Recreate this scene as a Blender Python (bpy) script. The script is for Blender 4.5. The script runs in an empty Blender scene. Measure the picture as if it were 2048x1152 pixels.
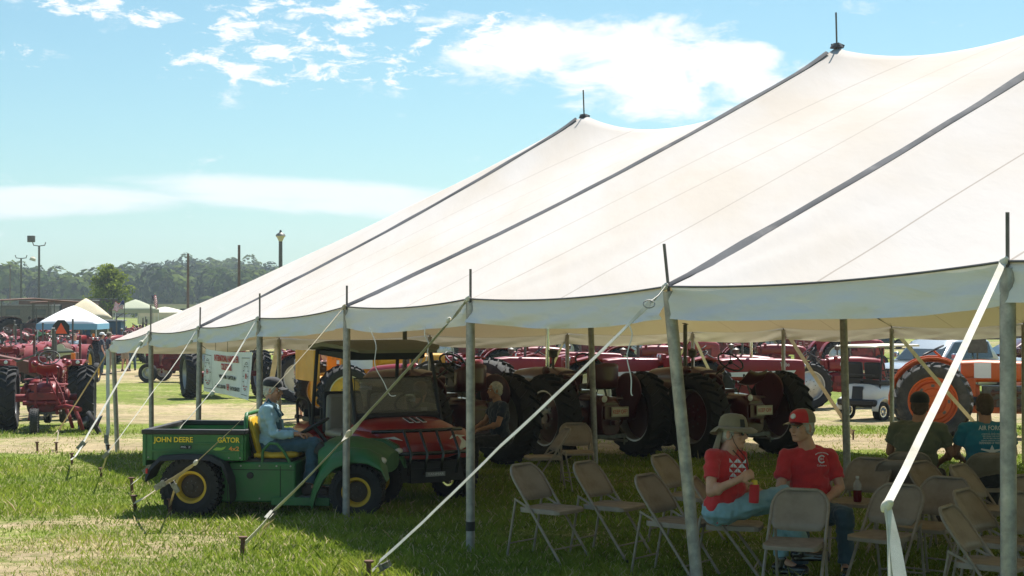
import bpy, bmesh, math, random
import numpy as np
from mathutils import Vector, Matrix, Euler, noise as mnoise
PI = math.pi
R = math.radians
sc = bpy.context.scene
col = sc.collection

# ------------------------------------------------------------------ camera
cam_d = bpy.data.cameras.new('camera')
cam = bpy.data.objects.new('camera', cam_d)
col.objects.link(cam)
cam.location = (0, 0, 2.0)
cam.rotation_euler = (R(90) + math.atan(34/3200), 0, 0)
cam_d.sensor_width = 36
cam_d.lens = 36*3200/2048
cam_d.clip_start = 0.1
cam_d.clip_end = 6000
sc.camera = cam
sc.render.resolution_x = 1024
sc.render.resolution_y = 576

# ------------------------------------------------------------------ sun, sky, exposure
SUN_EL = R(60)
SUN_AZ = math.atan2(0.40, 0.92)          # measured from +Y towards +X
sd = bpy.data.lights.new('sun', 'SUN')
sd.energy = 5.0
sd.angle = R(0.53)
sd.color = (1.0, 0.965, 0.91)
sun = bpy.data.objects.new('sun', sd)
col.objects.link(sun)
sunv = Vector((math.cos(SUN_EL)*math.sin(SUN_AZ), math.cos(SUN_EL)*math.cos(SUN_AZ), math.sin(SUN_EL)))
sun.rotation_euler = (-sunv).to_track_quat('-Z', 'Y').to_euler()
sun.location = (10, 20, 30)

world = bpy.data.worlds.new('World')
sc.world = world
world.use_nodes = True
wn, wl = world.node_tree.nodes, world.node_tree.links
for n in list(wn): wn.remove(n)
wout = wn.new('ShaderNodeOutputWorld')
wbg = wn.new('ShaderNodeBackground')
wbg.inputs['Strength'].default_value = 0.064
sky = wn.new('ShaderNodeTexSky')
sky.sky_type = 'NISHITA'
sky.sun_disc = False
sky.sun_elevation = SUN_EL
sky.sun_rotation = SUN_AZ
sky.air_density = 1.0
sky.dust_density = 0.7
sky.ozone_density = 1.0
hsv = wn.new('ShaderNodeMixRGB'); hsv.blend_type = 'MULTIPLY'; hsv.inputs[0].default_value = 1
hsv.inputs[2].default_value = (0.82, 1.16, 1.14, 1)
wl.new(sky.outputs[0], hsv.inputs[1])
tc = wn.new('ShaderNodeTexCoord')
def wmath(op, a, b=None, c=None):
    n = wn.new('ShaderNodeMath'); n.operation = op
    for i, v in enumerate((a, b, c)):
        if v is None: continue
        if isinstance(v, (int, float)): n.inputs[i].default_value = v
        else: wl.new(v, n.inputs[i])
    return n.outputs[0]
def wmap(loc, scale, rot=0):
    # (v - loc) * scale, turned about the Y axis
    a = wn.new('ShaderNodeVectorMath'); a.operation = 'SUBTRACT'
    wl.new(tc.outputs['Generated'], a.inputs[0]); a.inputs[1].default_value = loc
    r = wn.new('ShaderNodeVectorRotate'); r.rotation_type = 'Y_AXIS'; r.inputs['Angle'].default_value = rot
    wl.new(a.outputs[0], r.inputs['Vector'])
    b = wn.new('ShaderNodeVectorMath'); b.operation = 'MULTIPLY'
    wl.new(r.outputs[0], b.inputs[0]); b.inputs[1].default_value = scale
    return b.outputs[0]
def skydir(px, py):
    v = Vector(((px-1024)/3200, 1, (610-py)/3200)); v.normalize(); return v
def blob(px, py, rx, ry, rot=0, soft=1.0):
    m = wmap(tuple(skydir(px, py)), (3200/rx, 8.0, 3200/ry), rot)
    l = wn.new('ShaderNodeVectorMath'); l.operation = 'LENGTH'; wl.new(m, l.inputs[0])
    r = wn.new('ShaderNodeMapRange'); r.interpolation_type = 'SMOOTHSTEP'
    wl.new(l.outputs['Value'], r.inputs[0])
    r.inputs[1].default_value = 1.0+0.45*soft; r.inputs[2].default_value = 0.35; r.inputs[3].default_value = 0; r.inputs[4].default_value = 1
    return r.outputs[0]
def wnoise(scale, vscale, det, rough, dist=0.0, off=(0,0,0)):
    m = wmap(off, vscale)
    n = wn.new('ShaderNodeTexNoise'); n.inputs['Scale'].default_value = scale
    n.inputs['Detail'].default_value = det; n.inputs['Roughness'].default_value = rough
    n.inputs['Distortion'].default_value = dist
    wl.new(m, n.inputs['Vector'])
    return n.outputs[0]
def ramp(v, a, b, lo=0.0, hi=1.0):
    r = wn.new('ShaderNodeMapRange'); r.interpolation_type = 'SMOOTHSTEP'; wl.new(v, r.inputs[0])
    r.inputs[1].default_value = a; r.inputs[2].default_value = b; r.inputs[3].default_value = lo; r.inputs[4].default_value = hi
    return r.outputs[0]
nA = wnoise(22, (1, 1, 2.6), 9, 0.62, 0.3)
nB = wnoise(46, (1, 1, 2.6), 8, 0.66, 0.4, (3, 1, 2))
nC = wnoise(13, (1, 1, 5.5), 9, 0.62, 0.3, (1, 5, 2))
big = wmath('MAXIMUM', blob(1240, 120, 400, 120, R(-4), .5), blob(1430, 175, 330, 100, R(-20), .6))
c_big = ramp(wmath('ADD', wmath('MULTIPLY', nA, 1.9), wmath('MULTIPLY', big, 0.62)), 1.14, 1.56)
scat = wmath('MAXIMUM', blob(640, 35, 300, 75, 0, .8), blob(620, 125, 330, 70, 0, .8))
scat = wmath('MAXIMUM', scat, blob(950, 70, 170, 70, 0, 1))
scat = wmath('MAXIMUM', scat, wmath('MULTIPLY', blob(170, 10, 140, 35, 0, 1), 1.0))
scat = wmath('MAXIMUM', scat, wmath('MULTIPLY', blob(330, 40, 90, 20, 0, 1), 1.0))
scat = wmath('MAXIMUM', scat, wmath('MULTIPLY', blob(60, 115, 150, 45, 0, 1), .7))
c_scat = ramp(wmath('ADD', nB, wmath('MULTIPLY', scat, 0.30)), 0.735, 0.87)
low = wmath('MAXIMUM', blob(640, 393, 500, 50, R(-3), .6), blob(60, 405, 420, 44, R(3), .6))
c_low = wmath('MULTIPLY', ramp(wmath('ADD', wmath('MULTIPLY', nC, 0.6), wmath('MULTIPLY', low, 0.62)), 0.55, 0.92), 0.86)
# the rest of the sky carries sparse cloud of the same kind
sepz = wn.new('ShaderNodeSeparateXYZ'); wl.new(tc.outputs['Generated'], sepz.inputs[0])
away = ramp(sepz.outputs['Y'], 0.93, 0.80)
c_rest = wmath('MULTIPLY', wmath('MULTIPLY', ramp(wnoise(6, (1, 1, 2.2), 8, .6, .3, (7, 2, 9)), 0.56, 0.70), away), ramp(sepz.outputs['Z'], 0.02, 0.12))
cl = wmath('MAXIMUM', wmath('MAXIMUM', c_big, c_scat), wmath('MAXIMUM', c_low, c_rest))
cmix = wn.new('ShaderNodeMixRGB'); cmix.blend_type = 'MIX'
wl.new(cl, cmix.inputs[0]); wl.new(hsv.outputs[0], cmix.inputs[1])
cmix.inputs[2].default_value = (10.0, 10.2, 10.2, 1)
wl.new(cmix.outputs[0], wbg.inputs['Color'])
wl.new(wbg.outputs[0], wout.inputs['Surface'])

sc.view_settings.view_transform = 'Standard'
sc.view_settings.look = 'None'
sc.view_settings.gamma = 1
sc.view_settings.exposure = 0.78
sc.view_settings.use_curve_mapping = False
sc.render.engine = 'CYCLES'
sc.cycles.max_bounces = 8
sc.cycles.volume_bounces = 0
sc.cycles.transparent_max_bounces = 8

# ------------------------------------------------------------------ helpers
FPX, HY = 3200.0, 610.0
def W(px, py, Y):
    """the place of a photo pixel when it lies Y metres away"""
    return Vector(((px-1024)/FPX*Y, Y, 2.0 + (HY-py)/FPX*Y))
_gy = [0, 10, 13.8, 16.5, 24.6, 31, 42, 70, 150, 380, 3000]
_gz = [-.10, -.12, -.11, -.19, -.45, -.60, -.88, -.90, -.95, -1.0, -1.0]
def G(y):
    return float(np.interp(y, _gy, _gz))
def gp(px, Y, dz=0):
    return Vector(((px-1024)/FPX*Y, Y, G(Y)+dz))

def tag(o, label=None, cat=None, group=None, kind=None):
    if label: o['label'] = label
    if cat: o['category'] = cat
    if group: o['group'] = group
    if kind: o['kind'] = kind
    return o
def empty(name, loc=(0, 0, 0), rz=0, label=None, cat=None, group=None):
    o = bpy.data.objects.new(name, None)
    o.empty_display_size = .2
    col.objects.link(o); o.location = loc; o.rotation_euler = (0, 0, rz)
    return tag(o, label, cat, group)
def copy_tree(o, parent=None):
    c = o.copy(); col.objects.link(c); c.parent = parent
    for ch in list(o.children): copy_tree(ch, c)
    return c
def dup(o, loc, rz=None, label=None, group=None, cat=None, scale=None):
    c = copy_tree(o); c.location = loc
    if rz is not None: c.rotation_euler = (c.rotation_euler.x, c.rotation_euler.y, rz)
    if scale: c.scale = (scale,)*3
    return tag(c, label, cat, group)

def perp(d):
    d = d.normalized()
    a = Vector((0, 0, 1)) if abs(d.z) < .9 else Vector((1, 0, 0))
    u = d.cross(a).normalized(); v = d.cross(u).normalized()
    return u, v

class MB:
    def __init__(s): s.v = []; s.f = []; s.m = []; s.tone = None
    def add(s, vs, fs, m=0):
        n = len(s.v)
        s.v.extend(tuple(x) for x in vs); s.f.extend(tuple(i+n for i in f) for f in fs); s.m.extend([m]*len(fs))
        return s
    def box(s, c, size, rot=None, m=0, top=1.0):
        c = Vector(c); hx, hy, hz = [k/2 for k in size]
        M = rot if isinstance(rot, Matrix) else (Euler(rot).to_matrix() if rot else Matrix.Identity(3))
        vs = []
        for z, t in ((-hz, 1), (hz, top)):
            for x, y in ((-hx, -hy), (hx, -hy), (hx, hy), (-hx, hy)):
                vs.append(c + M @ Vector((x*t, y*t, z)))
        return s.add(vs, [(3,2,1,0),(4,5,6,7),(0,1,5,4),(1,2,6,5),(2,3,7,6),(3,0,4,7)], m)
    def cyl(s, p0, p1, r0, r1=None, n=12, m=0, cap=True):
        p0, p1 = Vector(p0), Vector(p1); r1 = r0 if r1 is None else r1
        u, v = perp(p1-p0); vs = []
        for p, r in ((p0, r0), (p1, r1)):
            for i in range(n):
                a = 2*PI*i/n; vs.append(p + u*math.cos(a)*r + v*math.sin(a)*r)
        fs = [(i, (i+1) % n, n+(i+1) % n, n+i) for i in range(n)]
        if cap: fs += [tuple(range(n))[::-1], tuple(range(n, 2*n))]
        return s.add(vs, fs, m)
    def tube(s, pts, r, n=8, closed=False, m=0, flat=None):
        pts = [Vector(p) for p in pts]; k = len(pts); vs = []
        u = None
        for i, p in enumerate(pts):
            if closed: d = pts[(i+1) % k] - pts[i-1]
            else: d = pts[min(i+1, k-1)] - pts[max(i-1, 0)]
            d.normalize()
            if u is None: u, v = perp(d)
            else:
                u = (u - d*u.dot(d)).normalized()
            v = d.cross(u)
            rr = r[i] if isinstance(r, (list, tuple)) else r
            for j in range(n):
                a = 2*PI*j/n; vs.append(p + (u*math.cos(a) + v*math.sin(a))*rr)
        fs = []
        for i in range(k if closed else k-1):
            a, b = i*n, ((i+1) % k)*n
            fs += [(a+j, a+(j+1) % n, b+(j+1) % n, b+j) for j in range(n)]
        if not closed: fs += [tuple(range(n))[::-1], tuple(range((k-1)*n, k*n))]
        return s.add(vs, fs, m)
    def lathe(s, prof, c=(0,0,0), axis=(0,1,0), n=24, m=0):
        """prof: (radius, height along axis)"""
        c = Vector(c); ax = Vector(axis).normalized(); u, v = perp(ax); vs = []
        for r, h in prof:
            for i in range(n):
                a = 2*PI*i/n; vs.append(c + ax*h + u*math.cos(a)*r + v*math.sin(a)*r)
        fs = []
        for k in range(len(prof)-1):
            fs += [(k*n+i, k*n+(i+1) % n, (k+1)*n+(i+1) % n, (k+1)*n+i) for i in range(n)]
        return s.add(vs, fs, m)
    def disc(s, c, axis, r, n=20, m=0, th=.004):
        ax = Vector(axis).normalized()
        return s.cyl(Vector(c)-ax*th/2, Vector(c)+ax*th/2, r, n=n, m=m)
    def ell(s, c, rad, rot=None, nu=12, nv=8, m=0):
        c = Vector(c)
        M = rot if isinstance(rot, Matrix) else (Euler(rot).to_matrix() if rot else Matrix.Identity(3))
        vs = [c + M @ Vector((0, 0, -rad[2]))]
        for j in range(1, nv):
            t = -PI/2 + PI*j/nv
            for i in range(nu):
                a = 2*PI*i/nu
                vs.append(c + M @ Vector((rad[0]*math.cos(t)*math.cos(a), rad[1]*math.cos(t)*math.sin(a), rad[2]*math.sin(t))))
        vs.append(c + M @ Vector((0, 0, rad[2])))
        fs = [(0, 1+(i+1) % nu, 1+i) for i in range(nu)]
        for j in range(nv-2):
            a, b = 1+j*nu, 1+(j+1)*nu
            fs += [(a+i, a+(i+1) % nu, b+(i+1) % nu, b+i) for i in range(nu)]
        L = len(vs)-1; a = 1+(nv-2)*nu
        fs += [(a+i, a+(i+1) % nu, L) for i in range(nu)]
        return s.add(vs, fs, m)
    def cap(s, p0, p1, r0, r1=None, n=12, m=0):
        """tapered capsule"""
        p0, p1 = Vector(p0), Vector(p1); r1 = r0 if r1 is None else r1
        s.cyl(p0, p1, r0, r1, n=n, m=m)
        s.ell(p0, (r0,)*3, nu=n, nv=8, m=m); s.ell(p1, (r1,)*3, nu=n, nv=8, m=m)
        return s
    def prism(s, poly, o, ux, uy, th, m=0):
        """2-D polygon extruded by th along ux x uy (centred)"""
        o, ux, uy = Vector(o), Vector(ux), Vector(uy); w = ux.cross(uy).normalized()
        n = len(poly)
        vs = [o + ux*x + uy*y - w*th/2 for x, y in poly] + [o + ux*x + uy*y + w*th/2 for x, y in poly]
        fs = [tuple(range(n))[::-1], tuple(range(n, 2*n))] + [(i, (i+1) % n, n+(i+1) % n, n+i) for i in range(n)]
        return s.add(vs, fs, m)
    def loft(s, secs, m=0, cap=True, closed=True):
        n = len(secs[0]); vs = [p for q in secs for p in q]; fs = []
        for k in range(len(secs)-1):
            fs += [(k*n+i, k*n+(i+1) % n, (k+1)*n+(i+1) % n, (k+1)*n+i) for i in range(n if closed else n-1)]
        if cap: fs += [tuple(range(n))[::-1], tuple(range((len(secs)-1)*n, len(secs)*n))]
        return s.add(vs, fs, m)
    def mesh(s, name, mats, smooth=35):
        me = bpy.data.meshes.new(name)
        me.from_pydata(s.v, [], s.f)
        for mt in (mats if isinstance(mats, (list, tuple)) else [mats]): me.materials.append(mt)
        if any(s.m): me.polygons.foreach_set('material_index', s.m)
        me.validate()
        bm = bmesh.new(); bm.from_mesh(me); bmesh.ops.recalc_face_normals(bm, faces=bm.faces); bm.to_mesh(me); bm.free()
        if smooth:
            me.polygons.foreach_set('use_smooth', [True]*len(me.polygons))
            me.set_sharp_from_angle(angle=R(smooth))
        return me
    def build(s, name, mats, parent=None, loc=(0,0,0), smooth=35, bevel=0, solid=0, sub=0, rot=None):
        return put(name, s.mesh(name, mats, smooth), parent, loc, bevel, solid, sub, rot)
def put(name, me, parent=None, loc=(0,0,0), bevel=0, solid=0, sub=0, rot=None):
    o = bpy.data.objects.new(name, me); col.objects.link(o)
    o.parent = parent; o.location = loc
    if rot: o.rotation_euler = rot
    if solid:
        md = o.modifiers.new('thickness', 'SOLIDIFY'); md.thickness = solid; md.offset = 0
    if sub:
        md = o.modifiers.new('sub', 'SUBSURF'); md.levels = sub; md.render_levels = sub
    if bevel:
        md = o.modifiers.new('bevel', 'BEVEL'); md.width = bevel; md.segments = 2; md.limit_method = 'ANGLE'; md.angle_limit = R(35)
    return o
def sect(x, w, z0, z1, n=16, p=4.0, yc=0.0):
    """rounded-rectangle section in the YZ plane at x (superellipse)"""
    out = []
    for i in range(n):
        a = 2*PI*(i+.5)/n; c, s_ = math.cos(a), math.sin(a)
        y = math.copysign(abs(c)**(2/p), c)*w/2; z = math.copysign(abs(s_)**(2/p), s_)*(z1-z0)/2
        out.append(Vector((x, yc+y, (z0+z1)/2+z)))
    return out

_mats = {}
def mat(name, base, rough=.6, metal=0.0, var=.0, vscale=6.0, bump=0.0, bscale=60.0, dirt=None, dirt_amt=0.0, dscale=3.0,
        spec=.5, coat=0.0, trans=0.0, alpha=1.0, sheen=0.0):
    if name in _mats: return _mats[name]
    m = bpy.data.materials.new(name); m.use_nodes = True
    nt = m.node_tree; N, L = nt.nodes, nt.links
    b = N['Principled BSDF']
    b.inputs['Base Color'].default_value = (*base, 1); b.inputs['Roughness'].default_value = rough
    b.inputs['Metallic'].default_value = metal; b.inputs['Specular IOR Level'].default_value = spec
    if coat: b.inputs['Coat Weight'].default_value = coat; b.inputs['Coat Roughness'].default_value = .08
    if trans: b.inputs['Transmission Weight'].default_value = trans
    if alpha < 1: b.inputs['Alpha'].default_value = alpha
    if sheen: b.inputs['Sheen Weight'].default_value = sheen
    tcn = N.new('ShaderNodeTexCoord')
    last = None
    if var:
        nz = N.new('ShaderNodeTexNoise'); nz.inputs['Scale'].default_value = vscale; nz.inputs['Detail'].default_value = 6; nz.inputs['Roughness'].default_value = .6
        L.new(tcn.outputs['Object'], nz.inputs['Vector'])
        mr = N.new('ShaderNodeMapRange'); L.new(nz.outputs[0], mr.inputs[0]); mr.inputs[1].default_value = .3; mr.inputs[2].default_value = .7
        mr.inputs[3].default_value = 1-var; mr.inputs[4].default_value = 1+var
        mx = N.new('ShaderNodeMixRGB'); mx.blend_type = 'MULTIPLY'; mx.inputs[0].default_value = 1; mx.inputs[1].default_value = (*base, 1)
        L.new(mr.outputs[0], mx.inputs[2]); last = mx.outputs[0]
    if dirt:
        nz = N.new('ShaderNodeTexNoise'); nz.inputs['Scale'].default_value = dscale; nz.inputs['Detail'].default_value = 9; nz.inputs['Roughness'].default_value = .68
        L.new(tcn.outputs['Object'], nz.inputs['Vector'])
        mr = N.new('ShaderNodeMapRange'); L.new(nz.outputs[0], mr.inputs[0]); mr.inputs[1].default_value = .45; mr.inputs[2].default_value = .72; mr.inputs[4].default_value = dirt_amt
        mx = N.new('ShaderNodeMixRGB'); L.new(mr.outputs[0], mx.inputs[0]); mx.inputs[2].default_value = (*dirt, 1)
        if last: L.new(last, mx.inputs[1])
        else: mx.inputs[1].default_value = (*base, 1)
        last = mx.outputs[0]
        ra = N.new('ShaderNodeMapRange'); L.new(nz.outputs[0], ra.inputs[0]); ra.inputs[1].default_value = .35; ra.inputs[2].default_value = .75
        ra.inputs[3].default_value = rough; ra.inputs[4].default_value = min(1, rough+.3); L.new(ra.outputs[0], b.inputs['Roughness'])
    if last: L.new(last, b.inputs['Base Color'])
    if bump:
        nz = N.new('ShaderNodeTexNoise'); nz.inputs['Scale'].default_value = bscale; nz.inputs['Detail'].default_value = 5
        L.new(tcn.outputs['Object'], nz.inputs['Vector'])
        bp = N.new('ShaderNodeBump'); bp.inputs['Strength'].default_value = bump; bp.inputs['Distance'].default_value = .01
        L.new(nz.outputs[0], bp.inputs['Height']); L.new(bp.outputs[0], b.inputs['Normal'])
    _mats[name] = m
    return m

DUST = (.20, .15, .09)
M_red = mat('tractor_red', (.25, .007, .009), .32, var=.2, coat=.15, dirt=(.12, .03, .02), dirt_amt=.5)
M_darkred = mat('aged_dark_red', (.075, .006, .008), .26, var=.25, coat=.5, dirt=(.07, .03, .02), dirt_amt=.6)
M_castred = mat('cast_iron_red', (.24, .014, .014), .42, var=.25, vscale=9, dirt=(.05, .025, .02), dirt_amt=.8, dscale=5, bump=.2, bscale=40)
M_orange = mat('tractor_orange', (.62, .115, .018), .38, var=.14, dirt=(.26, .06, .02), dirt_amt=.5)
M_yellow = mat('machine_yellow', (.66, .32, .02), .45, var=.12, dirt=(.35, .18, .05), dirt_amt=.5)
M_utvred = mat('utility_red', (.34, .014, .013), .28, coat=.3, var=.1)
M_jgreen = mat('utility_green', (.022, .150, .035), .34, var=.2, vscale=3, dirt=(.10, .13, .07), dirt_amt=.55, dscale=2.4)
M_green = mat('faded_green', (.05, .17, .06), .5, var=.15)
M_grey = mat('grey_paint', (.30, .30, .30), .45, var=.1)
M_white = mat('white_paint', (.72, .72, .70), .35, var=.05, dirt=(.5, .47, .4), dirt_amt=.25)
M_cream = mat('cream_paint', (.66, .60, .46), .45, var=.08, dirt=DUST, dirt_amt=.3)
M_silver = mat('silver_paint', (.50, .53, .55), .25, metal=.45, coat=.6)
M_maroon = mat('maroon_paint', (.10, .012, .02), .25, coat=.7)
M_rubber = mat('tyre_rubber', (.014, .014, .015), .7, var=.25, vscale=8, dirt=(.06, .05, .04), dirt_amt=.4, dscale=4, bump=.25, bscale=30)
M_rubber_dusty = mat('dusty_rubber', (.045, .045, .043), .85, var=.25, vscale=7, dirt=(.17, .155, .13), dirt_amt=.65, dscale=3, bump=.25, bscale=30)
M_black = mat('black_plastic', (.018, .018, .019), .5, var=.15, dirt=(.06, .055, .05), dirt_amt=.4)
M_blackgloss = mat('black_gloss', (.01, .01, .011), .18, coat=.4)
M_steel = mat('galvanized_steel', (.40, .375, .36), .42, metal=.6, var=.28, vscale=14, dirt=(.22, .22, .21), dirt_amt=.6, dscale=12, bump=.1, bscale=60)
M_darksteel = mat('weathered_steel', (.13, .125, .11), .5, metal=.6, var=.3, vscale=10)
M_chrome = mat('chrome', (.75, .75, .75), .12, metal=1, var=.05)
M_rim_silver = mat('rim_silver', (.50, .51, .52), .3, metal=.8, dirt=(.25, .2, .15), dirt_amt=.4)
M_rim_yellow = mat('rim_yellow', (.72, .43, .02), .45, dirt=(.3, .2, .08), dirt_amt=.5, dscale=8)
M_rust = mat('rusty_steel', (.13, .065, .04), .85, var=.35, vscale=14, bump=.4, bscale=70)
M_glass = mat('dark_glass', (.03, .04, .045), .06, spec=.8, coat=.3)
M_lens = mat('lamp_lens', (.75, .75, .72), .1, spec=.8)
M_amber = mat('amber_lens', (.85, .22, .01), .3)
M_redlens = mat('fluorescent_orange', (1.0, .10, .02), .5)
M_chair = mat('chair_tan_metal', (.31, .245, .19), .38, var=.12, vscale=5, dirt=(.15, .11, .08), dirt_amt=.5, dscale=7, bump=.06, bscale=80)
M_chair_frame = mat('chair_frame_metal', (.34, .275, .215), .32, var=.12, dirt=(.14, .10, .07), dirt_amt=.5, dscale=15)
M_strap = mat('strap_webbing', (.72, .68, .58), .8, var=.12, vscale=10, dirt=(.42, .33, .2), dirt_amt=.5, dscale=4, bump=.25, bscale=220)
M_strap_tan = mat('strap_webbing_tan', (.55, .46, .31), .85, var=.15, vscale=10, dirt=(.3, .22, .12), dirt_amt=.5, dscale=4)
M_seam = mat('lacing_flap_grey', (.05, .054, .064), .7, var=.3, vscale=5, dirt=(.2, .2, .2), dirt_amt=.5, dscale=4)
M_cord = mat('white_cord', (.75, .75, .75), .6)
M_paper = mat('white_paper', (.78, .78, .76), .7, var=.03)
M_ink = mat('black_ink', (.02, .02, .02), .7)
M_redink = mat('red_ink', (.50, .03, .03), .7)
M_yink = mat('yellow_decal', (.85, .62, .03), .45)
M_whiteink = mat('white_print', (.75, .75, .75), .7)
M_skin = mat('skin', (.62, .33, .22), .5, var=.14, vscale=12, bump=.12, bscale=70)
M_skin_tan = mat('tanned_skin', (.46, .225, .14), .5, var=.16, vscale=12, bump=.12, bscale=70)
M_greyhair = mat('grey_hair', (.52, .49, .44), .7, var=.3, vscale=30, bump=.7, bscale=120)
M_brownhair = mat('brown_hair', (.09, .055, .035), .6, var=.3, vscale=30, bump=.6, bscale=120)
def cloth(name, c, var=.12): return mat(name, c, .88, var=var, vscale=9, bump=.5, bscale=16, sheen=.25)
M_tred = cloth('red_cotton', (.60, .026, .032))
M_jean_light = cloth('washed_denim', (.25, .43, .50), .16)
M_jean_dark = cloth('dark_denim', (.04, .09, .13), .2)
M_shirt_blue = cloth('pale_blue_cotton', (.30, .46, .54))
M_vest_blue = cloth('dark_blue_cloth', (.03, .10, .14))
M_olive = cloth('olive_cotton', (.14, .145, .09))
M_teal = cloth('teal_cotton', (.02, .20, .30))
M_blackcloth = cloth('black_cloth', (.018, .018, .02))
M_khaki = cloth('khaki_cloth', (.34, .27, .19))
M_khaki_dark = cloth('hat_olive_khaki', (.24, .20, .135))
M_greycloth = cloth('grey_cloth', (.16, .17, .19))
M_navy = cloth('navy_cloth', (.02, .03, .055))
M_pink = cloth('pink_cloth', (.55, .25, .22))
M_lblue = cloth('light_blue_cloth', (.42, .52, .60))
M_leather = mat('brown_leather', (.06, .035, .022), .6, var=.2)
M_vinyl_yellow = mat('yellow_vinyl', (.70, .42, .018), .42, var=.1, dirt=(.2, .13, .04), dirt_amt=.6, dscale=7)
M_vinyl_tan = mat('tan_vinyl', (.30, .26, .20), .5, var=.08)

TMP = bpy.data.scenes.new('tmp')
def evaluated(ob):
    TMP.collection.objects.link(ob)
    with bpy.context.temp_override(scene=TMP, view_layer=TMP.view_layers[0]):
        dg = bpy.context.evaluated_depsgraph_get(); dg.update()
        me = bpy.data.meshes.new_from_object(ob.evaluated_get(dg))
    TMP.collection.objects.unlink(ob)
    return me
def text(s, size, material, parent, loc, rot, name='lettering', align='CENTER', xs=1.0, bold=.0, ext=.001, width=None):
    cu = bpy.data.curves.new('t', 'FONT'); cu.body = s; cu.size = size; cu.align_x = align; cu.align_y = 'CENTER'
    cu.extrude = ext; cu.offset = bold; cu.resolution_u = 3
    ob = bpy.data.objects.new('t', cu)
    me = evaluated(ob); me.name = name
    bpy.data.objects.remove(ob); bpy.data.curves.remove(cu)
    if width:
        xsx = [v.co.x for v in me.vertices]; w = max(xsx)-min(xsx); xs = width/max(w, 1e-6)
    for v in me.vertices: v.co.x *= xs
    me.materials.clear(); me.materials.append(material)
    o = bpy.data.objects.new(name, me); col.objects.link(o); o.parent = parent
    o.location = loc
    if isinstance(rot, Matrix): o.rotation_euler = rot.to_euler()
    else: o.rotation_euler = rot
    return o
def basis(right, up):
    """rotation whose local X runs along right, local Y along up"""
    r = Vector(right).normalized(); u = Vector(up); u = (u - r*u.dot(r)).normalized(); w = r.cross(u)
    return Matrix((r, u, w)).transposed()
# ------------------------------------------------------------------ ground
def band(N, L, src, a, b, c, d):
    """1 between b and c, fading to 0 at a and d"""
    r1 = N.new('ShaderNodeMapRange'); r1.interpolation_type = 'SMOOTHSTEP'; L.new(src, r1.inputs[0]); r1.inputs[1].default_value = a; r1.inputs[2].default_value = b
    r2 = N.new('ShaderNodeMapRange'); r2.interpolation_type = 'SMOOTHSTEP'; L.new(src, r2.inputs[0]); r2.inputs[1].default_value = d; r2.inputs[2].default_value = c
    m = N.new('ShaderNodeMath'); m.operation = 'MULTIPLY'; L.new(r1.outputs[0], m.inputs[0]); L.new(r2.outputs[0], m.inputs[1])
    return m.outputs[0]
DRY = [(26.5, 28, 31, 33, .95), (36, 38, 46, 48.5, .8), (57, 60, 70, 76, .85), (92, 100, 125, 140, .5)]
def dryness(x, y):
    """0 = green turf, 1 = bare straw; used by the grass blades too"""
    v = 0
    for a, b, c, d, w in DRY:
        v = max(v, w*min(1, max(0, (y-a)/(b-a)))*min(1, max(0, (d-y)/(d-c))))
    if y < 24:
        v = max(v, .85*min(1, max(0, (-x-1.6)/2.2))*min(1, max(0, (17.5-y)/4)))
    if x > 2 and 13.6 < y < 21: v = max(v, .35)
    return v
g = bpy.data.materials.new('field_grass'); g.use_nodes = True
N, L = g.node_tree.nodes, g.node_tree.links
pb = N['Principled BSDF']; pb.inputs['Roughness'].default_value = .95; pb.inputs['Specular IOR Level'].default_value = .15
geo = N.new('ShaderNodeNewGeometry'); sx = N.new('ShaderNodeSeparateXYZ'); L.new(geo.outputs['Position'], sx.inputs[0])
def gnoise(scale, det=6, rough=.6, stretch=None):
    n = N.new('ShaderNodeTexNoise'); n.inputs['Scale'].default_value = scale; n.inputs['Detail'].default_value = det; n.inputs['Roughness'].default_value = rough
    if stretch:
        m = N.new('ShaderNodeMapping'); m.inputs['Scale'].default_value = stretch; L.new(geo.outputs['Position'], m.inputs[0]); L.new(m.outputs[0], n.inputs['Vector'])
    else: L.new(geo.outputs['Position'], n.inputs['Vector'])
    return n.outputs[0]
def gm(op, a, b):
    n = N.new('ShaderNodeMath'); n.operation = op
    for i, v in enumerate((a, b)):
        if isinstance(v, (int, float)): n.inputs[i].default_value = v
        else: L.new(v, n.inputs[i])
    return n.outputs[0]
warp = gm('ADD', sx.outputs['Y'], gm('MULTIPLY', gm('SUBTRACT', gnoise(.12, 4), .5), 9.0))
dry = None
for a, b, c, d, w in DRY:
    k = gm('MULTIPLY', band(N, L, warp, a, b, c, d), w)
    dry = k if dry is None else gm('MAXIMUM', dry, k)
# worn turf at the near left, where people walk round the ropes
lx = N.new('ShaderNodeMapRange'); lx.interpolation_type = 'SMOOTHSTEP'; L.new(sx.outputs['X'], lx.inputs[0]); lx.inputs[1].default_value = -1.6; lx.inputs[2].default_value = -4.0
ly = N.new('ShaderNodeMapRange'); ly.interpolation_type = 'SMOOTHSTEP'; L.new(sx.outputs['Y'], ly.inputs[0]); ly.inputs[1].default_value = 19; ly.inputs[2].default_value = 13.5
dry = gm('MAXIMUM', dry, gm('MULTIPLY', gm('MULTIPLY', lx.outputs[0], ly.outputs[0]), .75))
pat = gnoise(.55, 8, .65); fine = gnoise(7, 8, .7); vf = gnoise(45, 4, .7)
tot = gm('ADD', gm('MULTIPLY', dry, .75), gm('ADD', gm('MULTIPLY', gm('SUBTRACT', pat, .5), 2.3), gm('MULTIPLY', gm('SUBTRACT', fine, .5), 2.2)))
mr = N.new('ShaderNodeMapRange'); mr.interpolation_type = 'SMOOTHSTEP'; L.new(tot, mr.inputs[0]); mr.inputs[1].default_value = .0; mr.inputs[2].default_value = .75
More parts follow.
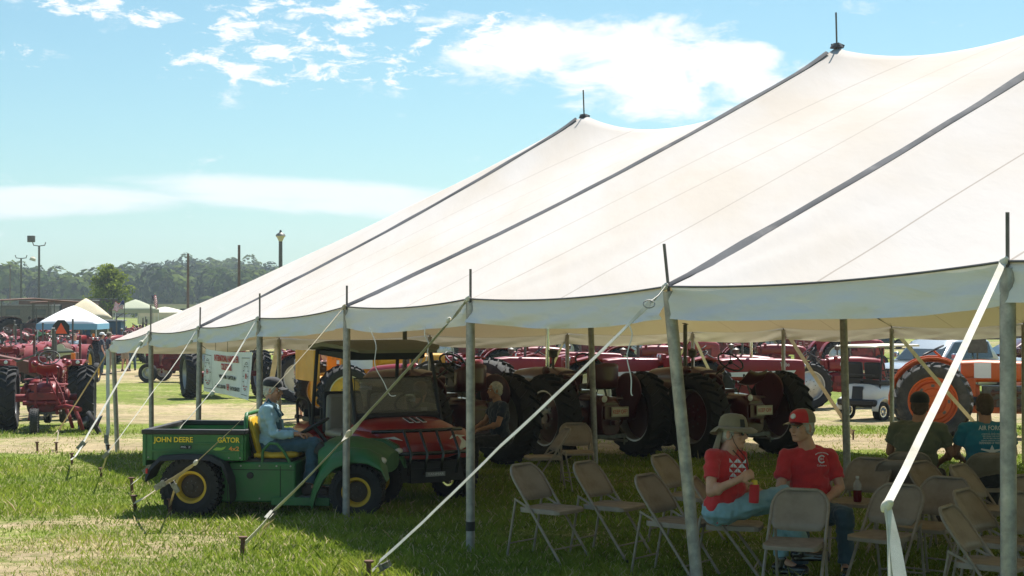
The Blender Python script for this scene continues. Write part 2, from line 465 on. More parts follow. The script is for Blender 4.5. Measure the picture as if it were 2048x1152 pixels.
gc = N.new('ShaderNodeValToRGB'); L.new(gm('ADD', gm('MULTIPLY', fine, .5), gm('MULTIPLY', vf, .5)), gc.inputs[0])
gc.color_ramp.elements[0].position = .32; gc.color_ramp.elements[0].color = (.07, .105, .016, 1)
gc.color_ramp.elements[1].position = .66; gc.color_ramp.elements[1].color = (.27, .32, .05, 1)
dc = N.new('ShaderNodeValToRGB'); L.new(gm('ADD', gm('MULTIPLY', fine, .4), gm('MULTIPLY', vf, .6)), dc.inputs[0])
dc.color_ramp.elements[0].position = .3; dc.color_ramp.elements[0].color = (.24, .17, .09, 1)
dc.color_ramp.elements[1].position = .68; dc.color_ramp.elements[1].color = (.56, .45, .27, 1)
mx = N.new('ShaderNodeMixRGB'); L.new(mr.outputs[0], mx.inputs[0]); L.new(gc.outputs[0], mx.inputs[1]); L.new(dc.outputs[0], mx.inputs[2])
vr = N.new('ShaderNodeMapRange'); L.new(gm('ADD', gm('MULTIPLY', gnoise(1.6, 7, .7, (.6, 1, 1)), .6), gm('MULTIPLY', gnoise(.25, 6, .65), .4)), vr.inputs[0]); vr.inputs[1].default_value = .36; vr.inputs[2].default_value = .62; vr.inputs[3].default_value = .62; vr.inputs[4].default_value = 1.22
m2 = N.new('ShaderNodeMixRGB'); m2.blend_type = 'MULTIPLY'; m2.inputs[0].default_value = 1; L.new(mx.outputs[0], m2.inputs[1]); L.new(vr.outputs[0], m2.inputs[2])
L.new(m2.outputs[0], pb.inputs['Base Color'])
bp = N.new('ShaderNodeBump'); bp.inputs['Strength'].default_value = .8; bp.inputs['Distance'].default_value = .05
L.new(gm('ADD', fine, gm('MULTIPLY', vf, .6)), bp.inputs['Height']); L.new(bp.outputs[0], pb.inputs['Normal'])

ys = np.concatenate([np.arange(-30, 3, 3), np.arange(3, 60, .5), np.arange(60, 160, 4), np.array([180, 220, 280, 350, 450, 700, 1200, 3000.])])
xs_ = np.concatenate([np.array([-3000, -1000, -500, -260, -150, -90, -60]), np.arange(-45, 46, 1.0), np.array([60, 90, 150, 260, 500, 1000, 3000.])])
vs = []
for y in ys:
    for x in xs_:
        z = G(y) + .022*mnoise.noise(Vector((x*.35, y*.35, 0)))*(1 if abs(x) < 50 and y < 160 else 0)
        vs.append((x, y, z))
nx_ = len(xs_); fs = [(j*nx_+i, j*nx_+i+1, (j+1)*nx_+i+1, (j+1)*nx_+i) for j in range(len(ys)-1) for i in range(nx_-1)]
me = bpy.data.meshes.new('ground'); me.from_pydata(vs, [], fs); me.materials.append(g)
me.polygons.foreach_set('use_smooth', [True]*len(fs))
tag(put('ground', me), 'grass field worn to dry straw along the walkways', kind='structure')

# ------------------------------------------------------------------ leaf / blade meshes from numpy
def np_mesh(name, verts, faces_n, material, tone=None):
    """verts (n*k,3), k verts per face in order"""
    me = bpy.data.meshes.new(name); k = faces_n; nv = len(verts); nf = nv//k
    me.vertices.add(nv); me.vertices.foreach_set('co', verts.astype(np.float32).ravel())
    me.loops.add(nv); me.loops.foreach_set('vertex_index', np.arange(nv, dtype=np.int32))
    me.polygons.add(nf); me.polygons.foreach_set('loop_start', np.arange(0, nv, k, dtype=np.int32))
    me.polygons.foreach_set('loop_total', np.full(nf, k, dtype=np.int32))
    me.materials.append(material)
    if tone is not None:
        at = me.attributes.new('tone', 'FLOAT', 'POINT'); at.data.foreach_set('value', np.repeat(tone, k).astype(np.float32))
    me.update(calc_edges=True)
    return me
def leafmat(name, dark, light, trans=.25, rough=.6):
    m = bpy.data.materials.new(name); m.use_nodes = True; N, L = m.node_tree.nodes, m.node_tree.links
    for n in list(N): N.remove(n)
    out = N.new('ShaderNodeOutputMaterial'); at = N.new('ShaderNodeAttribute'); at.attribute_name = 'tone'
    cr = N.new('ShaderNodeValToRGB'); L.new(at.outputs['Fac'], cr.inputs[0])
    cr.color_ramp.elements[0].color = (*dark, 1); cr.color_ramp.elements[1].color = (*light, 1)
    d = N.new('ShaderNodeBsdfDiffuse'); t = N.new('ShaderNodeBsdfTranslucent'); L.new(cr.outputs[0], d.inputs[0]); L.new(cr.outputs[0], t.inputs[0])
    mx = N.new('ShaderNodeMixShader'); mx.inputs[0].default_value = trans; L.new(d.outputs[0], mx.inputs[1]); L.new(t.outputs[0], mx.inputs[2])
    L.new(mx.outputs[0], out.inputs[0])
    return m, cr
rng = np.random.default_rng(7)
# grass blades on the near field
NB = 470000
u1 = rng.random(NB)
Yb = 8.6/(1 - u1*(1-8.6/36.0))          # density falls as 1/Y^2 on the plane
Xb = (rng.random(NB)*2-1)*(.345*Yb+2.2)
keep = (Yb > 8.6)
Xb, Yb = Xb[keep], Yb[keep]
dr = np.array([dryness(x, y) for x, y in zip(Xb, Yb)])
pn = np.array([mnoise.noise(Vector((x*.9, y*.9, 3.1)))+.5*mnoise.noise(Vector((x*3.1, y*3.1, 1.1))) for x, y in zip(Xb, Yb)])
keep = rng.random(len(Xb)) > np.clip(dr*.9 - pn*.5 + .02, 0, .93)
Xb, Yb, dr, pn = Xb[keep], Yb[keep], dr[keep], pn[keep]
n = len(Xb)
Zb = np.interp(Yb, _gy, _gz)-.006
h = (.030 + .045*rng.random(n)**1.6)*np.clip(1+pn*.8, .5, 1.9)*np.where(rng.random(n) < .03, 1.9, 1)*(1-.45*dr)
w = (.0022+.0018*rng.random(n))*(1+Yb/22)
az = rng.random(n)*2*PI; lean = (.25+rng.random(n)*.9)*h; la = rng.random(n)*2*PI
dx, dy = np.cos(az)*w, np.sin(az)*w
base = np.stack([Xb, Yb, Zb], 1)
mid = base + np.stack([np.cos(la)*lean*.35, np.sin(la)*lean*.35, h*.6], 1)
tip = base + np.stack([np.cos(la)*lean, np.sin(la)*lean, h], 1)
wv = np.stack([dx, dy, np.zeros(n)], 1)
quad = np.stack([base-wv, base+wv, mid+wv*.8, tip, mid-wv*.8], 1).reshape(-1, 3)
tone = np.clip(.38+.3*pn+.25*(rng.random(n)-.5), 0, .74)
straw = rng.random(n) < (.10+.42*dr)
tone = np.where(straw, .84+.16*rng.random(n), tone)
Mgb, crb = leafmat('grass_blades', (.06, .11, .014), (.75, .65, .38), .35)
e = crb.color_ramp.elements.new(.40); e.color = (.25, .34, .04, 1)
e = crb.color_ramp.elements.new(.74); e.color = (.47, .50, .09, 1)
e = crb.color_ramp.elements.new(.84); e.color = (.56, .47, .25, 1)
tag(put('grass_blades', np_mesh('grass_blades', quad, 5, Mgb, tone)), 'short mown grass blades over the near field', kind='stuff')

# ------------------------------------------------------------------ far wooded hills
def ridge(u):
    """height above the camera over distance, as a tangent, along direction u = X/Y"""
    px = 1024 + 3200*u
    return (HY - np.interp(px, [-900, -300, 0, 60, 130, 200, 235, 300, 420, 600, 900, 1400, 2400, 3400], [505, 512, 531, 526, 551, 548, 524, 519, 514, 521, 530, 545, 560, 555]))/3200
hx = np.arange(-420, 420, 12.0); hy = np.arange(330, 800, 14.0)
hv = []
def hill_z(x, y):
    r = ridge(x/y)
    top = 2.0 + r*600 - 12.5
    t = min(1, max(0, (y-372)/235)); t = t*t*(3-2*t)
    back = max(0, (y-640)/200)
    return -1.06 + (top+1)*t - 6*back + 2.5*mnoise.noise(Vector((x*.012, y*.02, 0)))*t
for y in hy:
    for x in hx: hv.append((x, y, hill_z(x, y)))
k = len(hx); hf = [(j*k+i, j*k+i+1, (j+1)*k+i+1, (j+1)*k+i) for j in range(len(hy)-1) for i in range(k-1)]
M_hill = mat('forest_floor', (.05, .065, .025), .95, var=.3, vscale=.05)
me = bpy.data.meshes.new('hills'); me.from_pydata(hv, [], hf); me.materials.append(M_hill); me.polygons.foreach_set('use_smooth', [True]*len(hf))
tag(put('hills', me), 'low wooded hills beyond the show field', kind='structure')
Mfo, crf = leafmat('forest_leaves', (.022, .048, .012), (.14, .18, .042), .2)
rv, rt = [], []
fr = random.Random(5)
y = 372.0
while y < 606:
    x = -.40*y
    while x < .37*y:
        cx, cy = x+fr.uniform(-3, 3), y+fr.uniform(-5, 5); cr_ = fr.uniform(2.6, 5.8); chh = cr_*fr.uniform(.85, 1.3)
        cz = hill_z(cx, cy) + chh*.75+fr.uniform(0, 2.2)
        nq = 150 if x < .12*y else 50; d = rng.normal(size=(nq, 3)); d /= np.linalg.norm(d, axis=1)[:, None]
        d[:, 1] = -np.abs(d[:, 1])*.8 - .0; d[:, 2] = np.where(d[:, 2] < -.75, -d[:, 2], d[:, 2])
        lump = 1 + .13*np.sin(d[:, 0]*5+cx)*np.cos(d[:, 2]*6+cy)
        rad = (.86+.10*rng.random(nq))*lump
        c = np.array([cx, cy, cz]) + d*rad[:, None]*np.array([cr_, cr_, chh])
        s_ = (.55+.45*rng.random(nq))
        nn = d + rng.normal(size=(nq, 3))*.2; nn /= np.linalg.norm(nn, axis=1)[:, None]
        a = np.cross(nn, rng.normal(size=(nq, 3))); a /= np.linalg.norm(a, axis=1)[:, None]; b = np.cross(nn, a)
        a *= s_[:, None]; b *= (s_*.8)[:, None]
        rv.append(np.stack([c-a, c-b, c+a, c+b], 1).reshape(-1, 3))
        rt.append(np.clip(fr.uniform(.05, .85)+.3*(rng.random(nq)-.5)+.18*d[:, 2]*0, 0, 1))
        x += fr.uniform(4.8, 7.5)
    y += 6.5 if y < 520 else 9
tag(put('forest', np_mesh('forest', np.concatenate(rv), 4, Mfo, np.concatenate(rt))), 'dense summer wood covering the hills', kind='stuff')

# ------------------------------------------------------------------ the single tree
def leafy_tree(px, Y, h, cw, label):
    b = gp(px, Y)
    root = empty('tree', b, 0, label, 'tree')
    bark = mat('bark', (.07, .055, .04), .9, var=.3, vscale=5, bump=.5, bscale=20)
    mb = MB(); rr = random.Random(3)
    mb.tube([(0, 0, -.1), (.05, 0, h*.3), (0, .05, h*.6), (.05, 0, h*.92)], [.22, .17, .09, .02], n=8)
    tips = []
    for i in range(16):
        z = h*(.22+.62*i/16); a = i*2.4; r = cw*.5*(1-.55*((z/h)-.25)/.75)
        p = Vector((math.cos(a)*r*.8, math.sin(a)*r*.8, z+r*.45)); tips.append((p, r*.42))
        mb.tube([(0, 0, z-.2), p*.5+Vector((0, 0, z*.5+.02)), p], [.06, .04, .015], n=5)
    mb.build('trunk', bark, root)
    vv, tt = [], []
    cl = [(p, r) for p, r in tips]+[(Vector((math.cos(k*1.9)*cw*.12, math.sin(k*1.9)*cw*.12, h*(.45+.55*k/9))), cw*.16) for k in range(9)]
    for _ in range(34):
        t = rr.random(); z = h*(.24+.76*t); r = cw*.5*(1-t)**.85*rr.uniform(.35, 1.08); a = rr.uniform(0, 2*PI)
        cl.append((Vector((math.cos(a)*r, math.sin(a)*r, z)), cw*rr.uniform(.06, .11)))
    for p, r in cl:
        nq = 120; d = rng.normal(size=(nq, 3)); d /= np.linalg.norm(d, axis=1)[:, None]
        c = np.array(p)+d*(rng.random(nq)**.5)[:, None]*r*np.array([1.1, 1.1, .75])
        s_ = .10+.10*rng.random(nq)
        nn = d*.5+rng.normal(size=(nq, 3)); nn /= np.linalg.norm(nn, axis=1)[:, None]
        a = np.cross(nn, rng.normal(size=(nq, 3))); a /= np.linalg.norm(a, axis=1)[:, None]; bb = np.cross(nn, a)
        a *= s_[:, None]; bb *= (s_*.6)[:, None]
        vv.append(np.stack([c-a, c-bb, c+a, c+bb], 1).reshape(-1, 3)); tt.append(np.clip(rr.uniform(.2, .7)+.5*(rng.random(nq)-.5), 0, 1))
    Mt, _c = leafmat('tree_leaves', (.06, .095, .015), (.38, .44, .07), .45)
    put('crown', np_mesh('crown', np.concatenate(vv), 4, Mt, np.concatenate(tt)), root)
leafy_tree(221, 150, 6.7, 4.6, 'young bushy green tree standing behind the canopies at left')
# ------------------------------------------------------------------ the big pole tent
TU = Vector((.4604, -.8877, 0)); TV = Vector((.8877, .4604, 0))
T0 = Vector((-4.30-6.1*.4604, 21.9+6.1*.8877, 0))
def tp(a, b, z=0):
    """tent coordinates: a along the near side from the far left corner, b across"""
    p = T0 + TU*a + TV*b
    if a < 6.1: p.x += .30*(1-a/6.1)*(1-b/12.2)
    p.x += float(np.interp(a, [3.05, 6.1, 9.15, 12.2, 15.25, 18.3, 21.35, 24.4], [0, .03, -.13, -.21, -.27, -.235, -.13, 0]))*max(0, 1-b/6.1)
    p.z = z; return p
BL, BW = 30.5, 12.2
ev_a = [0, 3.05, 6.1, 9.15, 12.2, 15.25, 18.3, 21.35, 24.4, 27.45, 30.5]
ev_z = [-.60, -.42, -.31, -.16, -.02, .05, .125, .225, .32, .36, .40]
pk_a = [6.1, 12.2, 18.3, 24.4]; pk_z = [2.90, 3.06, 3.52, 3.7]
def eave_z(a, b):
    z = float(np.interp(a, ev_a, ev_z))
    if b > 6.1: z = z*.6 - .19       # the far side hangs a little lower
    k = (a % 3.05)/3.05; sag = .045*4*k*(1-k)
    if 0 < b < BW and (a < .01): k = (b % 3.05)/3.05; sag = .06*4*k*(1-k)
    return 2.0 + z - sag
D = .1525; NA, NBb = int(round(BL/D))+1, int(round(BW/D))+1
A_, B_ = np.meshgrid(np.arange(NA)*D, np.arange(NBb)*D, indexing='ij')
Z = np.zeros((NA, NBb)); fix = np.zeros_like(Z, bool)
for i in range(NA):
    a = i*D
    Z[i, 0] = eave_z(a, 0); Z[i, -1] = eave_z(a, BW); fix[i, 0] = fix[i, -1] = True
for j in range(NBb):
    b = j*D; e0 = eave_z(0, 0)*(1-b/BW)+eave_z(0, BW)*b/BW; k = (b % 3.05)/3.05
    Z[0, j] = e0 - .06*4*k*(1-k); fix[0, j] = True
    e1 = eave_z(BL, 0); Z[-1, j] = e1 + (1.6*(1-abs(b-6.1)/6.1)); fix[-1, j] = True
mid = NBb//2
for a, z in zip(pk_a, pk_z):
    i = int(round(a/D))
    for j in range(NBb):
        t = 1-abs(j-mid)/mid
        e = Z[i, 0] if j <= mid else Z[i, -1]
        Z[i, j] = e + (2+z-e)*t - .115*4*t*(1-t)*(1-.25*t) + .05*math.exp(-((1-t)/.05)**2)
        fix[i, j] = True
for k in range(3):
    ia, ib = int(round(pk_a[k]/D)), int(round(pk_a[k+1]/D)); za, zb_ = Z[ia, mid], Z[ib, mid]
    for i in range(ia+1, ib):
        t = (i-ia)/(ib-ia); Z[i, mid] = za+(zb_-za)*t - .44*4*t*(1-t) - .10*math.sin(PI*t)**.5; fix[i, mid] = True
# hip seams of the end bay, peak to the two corners, and peak to the end poles
i0 = int(round(6.1/D))
for bt in (0, 6.1, 12.2):
    for s_ in range(i0+1):
        t = s_/i0; jj = int(round((bt+(6.1-bt)*t)/D)); base_ = Z[0, int(round(bt/D))]
        zt = base_ + (2+pk_z[0]-base_)*t - .13*4*t*(1-t)
        Z[s_, jj] = zt; fix[s_, jj] = True
Z[~fix] = 3.6
for it in range(2600):
    Zn = Z.copy()
    Zn[1:-1, 1:-1] = .17*(Z[:-2, 1:-1]+Z[2:, 1:-1]) + .33*(Z[1:-1, :-2]+Z[1:-1, 2:])
    Z = np.where(fix, Z, Zn)
for pa_ in ev_a:        # folds that fan out from every eave pole
    dx_, dy_ = A_-pa_, B_+.12; rr_ = np.hypot(dx_, dy_); an_ = np.arctan2(dx_, dy_)
    Z = Z + .020*np.sin(an_*9+pa_)*np.exp(-rr_/.9)*np.minimum(1, rr_/.4)*(B_ > .01)
Z = Z + .006*np.sin(A_*2.1+B_*.8)*np.sin(B_*.9)
Tz = bpy.data.materials.new('canvas'); Tz.use_nodes = True
N, L = Tz.node_tree.nodes, Tz.node_tree.links
for n in list(N): N.remove(n)
out = N.new('ShaderNodeOutputMaterial'); df = N.new('ShaderNodeBsdfDiffuse'); tr = N.new('ShaderNodeBsdfTranslucent')
uv = N.new('ShaderNodeUVMap'); sp = N.new('ShaderNodeSeparateXYZ'); L.new(uv.outputs[0], sp.inputs[0])
tcn = N.new('ShaderNodeTexCoord')
mm = N.new('ShaderNodeMath'); mm.operation = 'PINGPONG'; L.new(sp.outputs[0], mm.inputs[0]); mm.inputs[1].default_value = .7625
ml = N.new('ShaderNodeMapRange'); L.new(mm.outputs[0], ml.inputs[0]); ml.inputs[1].default_value = .016; ml.inputs[2].default_value = .010; ml.inputs[4].default_value = .8
nz = N.new('ShaderNodeTexNoise'); nz.inputs['Scale'].default_value = .45; nz.inputs['Detail'].default_value = 6
mpg = N.new('ShaderNodeMapping'); L.new(tcn.outputs['Object'], mpg.inputs[0]); mpg.inputs['Rotation'].default_value = (0, 0, R(-62)); mpg.inputs['Scale'].default_value = (2.2, .5, .5)
L.new(mpg.outputs[0], nz.inputs['Vector'])
cr = N.new('ShaderNodeValToRGB'); L.new(nz.outputs[0], cr.inputs[0])
cr.color_ramp.elements[0].position = .35; cr.color_ramp.elements[0].color = (.565, .505, .445, 1)
cr.color_ramp.elements[1].position = .6; cr.color_ramp.elements[1].color = (.59, .55, .52, 1)
dk = N.new('ShaderNodeMixRGB'); L.new(ml.outputs[0], dk.inputs[0]); L.new(cr.outputs[0], dk.inputs[1]); dk.inputs[2].default_value = (.36, .31, .27, 1)
L.new(dk.outputs[0], df.inputs[0]); tr.inputs[0].default_value = (.60, .46, .25, 1)
ms = N.new('ShaderNodeMixShader'); ms.inputs[0].default_value = .085; L.new(df.outputs[0], ms.inputs[1]); L.new(tr.outputs[0], ms.inputs[2]); L.new(ms.outputs[0], out.inputs[0])
n2 = N.new('ShaderNodeTexNoise'); n2.inputs['Scale'].default_value = 3.0; n2.inputs['Detail'].default_value = 5; L.new(mpg.outputs[0], n2.inputs['Vector'])
bp = N.new('ShaderNodeBump'); bp.inputs['Strength'].default_value = .22; bp.inputs['Distance'].default_value = .03; L.new(n2.outputs[0], bp.inputs['Height'])
L.new(bp.outputs[0], df.inputs['Normal'])
Tv = bpy.data.materials.new('valance_canvas'); Tv.use_nodes = True
N, L = Tv.node_tree.nodes, Tv.node_tree.links
for n in list(N): N.remove(n)
out = N.new('ShaderNodeOutputMaterial'); df = N.new('ShaderNodeBsdfDiffuse'); tr = N.new('ShaderNodeBsdfTranslucent')
df.inputs[0].default_value = (.84, .82, .82, 1); tr.inputs[0].default_value = (.62, .54, .42, 1)
tcn = N.new('ShaderNodeTexCoord'); n2 = N.new('ShaderNodeTexNoise'); n2.inputs['Scale'].default_value = 2.6; n2.inputs['Detail'].default_value = 4; n2.inputs['Distortion'].default_value = .5
mpg = N.new('ShaderNodeMapping'); mpg.inputs['Scale'].default_value = (1, 1, 3.2); L.new(tcn.outputs['Object'], mpg.inputs[0]); L.new(mpg.outputs[0], n2.inputs['Vector'])
bp = N.new('ShaderNodeBump'); bp.inputs['Strength'].default_value = .55; bp.inputs['Distance'].default_value = .04; L.new(n2.outputs[0], bp.inputs['Height'])
L.new(bp.outputs[0], df.inputs['Normal'])
ms = N.new('ShaderNodeMixShader'); ms.inputs[0].default_value = .14; L.new(df.outputs[0], ms.inputs[1]); L.new(tr.outputs[0], ms.inputs[2]); L.new(ms.outputs[0], out.inputs[0])

tent = empty('pole_tent', tp(12.2, 6.1, G(19)), 0, 'huge cream canvas pole tent with peaked roof sheltering the folding chairs', 'tent')
tinv = -Vector(tent.location)
def canopy(i_a, i_b, name):
    vs, fs, uvs = [], [], []
    for i in range(i_a, i_b+1):
        for j in range(NBb):
            p = tp(i*D, j*D, Z[i, j]) + tinv; vs.append(p); uvs.append((i*D, j*D))
    for i in range(i_b-i_a):
        for j in range(NBb-1): fs.append((i*NBb+j, (i+1)*NBb+j, (i+1)*NBb+j+1, i*NBb+j+1))
    me = bpy.data.meshes.new(name); me.from_pydata(vs, [], fs); me.materials.append(Tz)
    me.polygons.foreach_set('use_smooth', [True]*len(fs))
    ul = me.uv_layers.new(name='UVMap'); ul.data.foreach_set('uv', [c for l in me.loops for c in uvs[l.vertex_index]])
    return put(name, me, tent)
cuts = [0]+[int(round(a/D)) for a in pk_a]+[NA-1]
for s_ in range(5): canopy(cuts[s_], cuts[s_+1], 'roof_section')
# lacing flaps over the section seams: a grey fold lying down the slope on the near and the far side
for a, pz in zip(pk_a, pk_z):
    i = int(round(a/D))
    for side in (0, 1):
        secs = []; rr = random.Random(int(a*10)+side)
        js = range(0, mid) if side == 0 else range(NBb-1, mid, -1)
        for k, j in enumerate(js):
            p = tp(a, j*D, Z[i, j]) + tinv
            t = k/len(js); wd = .045+.020*mnoise.noise(Vector((a, j*.23, side)))+.012*math.sin(j*.7) + (.03 if .03 < t < .12 else 0); wd *= min(1, .25+k*.4)
            hh = .035+.012*mnoise.noise(Vector((a+5, j*.31, side)))
            q = [p+TU*(-wd*.5)+Vector((0, 0, .004)), p+TU*(-wd*.3)+Vector((0, 0, hh)), p+TU*(wd*.25)+Vector((0, 0, hh*.8)), p+TU*(wd*.9)+Vector((0, 0, .006)), p+TU*(wd*.1)+Vector((0, 0, -.004))]
            secs.append(q)
        MB().loft(secs).build('lacing_flap', M_seam, tent, smooth=60)
# valance
def valance(f, n, drop, seed, name, hemvar=.02):
    """f(t)->top point (world) and outward dir"""
    rows = 7; vs, fs = [], []
    for i in range(n+1):
        t = i/n; p, o = f(t)
        dd = drop*(1+hemvar*8*mnoise.noise(Vector((i*.09, seed, 0))))
        pole_k = min((t*n*D) % 3.05, 3.05-(t*n*D) % 3.05)
        for r in range(rows+1):
            k = r/rows
            ed = min(i, n-i)/n*2; wv = .06*k*mnoise.noise(Vector((i*.30+k*3.0, seed+.6*k, 2))) + .020*k*math.sin(i*.9*(1.3-ed)+3*k+seed) + .018*math.sin(k*PI)*mnoise.noise(Vector((i*.35-k*3, seed, 7)))
            de = min(i, n-i)*D+.03; ang = math.atan2(k*drop, de); wv += .016*math.sin(ang*11+seed)*math.exp(-de/.7)
            flare = .03*k
            vs.append(p + o*(wv+flare) + Vector((0, 0, -dd*k)) + tinv)
    for i in range(n):
        for r in range(rows): a = i*(rows+1)+r; fs.append((a, a+rows+1, a+rows+2, a+1))
    me = bpy.data.meshes.new(name); me.from_pydata(vs, [], fs); me.materials.append(Tv); me.polygons.foreach_set('use_smooth', [True]*len(fs))
    return put(name, me, tent)
def near_f(a0, a1): return lambda t: (tp(a0+(a1-a0)*t, 0, float(np.interp(a0+(a1-a0)*t, np.arange(NA)*D, Z[:, 0]))), -TV)
for k in range(len(ev_a)-1):
    a0, a1 = ev_a[k], ev_a[k+1]
    gap0 = .05 if a0 in (6.1, 12.2, 18.3, 24.4) else 0; gap1 = -.05 if a1 in (6.1, 12.2, 18.3, 24.4) else 0
    valance(near_f(a0+gap0, a1+gap1), 20, .215 if a0 > 6 else .20, k*3.3, 'valance')
    valance((lambda a0, a1: lambda t: (tp(a0+(a1-a0)*t, BW, float(np.interp(a0+(a1-a0)*t, np.arange(NA)*D, Z[:, -1]))), TV))(a0, a1), 20, .20, 40+k*3.3, 'valance')
for k in range(4):
    valance((lambda b0: lambda t: (tp(0, b0+3.05*t, float(np.interp(b0+3.05*t, np.arange(NBb)*D, Z[0, :]))), -TU))(k*3.05), 20, .20, 80+k*3, 'valance')
# eave rope
for pts in ([tp(i*D, 0, Z[i, 0]+.004) + tinv - TV*.012 for i in range(NA)],):
    MB().tube(pts, .007, n=5).build('eave_rope', M_seam, tent)

# poles: every one a thing of its own
def pole(a, b, label, r=.038, lean=(0, 0), spike=.42, z=None, group='side poles of the tent', plate=False, tape=False, gdown=0):
    i, j = int(round(a/D)), int(round(b/D)); top = tp(a, b, Z[i, j]); gz = G(top.y)-gdown
    foot = Vector((top.x+lean[0], top.y+lean[1], gz))
    root = empty('tent_pole', foot, 0, label, 'tent pole', group)
    t = top-foot; d = t.normalized()
    MB().cyl((0, 0, -.02), t-d*.03, r, n=16).build('pole_tube', M_steel, root)
    if spike: MB().cyl(t-d*.05, t+d*spike, .011 if r < .05 else .015, n=8).build('spike', M_darksteel, root)
    if plate: MB().cyl((0, 0, .0), (0, 0, .012), .13, n=16).build('base_plate', M_steel, root)
    if tape: MB().cyl(d*.17, d*.25, r+.003, n=16).build('tape', M_black, root)
    return root
NP = {}
NP[0] = pole(0, 0, 'leftmost galvanized side pole under the far left corner of the tent', spike=0, lean=(.08, 0), r=.04)
NP[1] = pole(3.05, 0, 'side pole behind the left end of the green cargo bed', plate=True, lean=(.02, 0), spike=.42)
NP[2] = pole(6.1, 0, 'side pole holding the left edge of the white banner', lean=(-.03, 0), spike=.28)
NP[3] = pole(9.15, 0, 'side pole just above the driver in the black cap', lean=(0, 0), spike=.30)
NP[4] = pole(12.2, 0, 'side pole in front of the green utility vehicle front wheel', plate=True, lean=(.0, -.05), spike=.22)
NP[5] = pole(15.25, 0, 'side pole with black tape near its foot left of the folding chairs', tape=True, lean=(.0, 0), spike=.26)
NP[6] = pole(18.3, 0, 'tilted thick side pole left of the woman in the brimmed hat', lean=(.22, 0), spike=.30, r=.043)
NP[7] = pole(21.35, 0, 'thickest nearest side pole at the right edge of the view', lean=(0, 0), spike=.26, r=.042)
for a, nm in ((24.4, 'side pole just outside the view at right'), (27.45, 'side pole beside the camera outside the view')): pole(a, 0, nm)
for b, nm in ((3.05, 'end pole between the standing man in grey and the wide strap'), (6.1, 'end pole in front of the maroon tractor behind the red utility vehicle'), (9.15, 'end pole behind the steering wheel of the left keep off tractor'), (12.2, 'far corner pole of the tent above the right keep off tractor')):
    pole(0, b, nm, group='end poles of the tent', spike=.35)
for a, nm in ((3.05, 'far side pole left of the white golf cart'), (6.1, 'far side pole in front of the white golf cart'), (9.15, 'far side pole at the right edge beside the orange tractor'), (12.2, 'far side pole beyond the right edge'), (15.25, 'second far side pole beyond the right edge'), (18.3, 'third far side pole beyond the right edge')):
    pole(a, BW, nm, group='far side poles of the tent', spike=.35)
for k, (a, nm, ln) in enumerate(((6.1, 'slanting centre pole in front of the left keep off tractor', (.17, 0)), (12.2, 'dark centre pole right of the man in the red shirt', (.12, 0)), (18.3, 'centre pole beyond the right edge of the view', (0, 0)), (24.4, 'centre pole far beyond the right edge', (0, 0)))):
    pole(a, 6.1, nm, r=.046, spike=.42, group='centre poles of the tent', lean=ln)
    pt = tp(a, 6.1, Z[int(round(a/D)), mid]) + tinv
    mb = MB(); mb.lathe([(.0, .05), (.05, .045), (.07, .02), (.085, -.01)], pt, (0, 0, 1), n=14)
    for q in range(3): mb.box(pt+Vector((.06*math.cos(q*2.3), .06*math.sin(q*2.3), .02)), (.06, .04, .03), (0, .4, q*1.3))
    mb.build('peak_ring', M_seam, tent)

# straps, ratchets, stakes
def strip(pts, w, side=None, th=.003, twist=0):
    """flat webbing as a thin closed band"""
    mb = MB(); secs = []; pts = [Vector(p) for p in pts]; n = len(pts)
    for i, p in enumerate(pts):
        d = (pts[min(i+1, n-1)]-pts[max(i-1, 0)]).normalized()
        s0 = Vector(side) if side else Vector((1, 0, 0)); s0 = (s0-d*s0.dot(d)).normalized()
        s0 = Matrix.Rotation(twist*i/max(1, n-1), 3, d) @ s0
        nn = d.cross(s0); ww = w[i] if isinstance(w, (list, tuple)) else w
        secs.append([p-s0*ww/2-nn*th/2, p+s0*ww/2-nn*th/2, p+s0*ww/2+nn*th/2, p-s0*ww/2+nn*th/2])
    mb.loft(secs); return mb
def seg(p, q, n, sag=0, jitter=0, seed=0):
    return [p.lerp(q, i/n)+Vector((0, 0, -sag*4*(i/n)*(1-i/n)))+jitter*Vector((mnoise.noise(Vector((i*.7, seed, 0))), 0, mnoise.noise(Vector((i*.7, seed, 4))))) for i in range(n+1)]
stake_n = [0]
def stake(px, py, label, Y=None, tilt=0.0, h=.17):
    # py = ground line of the stake
    y = Y
    if y is None:
        lo, hi = 7.0, 60.0
        for _ in range(40):
            md = (lo+hi)/2
            if HY + FPX*(2.0-G(md))/md > py: lo = md
            else: hi = md
        y = lo
    b = gp(px, y)
    root = empty('tent_stake', b, 0, label, 'tent stake', 'rusty stakes of the guy straps')
    t = Vector((tilt*h, 0, h))
    MB().cyl(-t*.6, t, .016, .020, n=10).build('stake_shaft', M_rust, root)
    MB().cyl(t, t+Vector((0, 0, .018)), .036, .040, n=12).build('stake_head', M_rust, root, bevel=.004)
    return b, b+t*.62
def ratchet(parent, p, d, s=1.0):
    s *= .78
    p = Vector(p); d = Vector(d).normalized(); sd = Vector((1, 0, 0)); sd = (sd-d*sd.dot(d)).normalized(); nn = d.cross(sd); M = Matrix((d, sd, nn)).transposed()
    mb = MB()
    for k in (-1, 1): mb.box(p+sd*k*.026*s, (.13*s, .004, .038*s), M)
    mb.box(p+nn*.022*s+d*.02*s, (.12*s, .056*s, .006), M); mb.cyl(p-sd*.034*s-d*.01*s, p+sd*.034*s-d*.01*s, .012*s, n=10); mb.cyl(p-sd*.03*s+d*.055*s, p+sd*.03*s+d*.055*s, .007*s, n=8)
    mb.build('ratchet', mat('zinc_plated_steel', (.25, .25, .22), .4, metal=.7, dirt=(.1, .07, .04), dirt_amt=.7, dscale=30), parent, bevel=.002)
